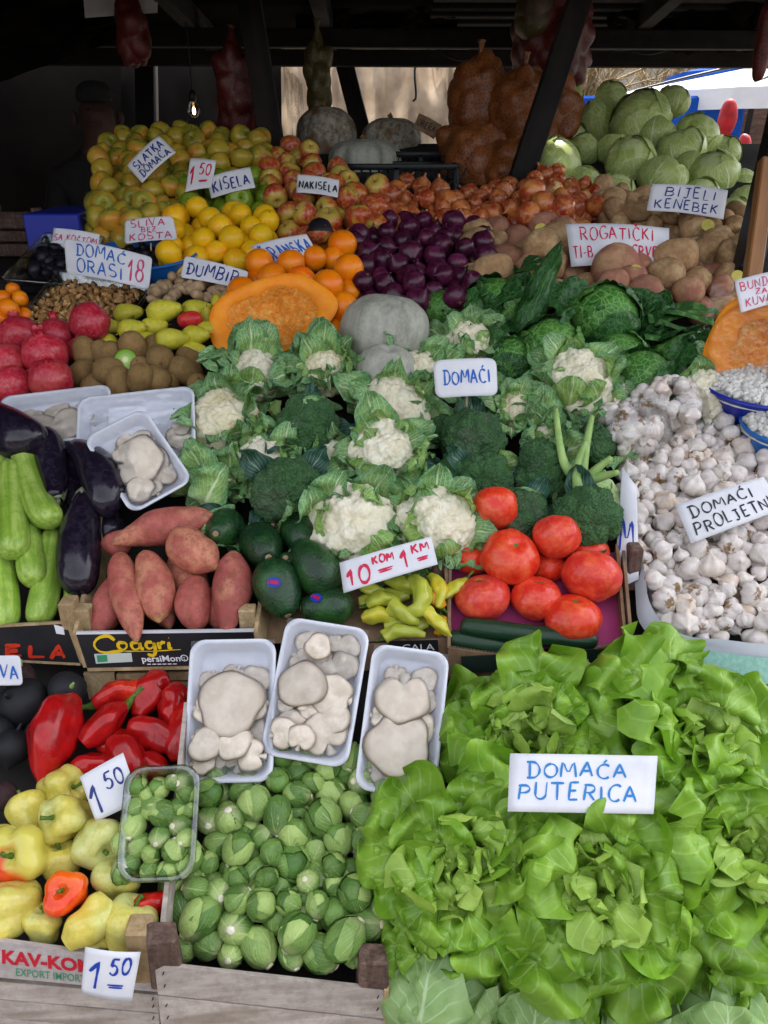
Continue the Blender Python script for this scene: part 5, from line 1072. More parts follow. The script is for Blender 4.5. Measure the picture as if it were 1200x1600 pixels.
# apples, lemons
AP = [(138, 355), (150, 290), (170, 230), (240, 222), (340, 225), (415, 232), (425, 262), (330, 285), (295, 320), (270, 345), (205, 372), (150, 375)]
pts = heap(AP, .033, -.05, .045, 12, .1, 170)
AL = heapof(YAP, pts, .036, 'apple', 'yellow apples sloping up at the left', 'yellow apple', (0, -.3, .4))
label_heap(AL, 'yellow apple', [('the SLATKA DOMAĆA sign', 235, 250), ('the seedless-plum sign', 235, 360), ('the KISELA sign', 350, 285), ('the left apple corner', 150, 330), ('the dark post', 420, 245)])
AP = [(292, 300), (330, 290), (410, 300), (425, 345), (350, 345), (300, 340)]
pts = heap(AP, .036, -.05, .03, 13, .1, 40)
AL = heapof(GAP, pts, .036, 'apple', 'green apples under the KISELA sign', 'green apple', (0, -.3, .4))
label_heap(AL, 'green apple', [('the KISELA sign', 360, 290), ('the lemons', 340, 350), ('the red apples', 430, 320)])
AP = [(415, 345), (425, 290), (400, 262), (450, 240), (500, 262), (545, 285), (598, 320), (592, 365), (540, 370), (480, 375)]
pts = heap(AP, .033, -.05, .04, 14, .12, 90)
AL = heapof(RAP, pts, .036, 'apple', 'red and yellow apples around the NAKISELA sign', 'red-yellow apple', (0, -.3, .4))
label_heap(AL, 'red-yellow apple', [('the NAKISELA sign', 497, 290), ('the dark post', 430, 260), ('the brown onions', 595, 340), ('the fruit in black wrap', 500, 365), ('the green apples', 400, 330)])
AP = [(262, 418), (275, 345), (300, 330), (345, 342), (415, 348), (428, 378), (392, 395), (370, 408), (300, 405), (285, 425)]
pts = heap(AP, .031, -.05, .03, 15, .1, 70)
AL = heapof(LEM, pts, .0335, 'lemon', 'lemons piled in front of the green apples', 'yellow lemon', (0, 0, .1))
label_heap(AL, 'yellow lemon', [('the ĐUMBIR sign', 335, 425), ('the orange sign', 430, 395), ('the blue plum bowl', 280, 400), ('the green apples', 350, 340)])
# oranges
L = []
for i, (u, v, px, lf) in enumerate([(520, 405, 38, .01), (440, 455, 40, .0), (400, 440, 36, .0), (545, 455, 36, .0), (590, 405, 20, 0), (491, 404, 40, .025), (455, 412, 44, .03), (405, 412, 46, .035), (535, 383, 46, .035), (378, 457, 48, .03), (425, 436, 48, .035), (471, 438, 46, .035), (545, 421, 48, .04), (512, 446, 50, .05), (536, 480, 48, .035), (508, 372, 40, .0), (520, 520, 46, -.01)]):
    if i == 4: continue
    L.append(item(ORG[i % 3], u, v, px, .0755, 'orange', 'oranges piled beside the cut pumpkin', 'round orange', lf))
label_heap(L, 'round orange', [('the orange sign', 440, 398), ('the cut pumpkin', 450, 480), ('the red onions', 570, 420), ('the grey pumpkin', 560, 500)])
L = [item(CLEM[0], u, v, px, .056, 'clementine', 'clementines at the left edge', 'small bright clementine', lf) for u, v, px, lf in [(14, 482, 34, .02), (32, 467, 26, .0), (4, 465, 28, .0), (38, 492, 24, -.01), (-6, 500, 34, .0), (22, 500, 28, -.01), (20, 452, 22, -.02), (-8, 482, 26, .01)]]
label_heap(L, 'small bright clementine', [('the pomegranates', 20, 510), ('the walnut tray', 50, 480), ('the left picture edge', 0, 475)])
# wrapped fruit (black cap sticker) by the orange sign
p = P(500, 362, .04); r = m2(40, p)/2
o = put(T('wrapped_fruit', lathe('wrapped_fruit', [(0, -r), (r*.7, -r*.7), (r, 0), (r*.7, r*.7), (0, r)], M['pinkwrap'] if 'pinkwrap' in M else M['rapple'], 20, 14, nz=.06, ns=30), [('black_wrapper', lathe('black_wrapper', [(0, -r*1.08), (r*.7, -r*.8), (r*1.04, -r*.12), (r*1.06, 0), (r*1.0, r*.02), (0, 0)], M['black'], 22, 12), MX((0, 0, 0), (0, .2, -1)))]), MX(p, (0, 0, 1)), 'single fruit with black wrapper on top beside the orange sign', 'fruit')
mk('printed_mark', tube('printed_mark', [(-r*.3, -r*.92, r*.6), (-r*.1, -r*.88, r*.72), (r*.15, -r*.9, r*.66), (r*.3, -r*.93, r*.52)], .004, M['yellow_print'], 6), o)
# pomegranates, kiwis, quinces
L = []
for i, (u, v, px, lf, ax) in enumerate([(-5, 612, 60, -.01, (0, -.5, 1)), (125, 548, 44, .0, (0, 0, 1)), (62, 600, 60, -.02, (0, 0, 1)), (30, 525, 66, .01, (-.3, .5, .6)), (88, 525, 58, .01, (-.1, .3, 1)), (12, 566, 60, .015, (-.4, -.2, 1)), (18, 603, 64, .01, (-.4, -.5, .6)), (70, 553, 72, .03, (0, -.3, 1)), (80, 592, 68, .025, (.2, -.4, 1)), (140, 504, 62, .045, (.2, .7, -.3))]):
    L.append(item(POM[i % 3], u, v, px, .087, 'pomegranate', 'pomegranates behind the mushroom trays', 'glossy crimson pomegranate', lf, ax))
label_heap(L, 'glossy crimson pomegranate', [('the walnuts', 110, 480), ('the kiwis', 150, 560), ('the left edge', -10, 560), ('the mushroom tray', 70, 620)])
L = []
for i, (u, v, px, lf) in enumerate([(310, 603, 40, -.01), (148, 602, 42, -.01), (262, 602, 44, -.01), (240, 545, 40, 0), (128, 583, 42, 0), (160, 525+28, 38, .01), (132, 549, 42, .015), (208, 545, 48, .02), (170, 552, 40, .01), (290, 580, 48, .01), (222, 578, 42, .015), (175, 580, 50, .02), (250, 562, 50, .03), (187, 598, 46, .01), (225, 605, 40, -.01), (243, 592, 46, .02), (295, 560, 36, -.01), (220, 592, 46, .03)]):
    L.append(item(KIW[i % 3], u, v, px, .056, 'kiwi', 'brown kiwis in front of the quinces', 'brown fuzzy kiwi', lf, rdir(RN, (.6, 0, 0))))
label_heap(L, 'brown fuzzy kiwi', [('the cut kiwi', 196, 562), ('the pomegranates', 110, 560), ('the mushroom tray', 220, 615), ('the cauliflower leaves', 320, 580), ('the quinces', 250, 535)])
p = P(196, 562, .045); r = m2(34, p)/2
g = G('kiwi_cut'); v = g.coord('Object', jitter=False); sp = g.n('SeparateXYZ'); g.l(v, sp.inputs[0])
rad = g.math('DIVIDE', g.math('SQRT', g.math('ADD', g.math('POWER', sp.outputs[0], 2), g.math('POWER', sp.outputs[1], 2))), r)
ang = g.math('ARCTAN2', sp.outputs[1], sp.outputs[0]); ry = g.math('ABSOLUTE', g.math('SINE', g.math('MULTIPLY', ang, 9)))
col = g.mix(g.smooth(rad, .2, .34), C('#cfd29a'), g.mix(g.math('MULTIPLY', ry, g.smooth(rad, .3, .75, 1, 0)), C('#6f9c26'), C('#a8c860')))
col = g.mix(g.math('MULTIPLY', g.smooth(ry, .0, .25, 1, 0), g.smooth(g.math('ABSOLUTE', g.math('SUBTRACT', rad, .42)), .05, .1, 1, 0)), col, C('#1c1a10')); g.set(col=col, rough=.25)
put(T('kiwi', lathe('kiwi', [(0, -r*1.1), (r*.6, -r), (r, -r*.3), (r, 0), (r*.97, r*.02), (0, r*.02)], M['kiwi'], 24, 12), [('cut_face', lathe('cut_face', [(0, 0), (r*.93, 0), (r*.9, r*.05), (0, r*.06)], g.m, 28, 8), Matrix.Translation((0, 0, r*.01)))]), MX(p, (.05, -.75, .45)), 'kiwi cut in half showing green flesh among the whole ones', 'kiwi', None)
L = []
for i, (u, v, px, lf, ax) in enumerate([(200, 490, 50, -.01, (1, 0, .2)), (325, 498, 34, .01, (0, 0, 1)), (340, 480, 34, .0, (0, 0, 1)), (306, 484, 52, .01, (1, .2, .1)), (255, 486, 60, .03, (1, .1, .2)), (175, 512, 36, -.01, (1, 0, 0)), (240, 510, 46, .01, (1, .2, .1)), (205, 514, 52, .02, (1, -.2, .2)), (305, 524, 50, .02, (1, -.2, .1)), (268, 530, 56, .03, (1, .5, .0)), (235, 535, 44, .0, (1, 0, 0)), (300, 548, 42, -.005, (1, 0, 0)), (170, 535, 40, -.01, (0, 1, 0)), (325, 515, 36, .01, (1, .4, 0)), (345, 470, 30, 0, (1, 0, 0))]):
    L.append(item(PEA[i % 3], u, v, px, .10 if i in (4, 8, 9, 3, 7, 6, 0) else .085, 'quince', 'yellow quinces behind the kiwis', 'yellow-green quince', lf, ax, sc=(.82, .82, .9)))
label_heap(L, 'yellow-green quince', [('the red mango', 290, 500), ('the ginger', 290, 460), ('the walnut tray', 190, 490), ('the cut pumpkin', 340, 510), ('the kiwis', 240, 550)])
o = item(T('mango', lump('mango', 'mango', .028, 1.5, 3, nz=.08)), 297, 499, 26, .056, 'mango', None, 'x', .035, (1, .1, .15)); del o['look']; o['label'] = 'single red mango among the yellow quinces'
# ginger
L = []
for i, (u, v) in enumerate([(262, 445), (282, 440), (300, 452), (345, 450), (362, 462), (325, 462), (270, 462), (375, 448), (352, 470), (245, 458), (310, 438)]):
    p = P(u, v, .01); rn = random.Random(i+9); parts = []
    for k in range(5):
        q = Vector((rn.uniform(-.03, .03), rn.uniform(-.012, .012), rn.uniform(-.008, .012))); parts.append((lathe('q', [(0, -.02), (.010, -.017), (.013, 0), (.010, .016), (0, .02)], M['ginger'], 12, 9, nz=.2, ns=50, seed=k+i*7), MX(q, rdir(rn), 0, rn.uniform(.7, 1.2))))
    o = put(T('ginger_root', joinm('ginger_root', parts)), MX(p, (0, -.2, 1), rn.uniform(0, 6)), None, 'ginger', 'knobbly ginger roots'); o['look'] = 'knobbly ginger root'; L.append(o)
label_heap(L, 'knobbly ginger root', [('the ĐUMBIR sign', 335, 425), ('the quinces', 300, 480), ('the walnut tray', 225, 460)])
# walnuts
WN = []
for s in range(4):
    r = .0095; vs = []
    WN.append(T('walnut_kernel', lathe('walnut_kernel', [(0, -r*1.2), (r*.6, -r*1.0), (r*.95, -r*.3), (r*.8, r*.5), (r*.4, r*1.0), (0, r*1.15)], M['walnut'], 14, 11, lobes=4, lamp=.5, nz=.8, ns=190, seed=s, oval=1.15)))
pts = heap([(25, 505), (100, 445), (140, 432), (228, 452), (205, 478), (172, 500), (168, 520), (60, 515)], .0088, -.03, -.008, 16, .25, 300)
WL = heapof(WN, pts, .0105, 'walnut', 'shelled walnut halves in the clear tray', 'brown walnut kernel', (0, 0, 0), 1, (.6, 1.2))
label_heap(WL, 'brown walnut kernel', [('the walnut sign', 170, 440), ('the big pomegranate', 140, 480), ('the tray corner', 40, 500), ('the right tray wall', 215, 470), ('the back tray wall', 120, 445)])
# dried plums: two dark heaps, single plums
PLM = [T('dried_plum', lump('dried_plum', 'plum', .013, 1.2, s, 12, 9, .35)) for s in range(3)]
pts = heap([(30, 420), (75, 385), (145, 378), (105, 430)], .0155, -.05, -.02, 17, .2, 80); A1 = heapof(PLM, pts, .0145, 'dried plum', 'dried plums with stones in the clear box', 'black dried plum with stone')
label_heap(A1, 'black dried plum with stone', [('the SA KOŠTOM sign', 115, 370), ('the clear box corner', 20, 430), ('the walnut sign', 105, 410)])
pts = heap([(165, 375), (275, 372), (290, 392), (240, 425), (200, 400)], .0155, -.05, -.018, 18, .2, 80); A1 = heapof(PLM, pts, .0145, 'dried plum', 'seedless dried plums in the blue bowl', 'black seedless dried plum')
label_heap(A1, 'black seedless dried plum', [('the seedless-plum sign', 235, 360), ('the walnut sign', 200, 400), ('the lemons', 290, 390)])
# cabbages
L = []
for i, (u, v, px, t, h) in enumerate([(880, 155, 62, 3.3, 1.15), (935, 192, 74, 3.2, 1.2), (1052, 158, 54, 3.2, 1), (1128, 240, 60, 3.05, 1), (1000, 187, 96, 3.05, .8), (1090, 214, 78, 3.05, 1), (915, 233, 52, 3.0, 1), (1062, 236, 82, 2.92, .95), (985, 252, 80, 2.85, .95), (870, 256, 90, 2.78, 1.0), (1112, 272, 84, 2.8, .85), (1036, 282, 84, 2.75, .8), (915, 288, 60, 2.75, 1), (963, 298, 62, 2.68, 1), (1165, 310, 48, 2.65, 1), (1148, 335, 56, 2.6, 1), (1095, 305, 60, 2.72, 1), (840, 260, 50, 2.95, 1), (1010, 225, 60, 3.1, 1), (900, 200, 50, 3.25, 1), (955, 150, 50, 3.35, 1), (1025, 210, 62, 3.0, 1), (960, 235, 60, 2.98, 1), (1080, 265, 60, 2.85, 1), (895, 215, 50, 3.1, 1), (1160, 285, 50, 2.85, 1)]):
    L.append(item(CAB[i % 4], u, v, px, .19, 'cabbage', 'white cabbages piled at the back right', 'white cabbage', 0, rdir(RN, (0, -.35, 1.0), .75), t=t, sc=(1, 1, h)))
label_heap(L, 'white cabbage', [('the white-potato sign', 1075, 310), ('the leaning beam', 830, 240), ('the sunlit cabbage', 880, 245), ('the white umbrella', 1050, 140), ('the right post', 1180, 280)])
# back pumpkins
def pump(u, v, wpx, hpx, t, mat, label, seed, lobes=10, axis=(0, 0, 1), lamp=.10, lift=None):
    p = PT(u, v, t) if lift is None else P(u, v, lift); r = m2(wpx, p)/2; h = m2(hpx, p)/2
    st_ = [('stem', tube('stem', [(0, 0, h*.8), (.004, 0, h*1.0), (.012, 0, h*1.12)], [.012, .009, .011], M['stem_brown'], 8), Matrix())] if lift is None else []
    me = lathe('pumpkin', [(0, -h*.86), (r*.4, -h*.96), (r*.85, -h*.65), (r, 0), (r*.88, h*.6), (r*.45, h*.95), (r*.12, h*.88), (0, h*.8)], M[mat], 60, 24, lobes=lobes, lamp=lamp, lpow=.5, nz=.05, ns=1/r, seed=seed)
    return put(T('pumpkin', me, st_), MX(p, axis), label, 'pumpkin')
pump(510, 215, 92, 88, 3.2, 'scarpump', 'round grey pumpkin left of the slanted pole', 1)
pump(612, 222, 90, 70, 3.3, 'scarpump', 'grey pumpkin with stem beside the small brown card', 2)
pump(570, 252, 110, 66, 3.0, 'greypump', 'front grey pumpkin resting in the black crate', 3)
pump(602, 522, 140, 120, 0, 'greypump', 'large grey pumpkin behind the cauliflowers', 4, 8, (.15, .25, 1), .05, lift=.03)
pump(604, 585, 98, 88, 0, 'greypump', 'smaller darker grey pumpkin in front of the large grey one', 5, 8, (.1, -.1, 1), .05, lift=.02)
# the cut pumpkin: rind bowl, flesh rim, pulpy hollow
def cutpump(c, ax, rx, ry, dp, label, seed, spin=0, hollow=.62):
    o = empty('cut_pumpkin', MX(c, ax, spin)); tag(o, label, 'pumpkin'); n = 56; so = seed*7.
    rim = [1+.035*math.cos(5*a+so)+.03*noise.noise(Vector((math.cos(a), math.sin(a), so))) for a in [2*math.pi*j/n for j in range(n)]]
    cs = [(math.cos(2*math.pi*j/n), math.sin(2*math.pi*j/n)) for j in range(n)]
    V = [[(cs[j][0]*rx*rim[j]*math.cos(t), cs[j][1]*ry*rim[j]*math.cos(t), -dp*math.sin(t)) for j in range(n)] for t in np.linspace(0, math.pi/2, 12)]
    mk('rind', gridm('rind', V, M['orpump'], uv=False, wrap=True), o)
    fr = lambda s, z: [(cs[j][0]*rx*rim[j]*s, cs[j][1]*ry*rim[j]*s, z) for j in range(n)]
    hl = [hollow*(1+.16*noise.noise(Vector((cs[j][0]*2, cs[j][1]*2, so)))) for j in range(n)]
    mk('flesh', gridm('flesh', [fr(1, 0), fr(.985, .003), fr(.9, .004), [(cs[j][0]*rx*rim[j]*hl[j], cs[j][1]*ry*rim[j]*hl[j], .003) for j in range(n)], [(cs[j][0]*rx*rim[j]*hl[j]*.95, cs[j][1]*ry*rim[j]*hl[j]*.95, -.008) for j in range(n)]], M['pumpflesh'], uv=False, wrap=True), o)
    V = []
    for s in np.linspace(1, 0, 22):
        row = []
        for j in range(n):
            x, y = cs[j][0]*rx*rim[j]*hl[j]*s, cs[j][1]*ry*rim[j]*hl[j]*s; z = -.003-.030*(1-s*s)+.014*noise.noise(Vector((x*38, y*38, so)))+.006*noise.noise(Vector((x*110, y*110, so)))
            row.append((x, y, z))
        V.append(row)
    mk('pulp', gridm('pulp', V, M['pumppulp'], uv=False, wrap=True), o); return o
p = P(424, 494, .04); cutpump(p, (-.05, -.80, .52), m2(103, p), m2(66, p), .10, 'cut pumpkin half showing orange flesh and pulp, behind the cauliflowers', 1, .28, .72)
p = PT(1188, 545, 1.58); cp = cutpump(p, (-.45, -.86, .1), m2(82, p), m2(85, p), .09, 'pumpkin half wrapped in cling film above the bean bowls', 2, 0, .55)
V = []
for i in range(26):
    row = []
    for j in range(30):
        x, y = (j/29-.5)*2, (i/25-.5)*2; rr = min(1.0, math.hypot(x, y)); k = m2(92, p)
        z = .012-.05*max(0, rr-.85)*6+.004*noise.noise(Vector((x*3, y*9+x*4, 1)))+.003*math.sin((x*.6+y)*26+3*noise.noise(Vector((x*2, y*2, 5))))
        row.append((x*k*.98, y*k*.98, z))
    V.append(row)
mk('cling_film', gridm('cling_film', V, M['wrapfilm']), cp)
# ================================================================== cauliflowers, broccoli, savoys, leeks
cauliflower(733, 533, 105, 62, 'cauliflower farthest back, above the DOMAĆI sign', 1, .02)
cauliflower(655, 578, 110, 66, 'cauliflower half hidden behind the left of the DOMAĆI sign', 2, .03)
cauliflower(398, 580, 140, 70, 'cauliflower back left, a big leaf folded over its curd', 3, .03, (.25, -.6, .75), 4)
cauliflower(505, 577, 130, 66, 'cauliflower in the back row directly under the cut pumpkin', 4, .03, nover=3)
cauliflower(1104, 615, 105, 72, 'yellowish cauliflower at the far right beside the netted garlic', 5, .035, (.1, -.8, .6), 1)
cauliflower(905, 592, 150, 92, 'cauliflower on the right between the savoys and netted garlic', 6, .04, nover=3)
cauliflower(805, 640, 115, 50, 'cauliflower mostly wrapped in pale leaves right of the DOMAĆI sign', 7, .02, nover=5)
cauliflower(345, 655, 150, 88, 'whitest cauliflower at the left beside the mushroom tray', 8, .03, (-.2, -.65, .75), 1)
cauliflower(613, 635, 150, 92, 'cauliflower centre back with a broad bare cream curd', 9, .03, nover=1)
cauliflower(412, 708, 110, 68, 'cauliflower partly hidden between the two round broccoli heads', 10, .015, nover=2)
cauliflower(520, 716, 90, 58, 'small cauliflower hidden right of the left broccoli', 11, .01, nover=1)
cauliflower(603, 706, 160, 98, 'cauliflower in the centre with leaves folded over it', 12, .045, (.05, -.65, .75), 5)
cauliflower(350, 760, 110, 40, 'leafy cauliflower at the left under the mushroom tray corner', 13, -.01, nover=5)
cauliflower(860, 680, 90, 40, 'small cauliflower with star shaped curd among the broccoli', 14, .01, nover=3)
cauliflower(552, 820, 150, 112, 'cauliflower in the front row left, behind the red price sign', 15, .04, (-.05, -.7, .7), 1)
cauliflower(683, 818, 145, 100, 'cauliflower in the front row beside the tomatoes', 16, .04, (.1, -.7, .7), 2)
for i, (u, v, px, lf, sm, lb) in enumerate([(478, 655, 96, .06, 0, 'round broccoli head nearest the cut pumpkin'), (450, 760, 104, .06, 0, 'round broccoli head above the avocados'), (735, 675, 98, .04, 0, 'broccoli head directly under the DOMAĆI sign'), (712, 728, 54, .03, 1, 'small bright broccoli below left of the DOMAĆI sign'),
                                             (762, 745, 88, .03, 0, 'purplish broccoli head behind the highest tomato'), (840, 706, 64, .06, 1, 'small square broccoli on top in the middle'), (850, 742, 84, .02, 0, 'grey-green broccoli under the small square one'), (818, 800, 84, .035, 0, 'broccoli between the two highest tomatoes'),
                                             (918, 800, 104, .05, 0, 'large broccoli beside the folded white card'), (948, 688, 66, .04, 1, 'broccoli lying sideways beside the netted garlic'), (690, 665, 50, .01, 1, 'small broccoli left of the one under the sign')]):
    broccoli(u, v, px, lb, i+1, lf, [(0, -.6, .8), (.1, -.7, .7), (-.2, -.5, .8), (.8, -.3, .4)][3 if i == 9 else i % 3], [3, 4, 2][i % 3], bool(sm))
# loose green: leaves lying between the heads
rn = random.Random(12); LV = []
for i, (u, v) in enumerate([(330, 720), (360, 790), (320, 760), (440, 620), (505, 640), (560, 600), (540, 740), (590, 770), (640, 770), (690, 700), (780, 620), (830, 650), (880, 640), (900, 730), (975, 740), (960, 650), (930, 640), (400, 760), (510, 780), (640, 690), (680, 640), (590, 600), (430, 800), (710, 780), (870, 690), (890, 780), (800, 700), (330, 620), (375, 740), (550, 655), (318, 690), (300, 740), (340, 810), (390, 640), (445, 700), (480, 715), (560, 680), (570, 740), (530, 770), (650, 740), (660, 620), (700, 620), (750, 610), (770, 700), (790, 770), (820, 670), (870, 760), (940, 740), (980, 690), (890, 660), (850, 640), (610, 780), (480, 800), (640, 830), (590, 560), (450, 560), (560, 620), (730, 780), (375, 800), (505, 690)]):
    p = P(u, v, .012 if i > 29 else .03); ml = [CLEAF, BLEAF, CLEAF, CLEAFI][i % 4]; nm = ['cauliflower_leaf', 'broccoli_leaf', 'cauliflower_leaf', 'cauliflower_leaf'][i % 4]
    o = mk(nm, rn.choice(ml), None, MX(p-Vector((0, 0, .04)), (rn.uniform(-.7, .7), rn.uniform(-1, -.2), .5), rn.uniform(0, 6.28), rn.uniform(.65, .95)))
    tag(o, None, 'leaf', 'loose leaves between the cauliflowers and broccoli'); LV.append(o); o['look'] = 'dark blue-green broccoli leaf' if i % 4 == 1 else 'loose green cauliflower leaf'
label_heap(LV, 'loose leaf', [('the DOMAĆI sign', 727, 592), ('the left mushroom trays', 305, 690), ('the central cauliflower', 603, 706), ('the highest tomato', 773, 795), ('the folded card', 970, 830), ('the avocados', 420, 800)])
o = mk('broccoli_stem_branch', None); tag(o, 'pale branching broccoli stem sticking up near the netted garlic', 'stem')
for a, b, c in [((912, 790), (900, 740), (915, 690)), ((905, 760), (930, 735), (955, 715)), ((905, 750), (880, 720), (868, 640)), ((908, 745), (915, 700), (925, 650)), ((905, 755), (940, 745), (965, 738))]:
    mk('branch', tube('branch', [P(*a, .03), P(*b, .06), P(*c, .09)], [.011, .008, .005], M['stalk'], 8, 10), o)
savoy(775, 482, 120, 'savoy cabbage behind the farthest cauliflower, under the upright dark leaf', 1, .0, nl=4)
savoy(690, 485, 80, 'small savoy cabbage left, beside the large grey pumpkin', 2, -.02, nl=3)
savoy(800, 565, 90, 'savoy cabbage just right of the DOMAĆI sign', 3, -.0, nl=3)
savoy(860, 545, 120, 'savoy cabbage above the right-hand cauliflower', 4, .01, nl=4)
savoy(945, 496, 128, 'largest savoy cabbage with bright veined heart below the potatoes', 5, .03, nl=4)
savoy(1005, 592, 110, 'savoy cabbage behind the netted garlic', 6, .01, nl=4)
savoy(970, 560, 100, 'dark savoy cabbage between the largest one and the garlic', 7, -.01, nl=5)
savoy(1065, 565, 110, 'darkest savoy cabbage left of the wrapped pumpkin', 8, -.02, nl=6)
def bigleaf(u0, v0, u1, v1, l0, l1, wpx, label, seed):
    a, b = P(u0, v0, l0), P(u1, v1, l1); L = (b-a).length; s = L/.15
    k = m2(wpx, a)/(2*.075*s)
    o = mk('savoy_leaf', SAVL[seed % 3], None, MX(a, b-a, seed*2.0, s) @ Matrix.Diagonal((1, k, 1, 1))); tag(o, label, 'leaf', 'loose savoy leaves')
bigleaf(745, 520, 832, 400, .02, .07, 60, 'long dark savoy leaf standing up against the potatoes', 0)
bigleaf(820, 520, 845, 430, .02, .05, 50, 'second dark savoy leaf right of the upright one', 1)
bigleaf(690, 540, 672, 455, .0, .04, 60, 'dark savoy leaf beside the red onions', 2)
bigleaf(1040, 620, 1080, 520, .0, .03, 90, 'very dark savoy leaf left of the wrapped pumpkin', 0)
bigleaf(900, 560, 850, 500, .0, .05, 70, 'savoy leaf curling between two heads', 1)
bigleaf(980, 540, 1010, 470, .0, .04, 70, 'dark savoy leaf between the largest savoy and the leeks', 2)
bigleaf(770, 560, 760, 500, .0, .04, 70, 'savoy leaf folded over behind the DOMAĆI sign', 0)
bigleaf(1075, 600, 1040, 540, .0, .03, 80, 'dark drooping savoy leaf just behind the netted garlic', 1)
lk = []
for i, (u0, v0, u1, v1, lf) in enumerate([(985, 505, 1120, 478, .0), (1000, 478, 1115, 492, .02), (1010, 495, 1105, 512, .03), (1005, 520, 1118, 520, .02), (1020, 540, 1115, 540, .0), (1040, 470, 1100, 478, .0)]):
    a, b = P(u0, v0, lf), P(u1, v1, lf); V = []
    for k in range(12):
        t = k/11; c = a.lerp(b, t)+Vector((0, 0, .006*math.sin(t*3+i))); row = []
        for j in range(9):
            s = (j/8-.5)*2; row.append(tuple(c+Vector((0, s*.024, -abs(s)*.014+.004*math.sin(t*5+s*2+i)))))
        V.append(row)
    o = mk('leek_leaf', gridm('leek_leaf', V, M['leek'])); tag(o, None, 'leek', 'green leek leaves below the potatoes'); o['look'] = 'flat green leek leaf'; o.location = (0, 0, 0); o['c'] = 1; lk.append((o, (u0+u1)/2, (v0+v1)/2))
for i, (o, u, v) in enumerate(lk):
    del o['look']; del o['c']; o['label'] = ['lowest-lying green leek leaf towards the savoy', 'topmost green leek leaf next to the potatoes', 'green leek leaf lying second from the top', 'broad green leek leaf in the middle of the bundle', 'lowest green leek leaf, beside the wrapped pumpkin', 'short leek leaf end tucked under the potatoes'][i]
# ================================================================== lettuce
lettuce(690, 1475, 230, 'butterhead lettuce low at the front left, under the left large head', 6, -.05)
lettuce(900, 1490, 260, 'butterhead lettuce low at the front, in the middle', 7, -.05)
lettuce(1130, 1450, 260, 'butterhead lettuce low at the front right', 8, -.04)
lettuce(990, 1255, 220, 'butterhead lettuce underneath the DOMAĆA PUTERICA sign', 9, -.02)
lettuce(830, 1158, 310, 'butterhead lettuce top left, beside the right mushroom tray', 1, .025)
lettuce(1085, 1150, 315, 'butterhead lettuce top right, in front of the garlic box', 2, .025, (.1, -.6, .78))
lettuce(715, 1360, 325, 'butterhead lettuce left of centre, overlapping the sprouts', 3, .03, (-.1, -.66, .75))
lettuce(930, 1390, 345, 'largest butterhead lettuce, front centre below the sign', 4, .04, (0, -.66, .75))
lettuce(1150, 1330, 330, 'butterhead lettuce at the right edge', 5, .03, (.1, -.6, .8))
for i, (u, v, px, lf) in enumerate([(690, 1560, 170, -.09), (850, 1580, 160, -.10), (1115, 1585, 165, -.10), (1200, 1220, 110, -.06), (985, 1600, 150, -.13)]):
    item(ICE[i % 2], u, v, px, .16, 'lettuce', 'pale iceberg lettuces', 'x', lf, (.1, .5, .8)).__setitem__('label', ['pale iceberg lettuce at the bottom, right of the sprout crate', 'pale iceberg lettuce second along the bottom edge', 'pale iceberg lettuce at the bottom right', 'pale lettuce at the right edge under the garlic box', 'iceberg lettuce in shadow at the bottom edge between two others'][i])
for o in bpy.data.objects:
    if 'look' in o and o.parent is None and 'label' in o: del o['look']
# ================================================================== mushroom trays
def quadpts(cs, p0, n):
    """four photo pixels laid onto the plane through p0 with normal n"""
    n = Vector(n).normalized(); out = []
    for u, v in cs:
        d = ray(u, v); out.append(CAM+d*((p0-CAM).dot(n)/d.dot(n)))
    return out
def frame_of(cs, lift, n):
    uc = sum(c[0] for c in cs)/4; vc = sum(c[1] for c in cs)/4; p0 = P(uc, vc, lift); a, b, c, d = quadpts(cs, p0, n)   # tl tr br bl
    o = (a+b+c+d)/4; x = ((b-a)+(c-d)).normalized(); z = Vector(n).normalized(); y = z.cross(x).normalized()
    return o, x, y, z, ((b-a).length+(c-d).length)/2, ((d-a).length+(c-b).length)/2
def rrect(w_, h_, r, z, n=6):
    out = []
    for cx, cy, a0 in ((w_/2-r, h_/2-r, 0), (-w_/2+r, h_/2-r, 90), (-w_/2+r, -h_/2+r, 180), (w_/2-r, -h_/2+r, 270)):
        for i in range(n+1):
            a = R(a0+90*i/n); out.append((cx+r*math.cos(a), cy+r*math.sin(a), z))
    return out
def traymesh(w_, h_, dp, mat, r=.022, th=.003, name='tray', rim=.007):
    L = [rrect(w_, h_, r, -dp*.08), rrect(w_, h_, r, 0), rrect(w_-rim, h_-rim, r, .0012), rrect(w_-rim*1.9, h_-rim*1.9, r*.9, -.001), rrect(w_-rim*1.9-dp*.5, h_-rim*1.9-dp*.5, r*.8, -dp*.8), rrect(w_-rim*1.9-dp*.8, h_-rim*1.9-dp*.8, r*.6, -dp), ]
    bot = rrect(w_*.3, h_*.3, .01, -dp)
    out = [rrect(w_*.3, h_*.3, .01, -dp-th), rrect(w_-rim*1.6-dp*.7, h_-rim*1.6-dp*.7, r*.6, -dp-th), rrect(w_-rim*1.4-dp*.3, h_-rim*1.4-dp*.3, r*.8, -dp*.7), rrect(w_-.003, h_-.003, r, -dp*.12)]
    rows = out+L+[bot]; V = np.array(rows); me = gridm(name, V, mat, uv=False, wrap=True)
    return me
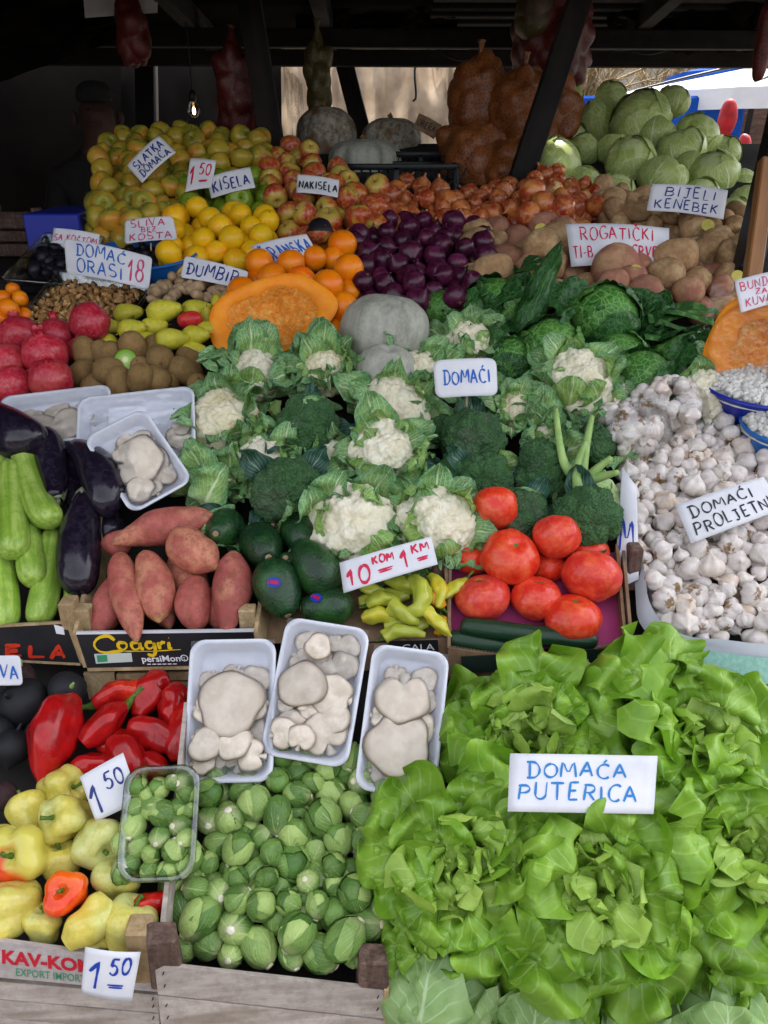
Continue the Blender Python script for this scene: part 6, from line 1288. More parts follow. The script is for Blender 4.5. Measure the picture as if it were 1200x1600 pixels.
def tray(cs, lift, n, dp, caps, label, seed, filmed=True, capk=1.0, fm='film', fa=1.0):
    o, x, y, z, w_, h_ = frame_of(cs, lift, n); root = mk('mushroom_tray', traymesh(w_, h_, dp, M['foam']), None, basis(o, x, y, z)); tag(root, label, 'tray', 'white foam trays of oyster mushrooms')
    mk('tray_base', box('tray_base', w_*.34, h_*.34, .002, M['foam'], 0), root, Matrix.Translation((0, 0, -dp+.0005)))
    rn = random.Random(seed); mx = basis(o, x, y, z)
    for i, (cx, cy, d, a) in enumerate(caps):
        s = d*w_/.06*1.05*capk; xm, ym = max(0, w_/2-.010-s*.027), max(0, h_/2-.012-s*.027); q = mx @ Vector((max(-xm, min(xm, (cx-.5)*w_)), max(-ym, min(ym, (.5-cy)*h_)), -dp*.62+.0024*i))
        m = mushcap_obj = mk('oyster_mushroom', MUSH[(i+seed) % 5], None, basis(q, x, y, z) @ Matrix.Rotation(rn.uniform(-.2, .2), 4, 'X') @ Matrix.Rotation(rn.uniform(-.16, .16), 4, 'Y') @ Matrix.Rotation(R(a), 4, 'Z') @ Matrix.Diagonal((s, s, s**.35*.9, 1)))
        mk('stalk', MSTALK, m, Matrix.Translation((.020, 0, -.010)) @ Matrix.Rotation(1.9, 4, 'Y') @ Matrix.Scale(.8, 4))
        tag(m, None, 'mushroom', 'oyster mushrooms packed in foam trays')
        col = 'left' if cx < .38 else 'right' if cx > .62 else 'centre'; row = 'top' if cy < .3 else 'bottom' if cy > .7 else 'middle'
        TR.setdefault((label, row, col), []).append((d, m))
    if filmed:
        V = []; so = seed*3.
        for i in range(44):
            row = []
            for j in range(32):
                u, v = j/31*2-1, i/43*2-1; k = max(abs(u), abs(v)); zz = .003-.004*(1-k)+.0035*fa*(noise.noise(Vector((u*2.5*fa, v*4*fa, so)))+.4*noise.noise(Vector((u*9, v*12, so))))*(1-k**4)
                row.append((u*(w_/2-.002), v*(h_/2-.002), zz))
            V.append(row)
        mk('cling_film', gridm('cling_film', V, M[fm], uv=False), root)
    return root
TR = {}
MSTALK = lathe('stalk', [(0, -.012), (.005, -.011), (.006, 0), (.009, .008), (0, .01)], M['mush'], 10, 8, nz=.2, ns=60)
NT = (0, -.72, .69)
tray([(290, 997), (428, 1001), (430, 1218), (293, 1228)], .045, NT, .028, [(.25, .30, .33, 90), (.5, .25, .26, 60), (.75, .30, .36, 20), (.2, .70, .30, 180), (.85, .66, .34, 0), (.3, .92, .36, 200), (.62, .92, .4, 250), (.42, .70, .26, 200), (.15, .5, .34, 170), (.86, .48, .34, 10), (.15, .86, .3, 190), (.85, .82, .34, 350), (.5, .46, .74, 270), (.55, .72, .42, 100), (.22, .74, .36, 150)], 'left mushroom tray above the sprouts, one huge round cap', 1)
tray([(588, 1002), (700, 1024), (683, 1247), (548, 1236)], .045, (.05, -.72, .69), .028, [(.35, .20, .30, 90), (.72, .20, .34, 60), (.8, .35, .3, 20), (.9, .8, .3, 0), (.3, .92, .30, 180), (.6, .92, .3, 240), (.82, .86, .34, 300), (.2, .5, .34, 180), (.86, .55, .36, 0), (.5, .88, .34, 260), (.45, .35, .66, 90), (.48, .68, .80, 80)], 'right mushroom tray beside the lettuce, two very large caps', 2)
tray([(440, 961), (575, 984), (547, 1201), (414, 1180)], .06, (-.03, -.72, .69), .028, [(.32, .14, .36, 60), (.6, .13, .22, 100), (.78, .14, .28, 40), (.28, .30, .34, 150), (.55, .30, .32, 90), (.8, .30, .34, 20), (.3, .78, .38, 200), (.12, .62, .22, 180), (.5, .66, .26, 250), (.70, .86, .5, 300), (.85, .68, .38, 10), (.70, .52, .48, 350), (.28, .49, .54, 280), (.18, .88, .34, 200), (.45, .92, .3, 260), (.45, .20, .3, 90)], 'middle mushroom tray overlapping its neighbours, many small caps', 3)
tray([(2, 622), (160, 600), (185, 680), (-10, 700)], .03, (0, -.60, .80), .028, [(.25, .4, .26, 60), (.5, .35, .24, 100), (.75, .4, .28, 40), (.35, .7, .30, 150), (.6, .7, .32, 90), (.85, .7, .24, 20)], 'rear mushroom tray behind the aubergines at the left', 4)
tray([(118, 613), (304, 611), (304, 712), (122, 752)], .04, (0, -.62, .78), .028, [(.3, .6, .22, 60), (.55, .5, .20, 100), (.88, .62, .22, 40), (.92, .5, .18, 40)], 'landscape mushroom tray, almost emptied, under the tilted one', 5, fm='bag', fa=2.2)
tray([(213, 632), (303, 742), (205, 812), (140, 690)], .07, (.05, -.62, .78), .026, [(.3, .2, .42, 80), (.25, .42, .44, 140), (.75, .3, .36, 40), (.8, .55, .34, 10), (.62, .38, .6, 60), (.35, .62, .34, 200), (.5, .78, .78, 250), (.8, .75, .4, 330)], 'tilted mushroom tray on top beside the aubergines', 6, capk=.66)
TN = {'left mushroom tray above the sprouts, one huge round cap': 'the left front tray', 'right mushroom tray beside the lettuce, two very large caps': 'the tray by the lettuce', 'middle mushroom tray overlapping its neighbours, many small caps': 'the middle front tray', 'rear mushroom tray behind the aubergines at the left': 'the rear left tray', 'landscape mushroom tray, almost emptied, under the tilted one': 'the nearly emptied tray', 'tilted mushroom tray on top beside the aubergines': 'the tilted tray'}
for (lb, row, col), L in TR.items():
    L.sort(key=lambda q: -q[0])
    for i, (d, m) in enumerate(L):
        m['label'] = f'{"pale grey oyster mushroom" if len(L) == 1 else ["larger pale oyster mushroom", "smaller pale oyster mushroom", "smallest pale oyster mushroom", "tiny pale oyster mushroom"][min(i, 3)]} at {row} {col} of {TN[lb]}'
# ---- clear punnet with small sprouts
cs = [(214, 1200), (316, 1192), (300, 1378), (160, 1378)]; NP = (-.05, -.66, .74)
o, x, y, z, w_, h_ = frame_of(cs, .065, NP); pn = mk('clear_punnet', traymesh(w_, h_, .05, M['punnet'], .025, .001, 'clear_punnet', .008), None, basis(o, x, y, z)); tag(pn, 'clear plastic punnet of small sprouts standing on the yellow peppers', 'punnet')
L = []; rn = random.Random(31); mx = basis(o, x, y, z)
for i, (u, v, px) in enumerate([(285, 1222, 38), (248, 1232, 36), (214, 1228, 36), (270, 1222, 26), (292, 1240, 34), (238, 1262, 40), (212, 1262, 34), (255, 1272, 44), (280, 1262, 34), (282, 1290, 38), (208, 1290, 42), (250, 1308, 34), (218, 1320, 42), (190, 1318, 34), (236, 1334, 32), (272, 1330, 42), (200, 1350, 42), (234, 1360, 32), (262, 1362, 36), (190, 1365, 34), (285, 1350, 34), (298, 1265, 26), (230, 1240, 30), (290, 1310, 30)]):
    q = quadpts([(u, v)], o-z*.022+z*.003*(i % 4), NP)[0]; s = m2(px, q)/.0455
    c = put(SPR[i % 6], MX(q, rdir(RN, (0, .2, .2)), i, s), None, 'brussels sprout', 'small sprouts in the clear punnet'); L.append(c); c['look'] = 'small brussels sprout in the punnet'
label_heap(L, '', [('its back rim', 260, 1200), ('its left rim', 185, 1300), ('its right rim', 308, 1290), ('its front rim', 230, 1385)])
pass
# ---- netted garlic bags
BG = []
for i, (cu, cv, ru, rv, lf, lb) in enumerate([(1045, 632, 58, 46, .035, 'clear bag of garlic, the upper one, against the yellowish cauliflower'), (985, 668, 58, 44, .03, 'clear bag of garlic, the lower left one, by the broccoli')]):
    p = P(cu, cv, lf); rr = m2(ru, p); rn = random.Random(i); o = empty('garlic_bag', Matrix.Translation(p)); tag(o, lb, 'bag of garlic', 'clear bags of garlic')
    bm_ = lathe('bag', [(0, -rr*.6), (rr*.7, -rr*.55), (rr*1.0, 0), (rr*.75, rr*.5), (0, rr*.66)], M['bag'], 40, 26, nz=.16, ns=34, seed=i, lobes=11, lamp=.05); mk('bag', bm_, o)
    k = 0
    for _ in range(400):
        q = Vector((rn.uniform(-1, 1), rn.uniform(-1, 1), rn.uniform(-.5, .6)))*rr*.86
        if .5*rr < math.sqrt(q.x**2+q.y**2+(q.z*1.5)**2) < .86*rr and (q.y < .3*rr or q.z > 0):
            g_ = GAR[k % 5][1]; m = mk('garlic_bulb', g_, None, MX(p+q, rdir(rn), 0, rn.uniform(.85, 1.1))); tag(m, None, 'garlic', 'garlic bulbs in the '+('upper' if i == 0 else 'lower left')+' clear bag'); m['look'] = 'bagged garlic bulb'; BG.append(m); k += 1
            if k > 26: break
label_heap(BG, '', [('the upper bag top', 1045, 590), ('the yellowish cauliflower', 1090, 640), ('the middle of the upper bag', 1040, 635), ('the middle of the lower bag', 985, 668), ('the broccoli', 940, 690), ('the loose garlic', 1020, 700)])
# ---- bowls of white beans
def beans(cx, w_, h_, n, lab, pt, mat, parent_label, seed):
    pass
M['bluebowl'] = plain('blue_bowl_plastic', '#1c2c96', .35, coat=.2); M['blueplastic'] = plain('mid_blue_plastic', '#1e66b4', .35, coat=.2)
M['bean'] = prod('white_bean', '#cfcdc6', '#dcdad4', scale=60, rough=.4, rnd=.2)
def bowl(c, r, dp, mat, label, name='bowl', fill=None, seed=0, ax=(0, -.15, 1)):
    me = lathe(name, [(0, -dp), (r*.6, -dp*.98), (r*.85, -dp*.5), (r, 0), (r*1.05, .002), (r*1.04, .006), (r*.985, .004), (r*.82, -dp*.48), (r*.58, -dp*.9), (0, -dp*.92)], mat, 48, 36)
    o = mk(name, me, None, MX(c, ax)); tag(o, label, 'bowl')
    if fill:
        rn = random.Random(seed); b = lathe('b', [(0, -.009), (.0042, -.007), (.005, 0), (.0042, .007), (0, .009)], M['bean'], 7, 6, bend=.004)
        parts = []
        for k in range(fill):
            a = rn.uniform(0, 6.28); q = math.sqrt(rn.random())*r*.93; zz = .004+.028*(1-(q/r)**2)*1.0+rn.uniform(-.006, .004)
            parts.append((b, MX((q*math.cos(a), q*math.sin(a), zz), rdir(rn, (0, 0, 0), 1) if k % 3 else (rn.uniform(-1, 1), rn.uniform(-1, 1), .1), 0, rn.uniform(.8, 1.2))))
        st = mk('white_beans', joinm('white_beans', parts), None, MX(c, ax)); tag(st, 'heap of dry white beans in the '+label.split(' ')[0]+(' bowl under the wrapped pumpkin' if seed == 1 else ' bowl at the right edge'), 'beans', None, 'stuff')
        mk('bean_bed', lathe('bean_bed', [(0, -.02), (r*.9, -.012), (r*.93, -.004), (r*.6, .016), (0, .024)], M['bean'], 30, 12, nz=.05, ns=60), st)
    return o
p = P(1188, 600, .045); bowl(p, m2(92, p), .07, M['bluebowl'], 'dark-blue round bowl of white beans under the wrapped pumpkin', fill=1500, seed=1)
p = P(1228, 668, .03); bowl(p, m2(66, p), .06, M['blueplastic'], 'mid-blue bowl of white beans cut by the right edge', fill=700, seed=2)
p = P(222, 398, .005); o = bowl(p, m2(84, p), .08, M['blueplastic'], 'blue bowl of seedless dried plums behind the walnut sign')
o = mk('blue_box', box('blue_box', .16, .3, .1, M['bluebowl'], .004), None, MX(P(112, 355, -.05), (0, 0, 1))); tag(o, 'dark blue box standing in shadow left of the yellow apples', 'box')
# clear trays of walnuts and plums
cs = [(98, 432), (236, 452), (160, 530), (10, 515)]; o, x, y, z, w_, h_ = frame_of([(112, 425), (240, 448), (188, 512), (5, 500)], -.0, (0, -.4, .92))
tag(mk('clear_tray', traymesh(w_*1.05, h_*1.15, .05, M['punnet'], .02, .001, 'clear_tray', .012), None, basis(o, x, y, z)), 'clear plastic tray holding the shelled walnuts', 'tray')
o, x, y, z, w_, h_ = frame_of([(70, 365), (165, 372), (100, 440), (5, 432)], .0, (0, -.35, .94))
tag(mk('clear_box', traymesh(w_*1.05, h_*1.1, .06, M['punnet'], .015, .001, 'clear_box', .012), None, basis(o, x, y, z)), 'clear plastic box holding the plums with stones, at the left', 'box')
# ================================================================== crates
def panel(name, cs, p0, n, th, mat, parent=None):
    """a board whose front face fills four photo pixels on the plane through p0"""
    q = quadpts(cs, p0, n); bk = [a-Vector(n).normalized()*th for a in q]; vs = q+bk
    me = mesh(name, vs, [(0, 3, 2, 1), (4, 5, 6, 7), (0, 1, 5, 4), (1, 2, 6, 5), (2, 3, 7, 6), (3, 0, 4, 7)], mat, smooth=False)
    return mk(name, me, parent), q
def bil(q, s, t): return (q[0].lerp(q[1], s)).lerp(q[3].lerp(q[2], s), t)   # q: tl tr br bl, t down
FONT = {}
def print_on(q, s0, t0, s1, t1, text, mat, parent, name='lettering', bold=0, n=None, skew=0):
    """block letters fitted into a part of a panel (fractions of the panel, t downwards)"""
    cu = bpy.data.curves.new(name, 'FONT'); cu.body = text; cu.offset = bold; cu.extrude = 0; cu.resolution_u = 3; cu.shear = skew
    o = bpy.data.objects.new('tmpf', cu); COL.objects.link(o); bpy.context.view_layer.update()
    me = bpy.data.meshes.new_from_object(o.evaluated_get(bpy.context.evaluated_depsgraph_get())); bpy.data.objects.remove(o)
    xs = [v.co.x for v in me.vertices]; ys_ = [v.co.y for v in me.vertices]; x0, x1, y0, y1 = min(xs), max(xs), min(ys_), max(ys_)
    nn = (q[1]-q[0]).cross(q[3]-q[0]).normalized(); nn = nn if nn.dot(CAM-q[0]) > 0 else -nn
    for v in me.vertices:
        s = s0+(s1-s0)*(v.co.x-x0)/(x1-x0); t = t1+(t0-t1)*(v.co.y-y0)/(y1-y0); v.co = bil(q, s, t)+nn*.0006
    me.materials.clear(); me.materials.append(mat); return mk(name, me, parent)
def vplane(u, v, lift=0): return P(u, v, lift)
def slatted(root, cs, p0, n, rows, mat, gap=.08, name='slat', th=.006):
    q = quadpts(cs, p0, n)
    for i in range(rows):
        t0, t1 = (i+gap/2)/rows, (i+1-gap/2)/rows
        c = [bil(q, 0, t0), bil(q, 1, t0), bil(q, 1, t1), bil(q, 0, t1)]; nn = Vector(n).normalized()
        k = .0015*((i*7) % 3-1); vs = [a+nn*k for a in c]+[a-nn*(th-k) for a in c]
        mk(name, mesh(name, vs, [(0, 3, 2, 1), (4, 5, 6, 7), (0, 1, 5, 4), (1, 2, 6, 5), (2, 3, 7, 6), (3, 0, 4, 7)], mat, smooth=False), root)
        for s in (.03, .97):
            for d in (.3, .72):
                c0 = bil([*c], s, d)+nn*(k+.0005); mk('staple', tube('staple', [c0, c0+Vector((.002, 0, .005))], .0007, M['darkplastic'], 5, 3), root)
    return q
def sidewall(root, a, b, back, h, mat, name='side_board', th=.006):
    """board running back from edge a(top)-b(bottom)"""
    bk = Vector(back); e = Vector((th, 0, 0)); vs = [a, b, b+bk, a+bk, a+e, b+e, b+bk+e, a+bk+e]
    mk(name, mesh(name, vs, [(0, 1, 2, 3), (4, 7, 6, 5), (0, 4, 5, 1), (3, 2, 6, 7), (0, 3, 7, 4), (1, 5, 6, 2)], mat, smooth=False), root)
# persimmon crate (sweet potatoes)
cr1 = mk('printed_crate', None); tag(cr1, 'black printed crate holding the sweet potatoes', 'crate')
p0 = P(255, 1000, .015); NF = (.02, -.97, .2); RAKE = 0
_, q = panel('front_board', [(119, 991), (396, 987), (404, 1038), (136, 1043)], p0, NF, .005, M['black'], cr1)
panel('paper_edge', [(119, 988), (396, 984), (396, 987.5), (119, 991.5)], p0+Vector((0, -.001, 0)), NF, .006, M['paper'], cr1)
sidewall(cr1, q[0]+Vector((-.006, 0, .0)), q[3]+Vector((-.006, 0, 0)), (-.012, .26, .13), .05, M['woodnew']); sidewall(cr1, q[1], q[2], (.012, .26, .13), .05, M['woodnew'])
for (u, v, lf) in ((128, 965, .0), (386, 966, .0)):
    c = P(u, v+8, .02); mk('corner_post', box('corner_post', .026, .024, .07, M['woodnew'], .002), cr1, Matrix.Translation(c+Vector((0, .012, -.012))))
panel('lower_edge', [(136, 1044), (404, 1039), (404, 1044), (137, 1049)], p0, NF, .005, M['woodnew'], cr1)
mk('label_patch', panel('label_patch', [(147, 1022), (205, 1020), (207, 1034), (150, 1037)], p0+Vector((0, -.0008, 0)), NF, .0005, M['pale_print'])[0].data, cr1); 
for o_ in [x_ for x_ in bpy.data.objects if x_.name.startswith('label_patch') and x_.parent is None]: bpy.data.objects.remove(o_)
panel('green_flag_mark', [(151, 1024), (167, 1023.5), (168, 1033.5), (152.5, 1035)], p0+Vector((0, -.0014, 0)), NF, .0004, M['green_print'], cr1)
print_on(q, .33, .66, .60, .92, 'persiMon®', M['white_print'], cr1, bold=.02); [panel('print_dash', [(230+i*8, 1037.4-.1*i), (236+i*8, 1037.3-.1*i), (236+i*8, 1038.6-.1*i), (230+i*8, 1038.7-.1*i)], p0+Vector((0, -.0008, 0)), NF, .0004, M['white_print'], cr1) for i in range(6)]
CR1 = (cr1, q)
# ELA crate (courgettes)
cr2 = mk('printed_crate', None); tag(cr2, 'black crate with red letters ELA, holding courgettes, at the left edge', 'crate')
p1 = P(60, 985, .01); _, q2 = panel('front_board', [(-70, 984), (103, 974), (125, 1036), (-70, 1026)], p1, NF, .005, M['black'], cr2)
panel('paper_edge', [(-70, 981), (103, 971), (103, 974.5), (-70, 984.5)], p1+Vector((0, -.001, 0)), NF, .006, M['woodnew'], cr2)
panel('lower_edge', [(-70, 1026), (125, 1036), (126, 1040), (-70, 1030)], p1, NF, .005, M['woodnew'], cr2)
panel('sticker', [(84, 976), (99, 980), (101, 992), (88, 990)], p1+Vector((0, -.0008, 0)), NF, .0005, M['white_print'], cr2)
sidewall(cr2, q2[1], q2[2], (.0, .26, .13), .05, M['woodnew']); mk('corner_post', box('corner_post', .024, .03, .075, M['woodnew'], .002), cr2, Matrix.Translation(P(112, 968, .01)))
# hanging crate bottoms seen under the black prints
cr5 = mk('wooden_crate', None); tag(cr5, 'wooden crate seen between the printed crate and the red peppers', 'crate')
p5 = P(240, 1052, -.025)
for cs in ([(130, 1052), (178, 1050), (182, 1092), (140, 1096)], [(182, 1053), (300, 1050), (300, 1062), (182, 1066)], [(182, 1068), (300, 1066), (300, 1078), (182, 1080)]): panel('board', cs, p5+Vector((0, .02, 0)), NF, .006, M['woodnew'], cr5)
# tomato box
cr3 = mk('cardboard_box', None); tag(cr3, 'low cardboard box of tomatoes lined with magenta paper', 'box')
M['magenta'] = plain('magenta_paper', '#9a3468', .7, c2='#86305a', scale=14); M['cardgreen'] = plain('dark_green_print', '#1d2a26', .5)
p3 = P(845, 1008, .012)
def flap(pts, h, mat, root, name='wall', th=.005, amp=0):
    """upright corrugated wall following photo pixels laid on the display, h deep"""
    W = [P(*a) for a in pts]; W = [Vector(x_) for x_ in cr(W, 14)]; V = []
    for k, w_ in enumerate(W):
        V.append([tuple(w_+Vector((0, 0, -h))), tuple(w_), tuple(w_+Vector((0, th, .0))), tuple(w_+Vector((0, th, -h)))])
    V2 = np.array(V).transpose(1, 0, 2)
    mk(name, gridm(name, V2, mat, smooth=False), root); return W
fw = flap([(700, 1012, .015), (790, 1024, .012), (880, 1022, .012), (984, 1002, .015)], .055, M['card'], cr3, 'front_wall')
for (a, b) in [((701, 890, .01), (699, 1012, .015)), ((972, 860, .02), (985, 1004, .015)), ((962, 850, .01), (975, 1000, .01))]:
    A, B = P(*a), P(*b); vs = [A, B, B+Vector((0, 0, -.06)), A+Vector((0, 0, -.06)), A+Vector((.005, 0, 0)), B+Vector((.005, 0, 0)), B+Vector((.005, 0, -.06)), A+Vector((.005, 0, -.06))]
    mk('side_wall', mesh('side_wall', vs, [(0, 1, 2, 3), (4, 7, 6, 5), (0, 4, 5, 1), (3, 2, 6, 7)], M['card'], smooth=False), cr3)
q = [P(700, 880, -.03), P(975, 862, -.03), P(985, 1010, -.012), P(698, 1018, -.012)]; mk('lining', mesh('lining', q, [(0, 3, 2, 1)], M['magenta'], smooth=False), cr3)
# rounded zigzag of the corrugation along the top edge
def zig(Wp, root, name='corrugated_edge', a=.0016, n=110, th=.006):
    pts = []; 
    for i in range(n):
        t = i/(n-1)*(len(Wp)-1); k = min(int(t), len(Wp)-2); c = Wp[k].lerp(Wp[k+1], t-k); pts.append(c+Vector((0, th*(.15+.7*(i % 2)), .0008)))
    vs = []; 
    for c in pts: vs += [c+Vector((-.0009, 0, .001)), c+Vector((.0009, 0, .001))]
    mk(name, mesh(name, vs, [(2*i, 2*i+1, 2*i+3, 2*i+2) for i in range(n-1)], M['woodbrown'], smooth=False), root)
zig(fw, cr3)
pf = fw[8]+Vector((0, -.0012, 0))
_, qf = panel('printed_band', [(720, 1026), (978, 1012), (980, 1040), (722, 1052)], pf, (0, -1, .05), .0006, M['cardgreen'], cr3)
print_on(qf, .68, .36, .77, .72, 'Lo', M['white_print'], cr3)
# hot pepper box
cr4 = mk('cardboard_box', None); tag(cr4, 'dark cardboard box with the small hot peppers and avocados', 'box')
fw = flap([(540, 1010, .0), (620, 1003, .0), (700, 997, .005)], .05, M['card'], cr4, 'front_wall'); zig(fw, cr4)
_, qh = panel('printed_band', [(560, 1003), (684, 1000), (686, 1022), (560, 1024)], fw[7]+Vector((0, -.001, 0)), (0, -1, .05), .0006, M['black'], cr4); print_on(qh, .55, .25, .95, .7, 'CALA', M['white_print'], cr4)
for (a, b) in [((694, 885, .01), (702, 1000, .005)), ((408, 930, -.005), (402, 1000, .0))]:
    A, B = P(*a), P(*b); vs = [A, B, B+Vector((0, 0, -.06)), A+Vector((0, 0, -.06)), A+Vector((.005, 0, 0)), B+Vector((.005, 0, 0)), B+Vector((.005, 0, -.06)), A+Vector((.005, 0, -.06))]
    mk('side_wall', mesh('side_wall', vs, [(0, 1, 2, 3), (4, 7, 6, 5), (0, 4, 5, 1), (3, 2, 6, 7)], M['card'], smooth=False), cr4)
mk('corner_block', box('corner_block', .03, .03, .06, M['woodbrown'], .003), cr4, Matrix.Translation(P(688, 880, .0)))
q = [P(405, 880, -.05), P(700, 880, -.035), P(700, 1005, -.02), P(400, 1005, -.03)]; mk('box_bottom', mesh('box_bottom', q, [(0, 3, 2, 1)], M['card'], smooth=False), cr4)
# garlic box: white liner paper and mint net
cr6 = mk('garlic_box', None); tag(cr6, 'box of garlic lined with white paper, mint green strip in front', 'box')
M['mint'] = plain('mint_plastic', '#7fae9e', .5, c2='#93beb0', scale=120, bump=.4, bscale=300); M['liner'] = plain('white_liner_paper', '#c3c7cf', .6, c2='#b4b8c2', scale=12, bump=.3, bscale=30)
def strip(pts0, pts1, mat, root, name, n=24, wav=.003, seed=0):
    A = cr([P(*a) for a in pts0], n); B = cr([P(*a) for a in pts1], n); V = []
    for j in range(5):
        t = j/4; V.append([tuple(Vector(A[i]).lerp(Vector(B[i]), t)+Vector((0, 1, .5))*wav*noise.noise(Vector((i*.4, t*2, seed)))) for i in range(n)])
    mk(name, gridm(name, V, mat), root)
strip([(975, 770, .0), (1005, 880, .005), (1015, 940, .01), (1050, 985, .015), (1130, 1000, .02), (1240, 1010, .02)], [(965, 800, -.02), (990, 900, -.02), (1000, 975, -.02), (1050, 1005, -.0), (1130, 1022, .0), (1240, 1034, .0)], M['liner'], cr6, 'liner_paper', seed=1)
strip([(1050, 1003, .004), (1130, 1020, .006), (1240, 1032, .006)], [(1050, 1040, -.015), (1130, 1062, -.015), (1240, 1072, -.015)], M['mint'], cr6, 'mint_strip', wav=.001)
strip([(1130, 1062, -.018), (1240, 1070, -.018)], [(1130, 1105, -.04), (1240, 1115, -.04)], M['card'], cr6, 'cardboard_front', wav=0)
A = P(995, 862, .02); mk('corner_block', box('corner_block', .022, .03, .08, M['woodbrown'], .003), cr6, Matrix.Translation(P(988, 885, -.005)))
p6 = P(1190, 1080, -.015); mk('red_mark', lathe('red_mark', [(0, 0), (.006, 0), (.006, .0008), (0, .001)], M['red_print'], 20, 6), cr6, MX(p6+Vector((0, -.008, .004)), (0, -1, .2)))
# yellow pepper crate
cr7 = mk('printed_crate', None); tag(cr7, 'wooden crate with red KAV-KO print holding the yellow peppers', 'crate')
p7 = P(120, 1495, .005); NK = (.06, -.98, .18)
_, q7 = panel('front_board', [(-60, 1463), (240, 1503), (246, 1550), (-60, 1522)], p7, NK, .006, M['woodpaint'] if 'woodpaint' in M else M['paperwood'] if 'paperwood' in M else M['wood'], cr7)
print_on(q7, .205, .20, .67, .60, 'KAV-KOM', M['red_print'], cr7, bold=.04); print_on(q7, .275, .68, .63, .90, 'EXPORT IMPORT', M['green_print'], cr7, bold=.005); print_on(q7, .90, .36, .955, .74, 'C', M['red_print'], cr7, bold=.04)
mk('corner_post', box('corner_post', .03, .03, .09, M['woodnew'], .003), cr7, Matrix.Translation(P(225, 1482, .02)))
sidewall(cr7, q7[1], q7[2], (.0, .28, .13), .05, M['wood'])
lo = mk('wooden_crate', None); tag(lo, 'lower slatted crate beneath the KAV-KO crate', 'crate')
slatted(lo, [(-60, 1530), (246, 1556), (250, 1640), (-60, 1612)], p7+Vector((0, .006, -.0)), NK, 3, M['wood'], .03)
# sprout crate
cr8 = mk('slatted_crate', None); tag(cr8, 'weathered slatted wooden crate full of brussels sprouts', 'crate')
p8 = P(430, 1530, .0); NS = (.10, -.98, .16)
slatted(cr8, [(241, 1508), (600, 1548), (598, 1640), (252, 1604)], p8, NS, 2, M['wood'], .05)
for (u, v, r_) in ((254, 1480, .2), (580, 1512, .1)):
    c = quadpts([(u, v)], p8+Vector((0, .016, 0)), NS)[0]; mk('corner_post', box('corner_post', .036, .028, .085, M['woodbrown'], .003, .004, 3), cr8, MX(c+Vector((0, 0, -.012)), (0, 0, 1), r_))
qs = quadpts([(241, 1508), (600, 1548), (598, 1640), (252, 1604)], p8, NS)
sidewall(cr8, qs[1], qs[2], (.02, .30, .14), .1, M['woodnew']); sidewall(cr8, qs[0]+Vector((.0, .01, 0)), qs[3]+Vector((0, .01, 0)), (-.02, .30, .14), .1, M['wood'])
cr9 = mk('wooden_crate', None); tag(cr9, 'pale wooden crate bits under the lettuces at the bottom right', 'crate')
p9 = P(960, 1590, -.09)
for cs in ([(925, 1572), (980, 1570), (985, 1640), (925, 1640)], [(985, 1578), (1045, 1575), (1045, 1640), (988, 1640)], [(600, 1548), (640, 1580), (640, 1640), (600, 1640)], [(640, 1610), (1200, 1600), (1200, 1640), (640, 1640)]): panel('board', cs, p9+Vector((0, .0, 0)), (0, -1, .1), .012, M['woodnew'] if cs[0][0] != 985 else M['woodbrown'], cr9)
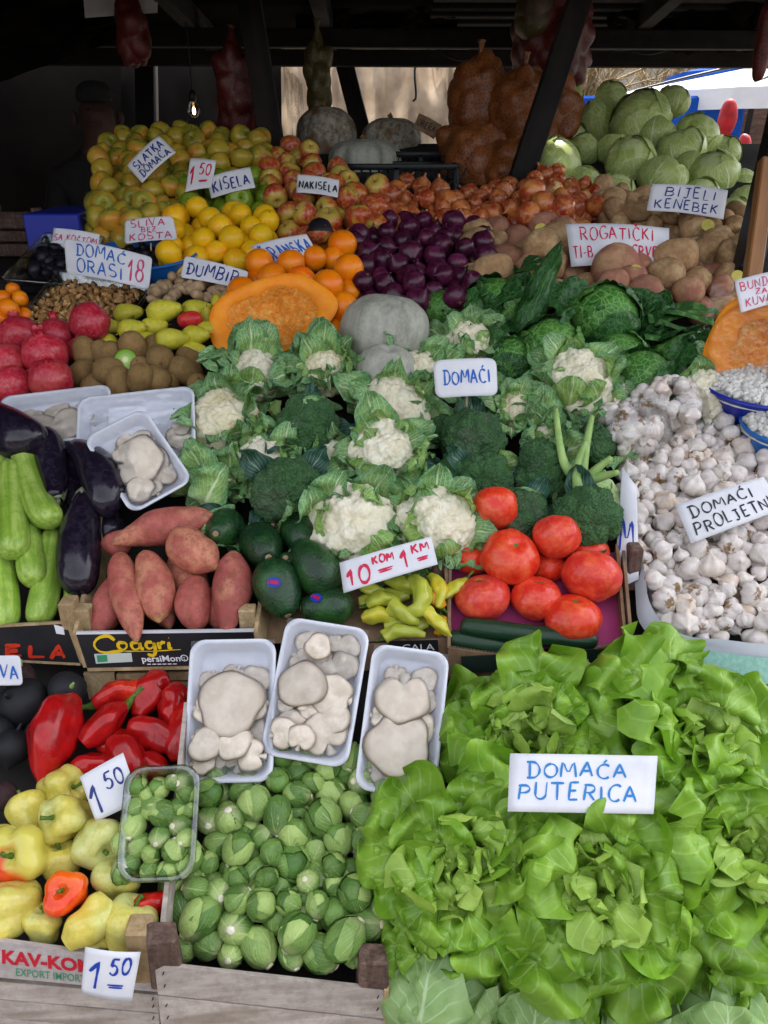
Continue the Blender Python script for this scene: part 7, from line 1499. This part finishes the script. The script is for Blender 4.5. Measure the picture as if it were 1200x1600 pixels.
# ================================================================== handwritten price cards
def arc(cx, cy, rx, ry, a0, a1, n=9): return [(cx+rx*math.cos(R(a0+(a1-a0)*i/(n-1))), cy+ry*math.sin(R(a0+(a1-a0)*i/(n-1)))) for i in range(n)]
L_ = lambda *p: list(p)
GL_ = {
 'A': [L_((0, 0), (.48, 1)), L_((.48, 1), (.95, 0)), L_((.18, .36), (.82, .38))],
 'B': [L_((.1, 0), (.12, 1)), [(.0, 1)]+arc(.45, .76, .38, .24, 90, -90)+[(.12, .52)], [(.12, .52)]+arc(.48, .26, .44, .26, 90, -90)+[(.0, 0)]],
 'C': [arc(.58, .5, .52, .5, 48, 312, 14)],
 'D': [L_((.22, 0), (.24, 1)), [(.0, 1)]+arc(.42, .5, .55, .5, 82, -82, 12)+[(.0, .0)]],
 'E': [L_((.12, 1), (.1, 0)), L_((.1, 1), (.85, 1.02)), L_((.1, .52), (.7, .54)), L_((.1, 0), (.88, .02))],
 'G': [arc(.55, .5, .52, .5, 50, 340, 14)+[(.98, .42), (.6, .42)]],
 'I': [L_((.5, 0), (.52, 1))], 'J': [L_((.2, 1), (.95, 1)), [(.65, 1), (.66, .3)]+arc(.4, .2, .26, .2, 0, -150, 7)],
 'K': [L_((.1, 0), (.12, 1)), L_((.85, 1), (.12, .45)), L_((.3, .58), (.9, 0))],
 'L': [L_((.15, 1), (.12, 0), (.8, .0))], 'M': [L_((0, 0), (.15, 1), (.5, .3), (.88, 1), (1, 0))], 'N': [L_((.05, 0), (.08, 1), (.9, 0), (.93, 1))],
 'O': [arc(.5, .5, .48, .5, 90, 450, 18)], 'P': [L_((.12, 0), (.15, 1)), [(.0, .98)]+arc(.45, .74, .42, .26, 90, -90)+[(.14, .46)]],
 'R': [L_((.12, 0), (.12, 1)), [(.0, 1)]+arc(.45, .74, .38, .25, 90, -90)+[(.12, .5)], L_((.4, .5), (.92, 0))],
 'S': [arc(.5, .74, .38, .26, 40, 250, 9)+arc(.48, .25, .42, .25, 80, -140, 9)],
 'T': [L_((0, 1), (1, 1)), L_((.5, 1), (.48, 0))], 'U': [[(.08, 1), (.08, .35)]+arc(.48, .3, .4, .3, 180, 360, 8)+[(.9, 1)]],
 'Y': [[(.08, 1), (.1, .55)]+arc(.42, .52, .32, .2, 180, 340, 6), L_((.88, 1), (.3, 0))],
 'V': [L_((0, 1), (.45, 0), (.95, 1))], 'Z': [L_((.05, 1), (.9, 1), (.05, 0), (.95, 0)), L_((.25, .5), (.75, .52))],
 'z': [[(.1, .8)]+[(.8, .85), (.3, .4), (.9, .1)]],
 '-': [L_((.1, .45), (.9, .47))], ' ': [], '.': [L_((.45, .0), (.55, .03))],
 '0': [arc(.5, .5, .42, .5, 100, 460, 16)], '1': [L_((.0, .62), (.6, 1), (.55, 0))], '5': [L_((.95, 1), (.3, 1)), [(.3, 1), (.2, .58)]+arc(.45, .32, .42, .3, 110, -150, 10)],
 '8': [arc(.5, .75, .32, .25, 270, -90, 12)+arc(.5, .26, .42, .27, 90, 450, 12)], 'e': [[(.9, .95)]+arc(.55, .75, .45, .25, 60, 270, 8)+arc(.55, .25, .5, .25, 90, 310, 8)], 'b': [L_((.15, 1), (.12, 0)), [(.12, 0)]+arc(.4, .22, .4, .24, -90, 90)+[(.14, .45)]],
 '=': [L_((0, .30), (1, .34)), L_((.1, 0), (.95, .04))],
}
def glyph(ch):
    acc = {'Ć': ('C', 'a'), 'Č': ('C', 'v'), 'Š': ('S', 'v'), 'Đ': ('D', 'd'), 'Ž': ('Z', 'v')}
    if ch in acc:
        b, k = acc[ch]; return GL_[b]+([L_((.5, 1.12), (.72, 1.32))] if k == 'a' else [L_((.3, 1.35), (.5, 1.12), (.75, 1.35))] if k == 'v' else [L_((0, .5), (.45, .52))])
    return GL_.get(ch, [])
WD = {'I': .35, '1': .6, ' ': .6, '.': .4, 'M': 1.15, 'J': .8, '-': .7, 'L': .8, 'E': .85}
def ribbon(path, wd, pos, nn, rn, vs, fs, k=.0007, sm=True):
    """stroke on the card: pos(s, t) gives the world point, wd the pen width in metres"""
    if len(path) > 4 and sm: path = [tuple(q) for q in cr(path, len(path)*2)]
    pts = []
    for a, b in zip(path, path[1:]):
        n = max(1, int((pos(*a)-pos(*b)).length/.004))
        for i in range(n): pts.append(pos(a[0]+(b[0]-a[0])*i/n, a[1]+(b[1]-a[1])*i/n))
    pts.append(pos(*path[-1])); b0 = len(vs); m = len(pts)
    if m < 2: return
    for i, p in enumerate(pts):
        d = (pts[min(i+1, m-1)]-pts[max(i-1, 0)]).normalized(); a = d.cross(nn).normalized(); w_ = wd*(.48+.16*math.sin(i*.5+rn.random()*1.2))*(1 if 0 < i < m-1 else .75)
        vs += [p+a*w_+nn*k, p-a*w_+nn*k]
    for i in range(m-1): fs.append((b0+2*i, b0+2*i+1, b0+2*i+3, b0+2*i+2))
def sign(cs, lines, label, lift=.06, n=(0, -.8, .6), t=None, curl=.05, mat='paper', stake=None, rnd_=0, seed=0, name='price_sign'):
    """cs: tl tr br bl photo pixels. lines: (text, s0, s1, tbase, height, ink, pen width px, slope)"""
    rn = random.Random(seed+len(label)); uc = sum(c[0] for c in cs)/4; vc = sum(c[1] for c in cs)/4; p0 = PT(uc, vc, t) if t else P(uc, vc, lift)
    q = quadpts(cs, p0, n); nn = Vector(n).normalized(); W_ = (q[1]-q[0]).length; H_ = (q[3]-q[0]).length; bow = curl*W_
    px = depth(p0)/FPX
    def pos(s, tt): return bil(q, s, tt)+nn*(bow*math.sin(math.pi*min(1, max(0, s)))+.3*bow*math.sin(tt*3+seed+len(label)))
    V = []; nx, ny = 15, 9
    def cut(s, tt):
        if not rnd_: return s, tt
        rs, rt_ = rnd_/W_, rnd_/H_; x, y = s, tt
        for (cx, cy, sx, sy) in ((rs, rt_, -1, -1), (1-rs, rt_, 1, -1), (rs, 1-rt_, -1, 1), (1-rs, 1-rt_, 1, 1)):
            dx, dy = (x-cx)*sx/rs, (y-cy)*sy/rt_
            if dx > 0 and dy > 0:
                L = math.hypot(dx, dy); M_ = max(dx, dy)
                if L > 0: f = M_/L; x, y = cx+(x-cx)*f, cy+(y-cy)*f
        return x, y
    gs = sorted(set([i/(nx-1) for i in range(nx)]+([rnd_/W_, 1-rnd_/W_, rnd_/W_*.5, 1-rnd_/W_*.5] if rnd_ else []))); gt = sorted(set([i/(ny-1) for i in range(ny)]+([rnd_/H_, 1-rnd_/H_, rnd_/H_*.5, 1-rnd_/H_*.5] if rnd_ else [])))
    for i in gt: V.append([tuple(pos(*cut(j, i))) for j in gs])
    root = mk(name, gridm(name, V, M[mat], uv=False)); tag(root, label, 'sign')
    md = root.modifiers.new('thickness', 'SOLIDIFY'); md.thickness = .0009; md.offset = -1 if True else 1
    # make the solid grow away from the face
    e1 = Vector(V[0][1])-Vector(V[0][0]); e2 = Vector(V[1][0])-Vector(V[0][0]); fn = e1.cross(e2)
    md.offset = -1 if fn.dot(nn) > 0 else 1
    byink = {}
    for (txt, s0, s1, tb, ht, ik, pen, *sl) in lines:
        slope = sl[0] if sl else 0; tot = sum(WD.get(c, 1)+.28 for c in txt); x = 0
        for ch in txt:
            w_ = WD.get(ch, 1); j = rn.uniform(-.09, .09); sc = rn.uniform(.88, 1.1); ln = rn.uniform(-.08, .12)
            for st in glyph(ch):
                path = []
                for (gx, gy) in st:
                    if ch == 'I': gx = gx*.35/1+.0
                    xx = (x+(gx*w_ if ch != 'I' else gx)+gy*ln)/tot; s = s0+(s1-s0)*xx; path.append((s, tb-(gy*sc+j)*ht+slope*(xx)))
                vs, fs = byink.setdefault(ik, ([], []))
                ribbon(path, pen*px*.62, pos, nn, rn, vs, fs)
            x += w_+.28
    for ik, (vs, fs) in byink.items(): mk('lettering', mesh('lettering', vs, fs, M[ik], smooth=False), root)
    if stake:
        a = PT(*stake[0], depth(p0)+.004); b = PT(*stake[1], depth(p0)+.006); mk('stake', tube('stake', [a, (a+b)/2, b], .0022, M['woodnew'], 6, 6), root)
    return root
FC = (0, -.85, .52)
sign([(198, 258), (248, 211), (275, 238), (222, 286)], [('SLATKA', .10, .95, .46, .32, 'navy_ink', 3.2), ('DOMAĆA', .10, .95, .88, .32, 'navy_ink', 3)], 'tilted white card reading SLATKA DOMAĆA on the yellow apples', .13, FC)
sign([(297, 247), (338, 251), (330, 293), (289, 300)], [('1', .1, .36, .80, .58, 'red_ink', 4), ('50', .42, .92, .52, .36, 'red_ink', 3.4), ('=', .45, .9, .76, .14, 'red_ink', 2.6)], 'small card with red 1.50 beside the KISELA sign', .10, FC)
sign([(322, 278), (391, 261), (399, 293), (330, 310)], [('KISELA', .08, .95, .78, .52, 'navy_ink', 3.6)], 'white card reading KISELA over the green apples', .08, FC, stake=((361, 302), (365, 325)))
sign([(464, 272), (530, 281), (528, 309), (463, 301)], [('NAKISELA', .06, 1.0, .74, .44, 'black_ink', 3.2)], 'white card reading NAKISELA among the red apples', .08, FC)
sign([(195, 345), (270, 338), (277, 374), (194, 381)], [('SLIVA', .12, .85, .36, .30, 'pink_ink', 2.6), ('BEZ', .34, .66, .60, .20, 'pink_ink', 2.2), ('KOSTA', .1, .95, .93, .28, 'pink_ink', 2.6)], 'white card reading SLIVA BEZ KOSTA over the blue bowl', .05, FC, stake=((236, 380), (236, 392)), rnd_=.01)
sign([(84, 356), (156, 366), (152, 388), (80, 379)], [('SA KOŠTOM', .04, .98, .80, .42, 'pink_ink', 2.4)], 'narrow white card reading SA KOŠTOM at the left', .05, FC)
sign([(101, 373), (239, 403), (232, 452), (103, 426)], [('DOMAĆ', .14, .74, .44, .34, 'blue_ink', 3.6), ('ORASI', .14, .72, .90, .36, 'blue_ink', 3.6), ('18', .75, .95, .84, .62, 'pink_ink', 4.6)], 'large white card reading DOMAĆ ORASI 18 behind the walnuts', .05, FC, rnd_=.01)
sign([(288, 399), (389, 424), (378, 453), (282, 434)], [('ĐUMBIR', .08, .93, .80, .56, 'navy_ink', 3.8)], 'white card reading ĐUMBIR above the ginger', .045, FC, rnd_=.008)
sign([(391, 385), (479, 366), (496, 394), (430, 416)], [('ŠPANSKA', .04, .98, .80, .55, 'blue_ink', 3.8)], 'white card reading ŠPANSKA partly behind the oranges', .05, FC)
sign([(1018, 288), (1137, 298), (1131, 342), (1011, 328)], [('BIJELI', .18, .88, .46, .33, 'navy_ink', 3), ('KENEBEK', .08, .93, .88, .33, 'navy_ink', 3)], 'white card reading BIJELI KENEBEK under the cabbages', .09, FC)
sign([(883, 351), (1045, 358), (1044, 414), (893, 416)], [('ROGATIČKI', .12, .86, .40, .30, 'red_ink', 3.2), ('TI-B', .04, .24, .82, .26, 'red_ink', 3.2), ('-CRVENI', .56, 1.0, .78, .27, 'red_ink', 3.8)], 'long white card reading ROGATIČKI in red behind the big potatoes', .06, FC)
sign([(676, 564), (775, 560), (778, 618), (681, 622)], [('DOMAĆI', .14, .92, .66, .36, 'blue_ink', 4.2)], 'white card with cut corners reading DOMAĆI over the cauliflowers', .12, FC, stake=((729, 560), (729, 636)), rnd_=.014)
sign([(1148, 438), (1225, 420), (1228, 470), (1157, 489)], [('BUNDEVE', .08, 1.05, .36, .24, 'pink_ink', 2.6), ('ZA', .35, .62, .60, .18, 'pink_ink', 2.6), ('KUVANJE', .12, 1.1, .90, .24, 'pink_ink', 2.6)], 'white card reading BUNDEVE ZA KUVANJE at the right edge', 0, FC, t=1.55)
sign([(1056, 789), (1194, 744), (1226, 795), (1079, 850)], [('DOMAĆI', .10, .80, .42, .27, 'black_ink', 4), ('PROLJETNI', .07, .93, .86, .30, 'black_ink', 4)], 'white card reading DOMAĆI PROLJETNI lying on the garlic', .05, (0, -.75, .66))
sign([(530, 879), (674, 838), (684, 882), (537, 927)], [('10', .06, .34, .86, .56, 'red_ink', 7), ('KOM', .34, .58, .40, .26, 'red_ink', 4.6), ('=', .38, .58, .70, .22, 'red_ink', 4), ('1', .64, .76, .84, .60, 'red_ink', 7), ('KM', .76, .97, .40, .28, 'red_ink', 4.6), ('=', .80, .95, .68, .22, 'red_ink', 4)], 'white card reading 10 KOM 1 KM in bold red', .075, (0, -.8, .6))
sign([(797, 1177), (1028, 1181), (1021, 1272), (793, 1268)], [('DOMAĆA', .12, .82, .40, .25, 'sky_ink', 5), ('PUTERICA', .06, .90, .80, .27, 'sky_ink', 5)], 'large white card reading DOMAĆA PUTERICA on the lettuce', .145, (0, -.7, .71), curl=.015)
sign([(124, 1214), (192, 1176), (219, 1252), (150, 1284)], [('1', .08, .42, .84, .60, 'navy_ink', 7), ('50', .45, .92, .50, .34, 'navy_ink', 5)], 'tilted white card with blue 1.50 above the punnet', .055, (0, -.75, .66))
sign([(133, 1480), (220, 1488), (206, 1565), (127, 1552)], [('1', .12, .50, .80, .58, 'deep_blue_ink', 8), ('50', .50, .92, .46, .32, 'deep_blue_ink', 6), ('=', .50, .88, .72, .16, 'deep_blue_ink', 4)], 'white card with blue 1.50 stuck on the crate front', .035, (0, -.95, .3))
sign([(-60, 1024), (32, 1024), (35, 1071), (-60, 1071)], [('VA', .66, .98, .78, .50, 'blue_ink', 4)], 'white card ending in the letters VA at the left edge', .03, FC, rnd_=.006)
sign([(972, 730), (995, 760), (998, 905), (958, 925)], [('M', .15, .95, .68, .26, 'deep_blue_ink', 5)], 'folded white card with a blue M beside the garlic box', .03, (-.45, -.75, .5), curl=.1)
sign([(655, 177), (690, 196), (678, 217), (645, 200)], [('OBERA', .1, .9, .7, .4, 'black_ink', 2)], 'small brown card standing between the grey pumpkins and the sacks', 0, FC, t=3.0, mat='card')
sign([(1152, 345), (1182, 325), (1182, 372), (1150, 372)], [], 'blank white card corner beside the right post', 0, FC, t=2.35)
# yellow script on the persimmon crate
root, q = CR1; vs, fs = [], []; rn = random.Random(2)
nn = (q[1]-q[0]).cross(q[3]-q[0]).normalized(); nn = nn if nn.dot(CAM-q[0]) > 0 else -nn
fx = lambda u, v: ((u-119)/277.0, (v-990)/52.0)
pos = lambda s, t: bil(q, s, t)
Cs = [[(176, 1000), (168, 993), (152, 996), (142, 1006), (146, 1016), (160, 1019), (185, 1016)], [(190, 1004), (182, 1004), (179, 1010), (184, 1015), (191, 1012), (193, 1006), (188, 1003)], [(212, 1004), (203, 1004), (200, 1010), (204, 1015), (212, 1012), (214, 1004), (214, 1012), (218, 1015)], [(234, 1004), (226, 1004), (223, 1010), (227, 1014), (234, 1011), (236, 1004), (236, 1018), (230, 1025), (222, 1022)], [(243, 1004), (244, 1015)], [(244, 1009), (250, 1004), (254, 1005)], [(260, 1004), (259, 1013), (263, 1015)], [(261, 997), (262, 998)], [(186, 1017), (230, 1018), (277, 1016)]]
for i, st in enumerate(Cs): ribbon([fx(*a) for a in st], (7.5 if i < 7 else 2.4)*depth(q[0])/FPX*.62, pos, nn, rn, vs, fs, .0008)
mk('script_lettering', mesh('script_lettering', vs, fs, M['yellow_print'], smooth=False), root)
root, vs, fs = cr2, [], []
for st in [[(8, 1009), (32, 1008)], [(12, 1009), (12, 1025), (34, 1024)], [(12, 1017), (28, 1016)], [(48, 1008), (47, 1026), (72, 1026)], [(82, 1029), (92, 1008), (100, 1028)], [(86, 1021), (99, 1021)], [(103, 1013), (106, 1011), (107, 1014)]]:
    pass
for st in [[(8, 1009), (32, 1008)], [(12, 1009), (12, 1025), (34, 1024)], [(12, 1017), (28, 1016)], [(48, 1008), (47, 1026), (70, 1026)], [(80, 1029), (92, 1008), (101, 1028)], [(86, 1021), (99, 1021)]]:
    P2 = lambda u, v: quadpts([(u, v)], p1, NF)[0]
    ribbon(st, 10*.95/FPX*.8, lambda u, v: P2(u, v), Vector(NF).normalized(), rn, vs, fs, .0009)
mk('red_lettering', mesh('red_lettering', vs, fs, M['orange_print'], smooth=False), root)
# avocado stickers
for (o, u, v, px) in STK:
    mt = o.matrix_world.copy(); c = mt.translation; d = ray(u, v)
    # point of the skin seen at that pixel
    inv = mt.inverted(); hit, loc, no, _ = o.ray_cast(inv @ CAM, (inv.to_3x3() @ d).normalized())
    if hit:
        w0 = mt @ loc; wn = (mt.to_3x3() @ no).normalized(); V = []
        x = wn.cross(Vector((0, 0, 1))).normalized(); x = -x; y = wn.cross(x)
        if y.z < 0: y = -y
        if x.x < 0: x = -x
        n_ = 20; vs = [w0+wn*.0012]; 
        for k in range(n_): a = 2*math.pi*k/n_; vs.append(w0+x*.0115*math.cos(a)+y*.0085*math.sin(a)+wn*.0002)
        st = mesh('sticker', vs, [(0, 1+k, 1+(k+1) % n_) for k in range(n_)], M['deep_blue_ink']); s_ = mk('sticker', st, o, inv)
        vs, fs = [], []
        for i, ch in enumerate('LARADA'):
            for g_ in glyph(ch): ribbon([((i+a[0]*.75)/6-.5, a[1]-.5) for a in g_], .0011, lambda a, b: w0+x*a*.017+y*b*.006+wn*(.0018-.003*(a*a)), wn, rn, vs, fs, .0003)
        mk('sticker_lettering', mesh('sticker_lettering', vs, fs, M['red_ink'], smooth=False), s_)
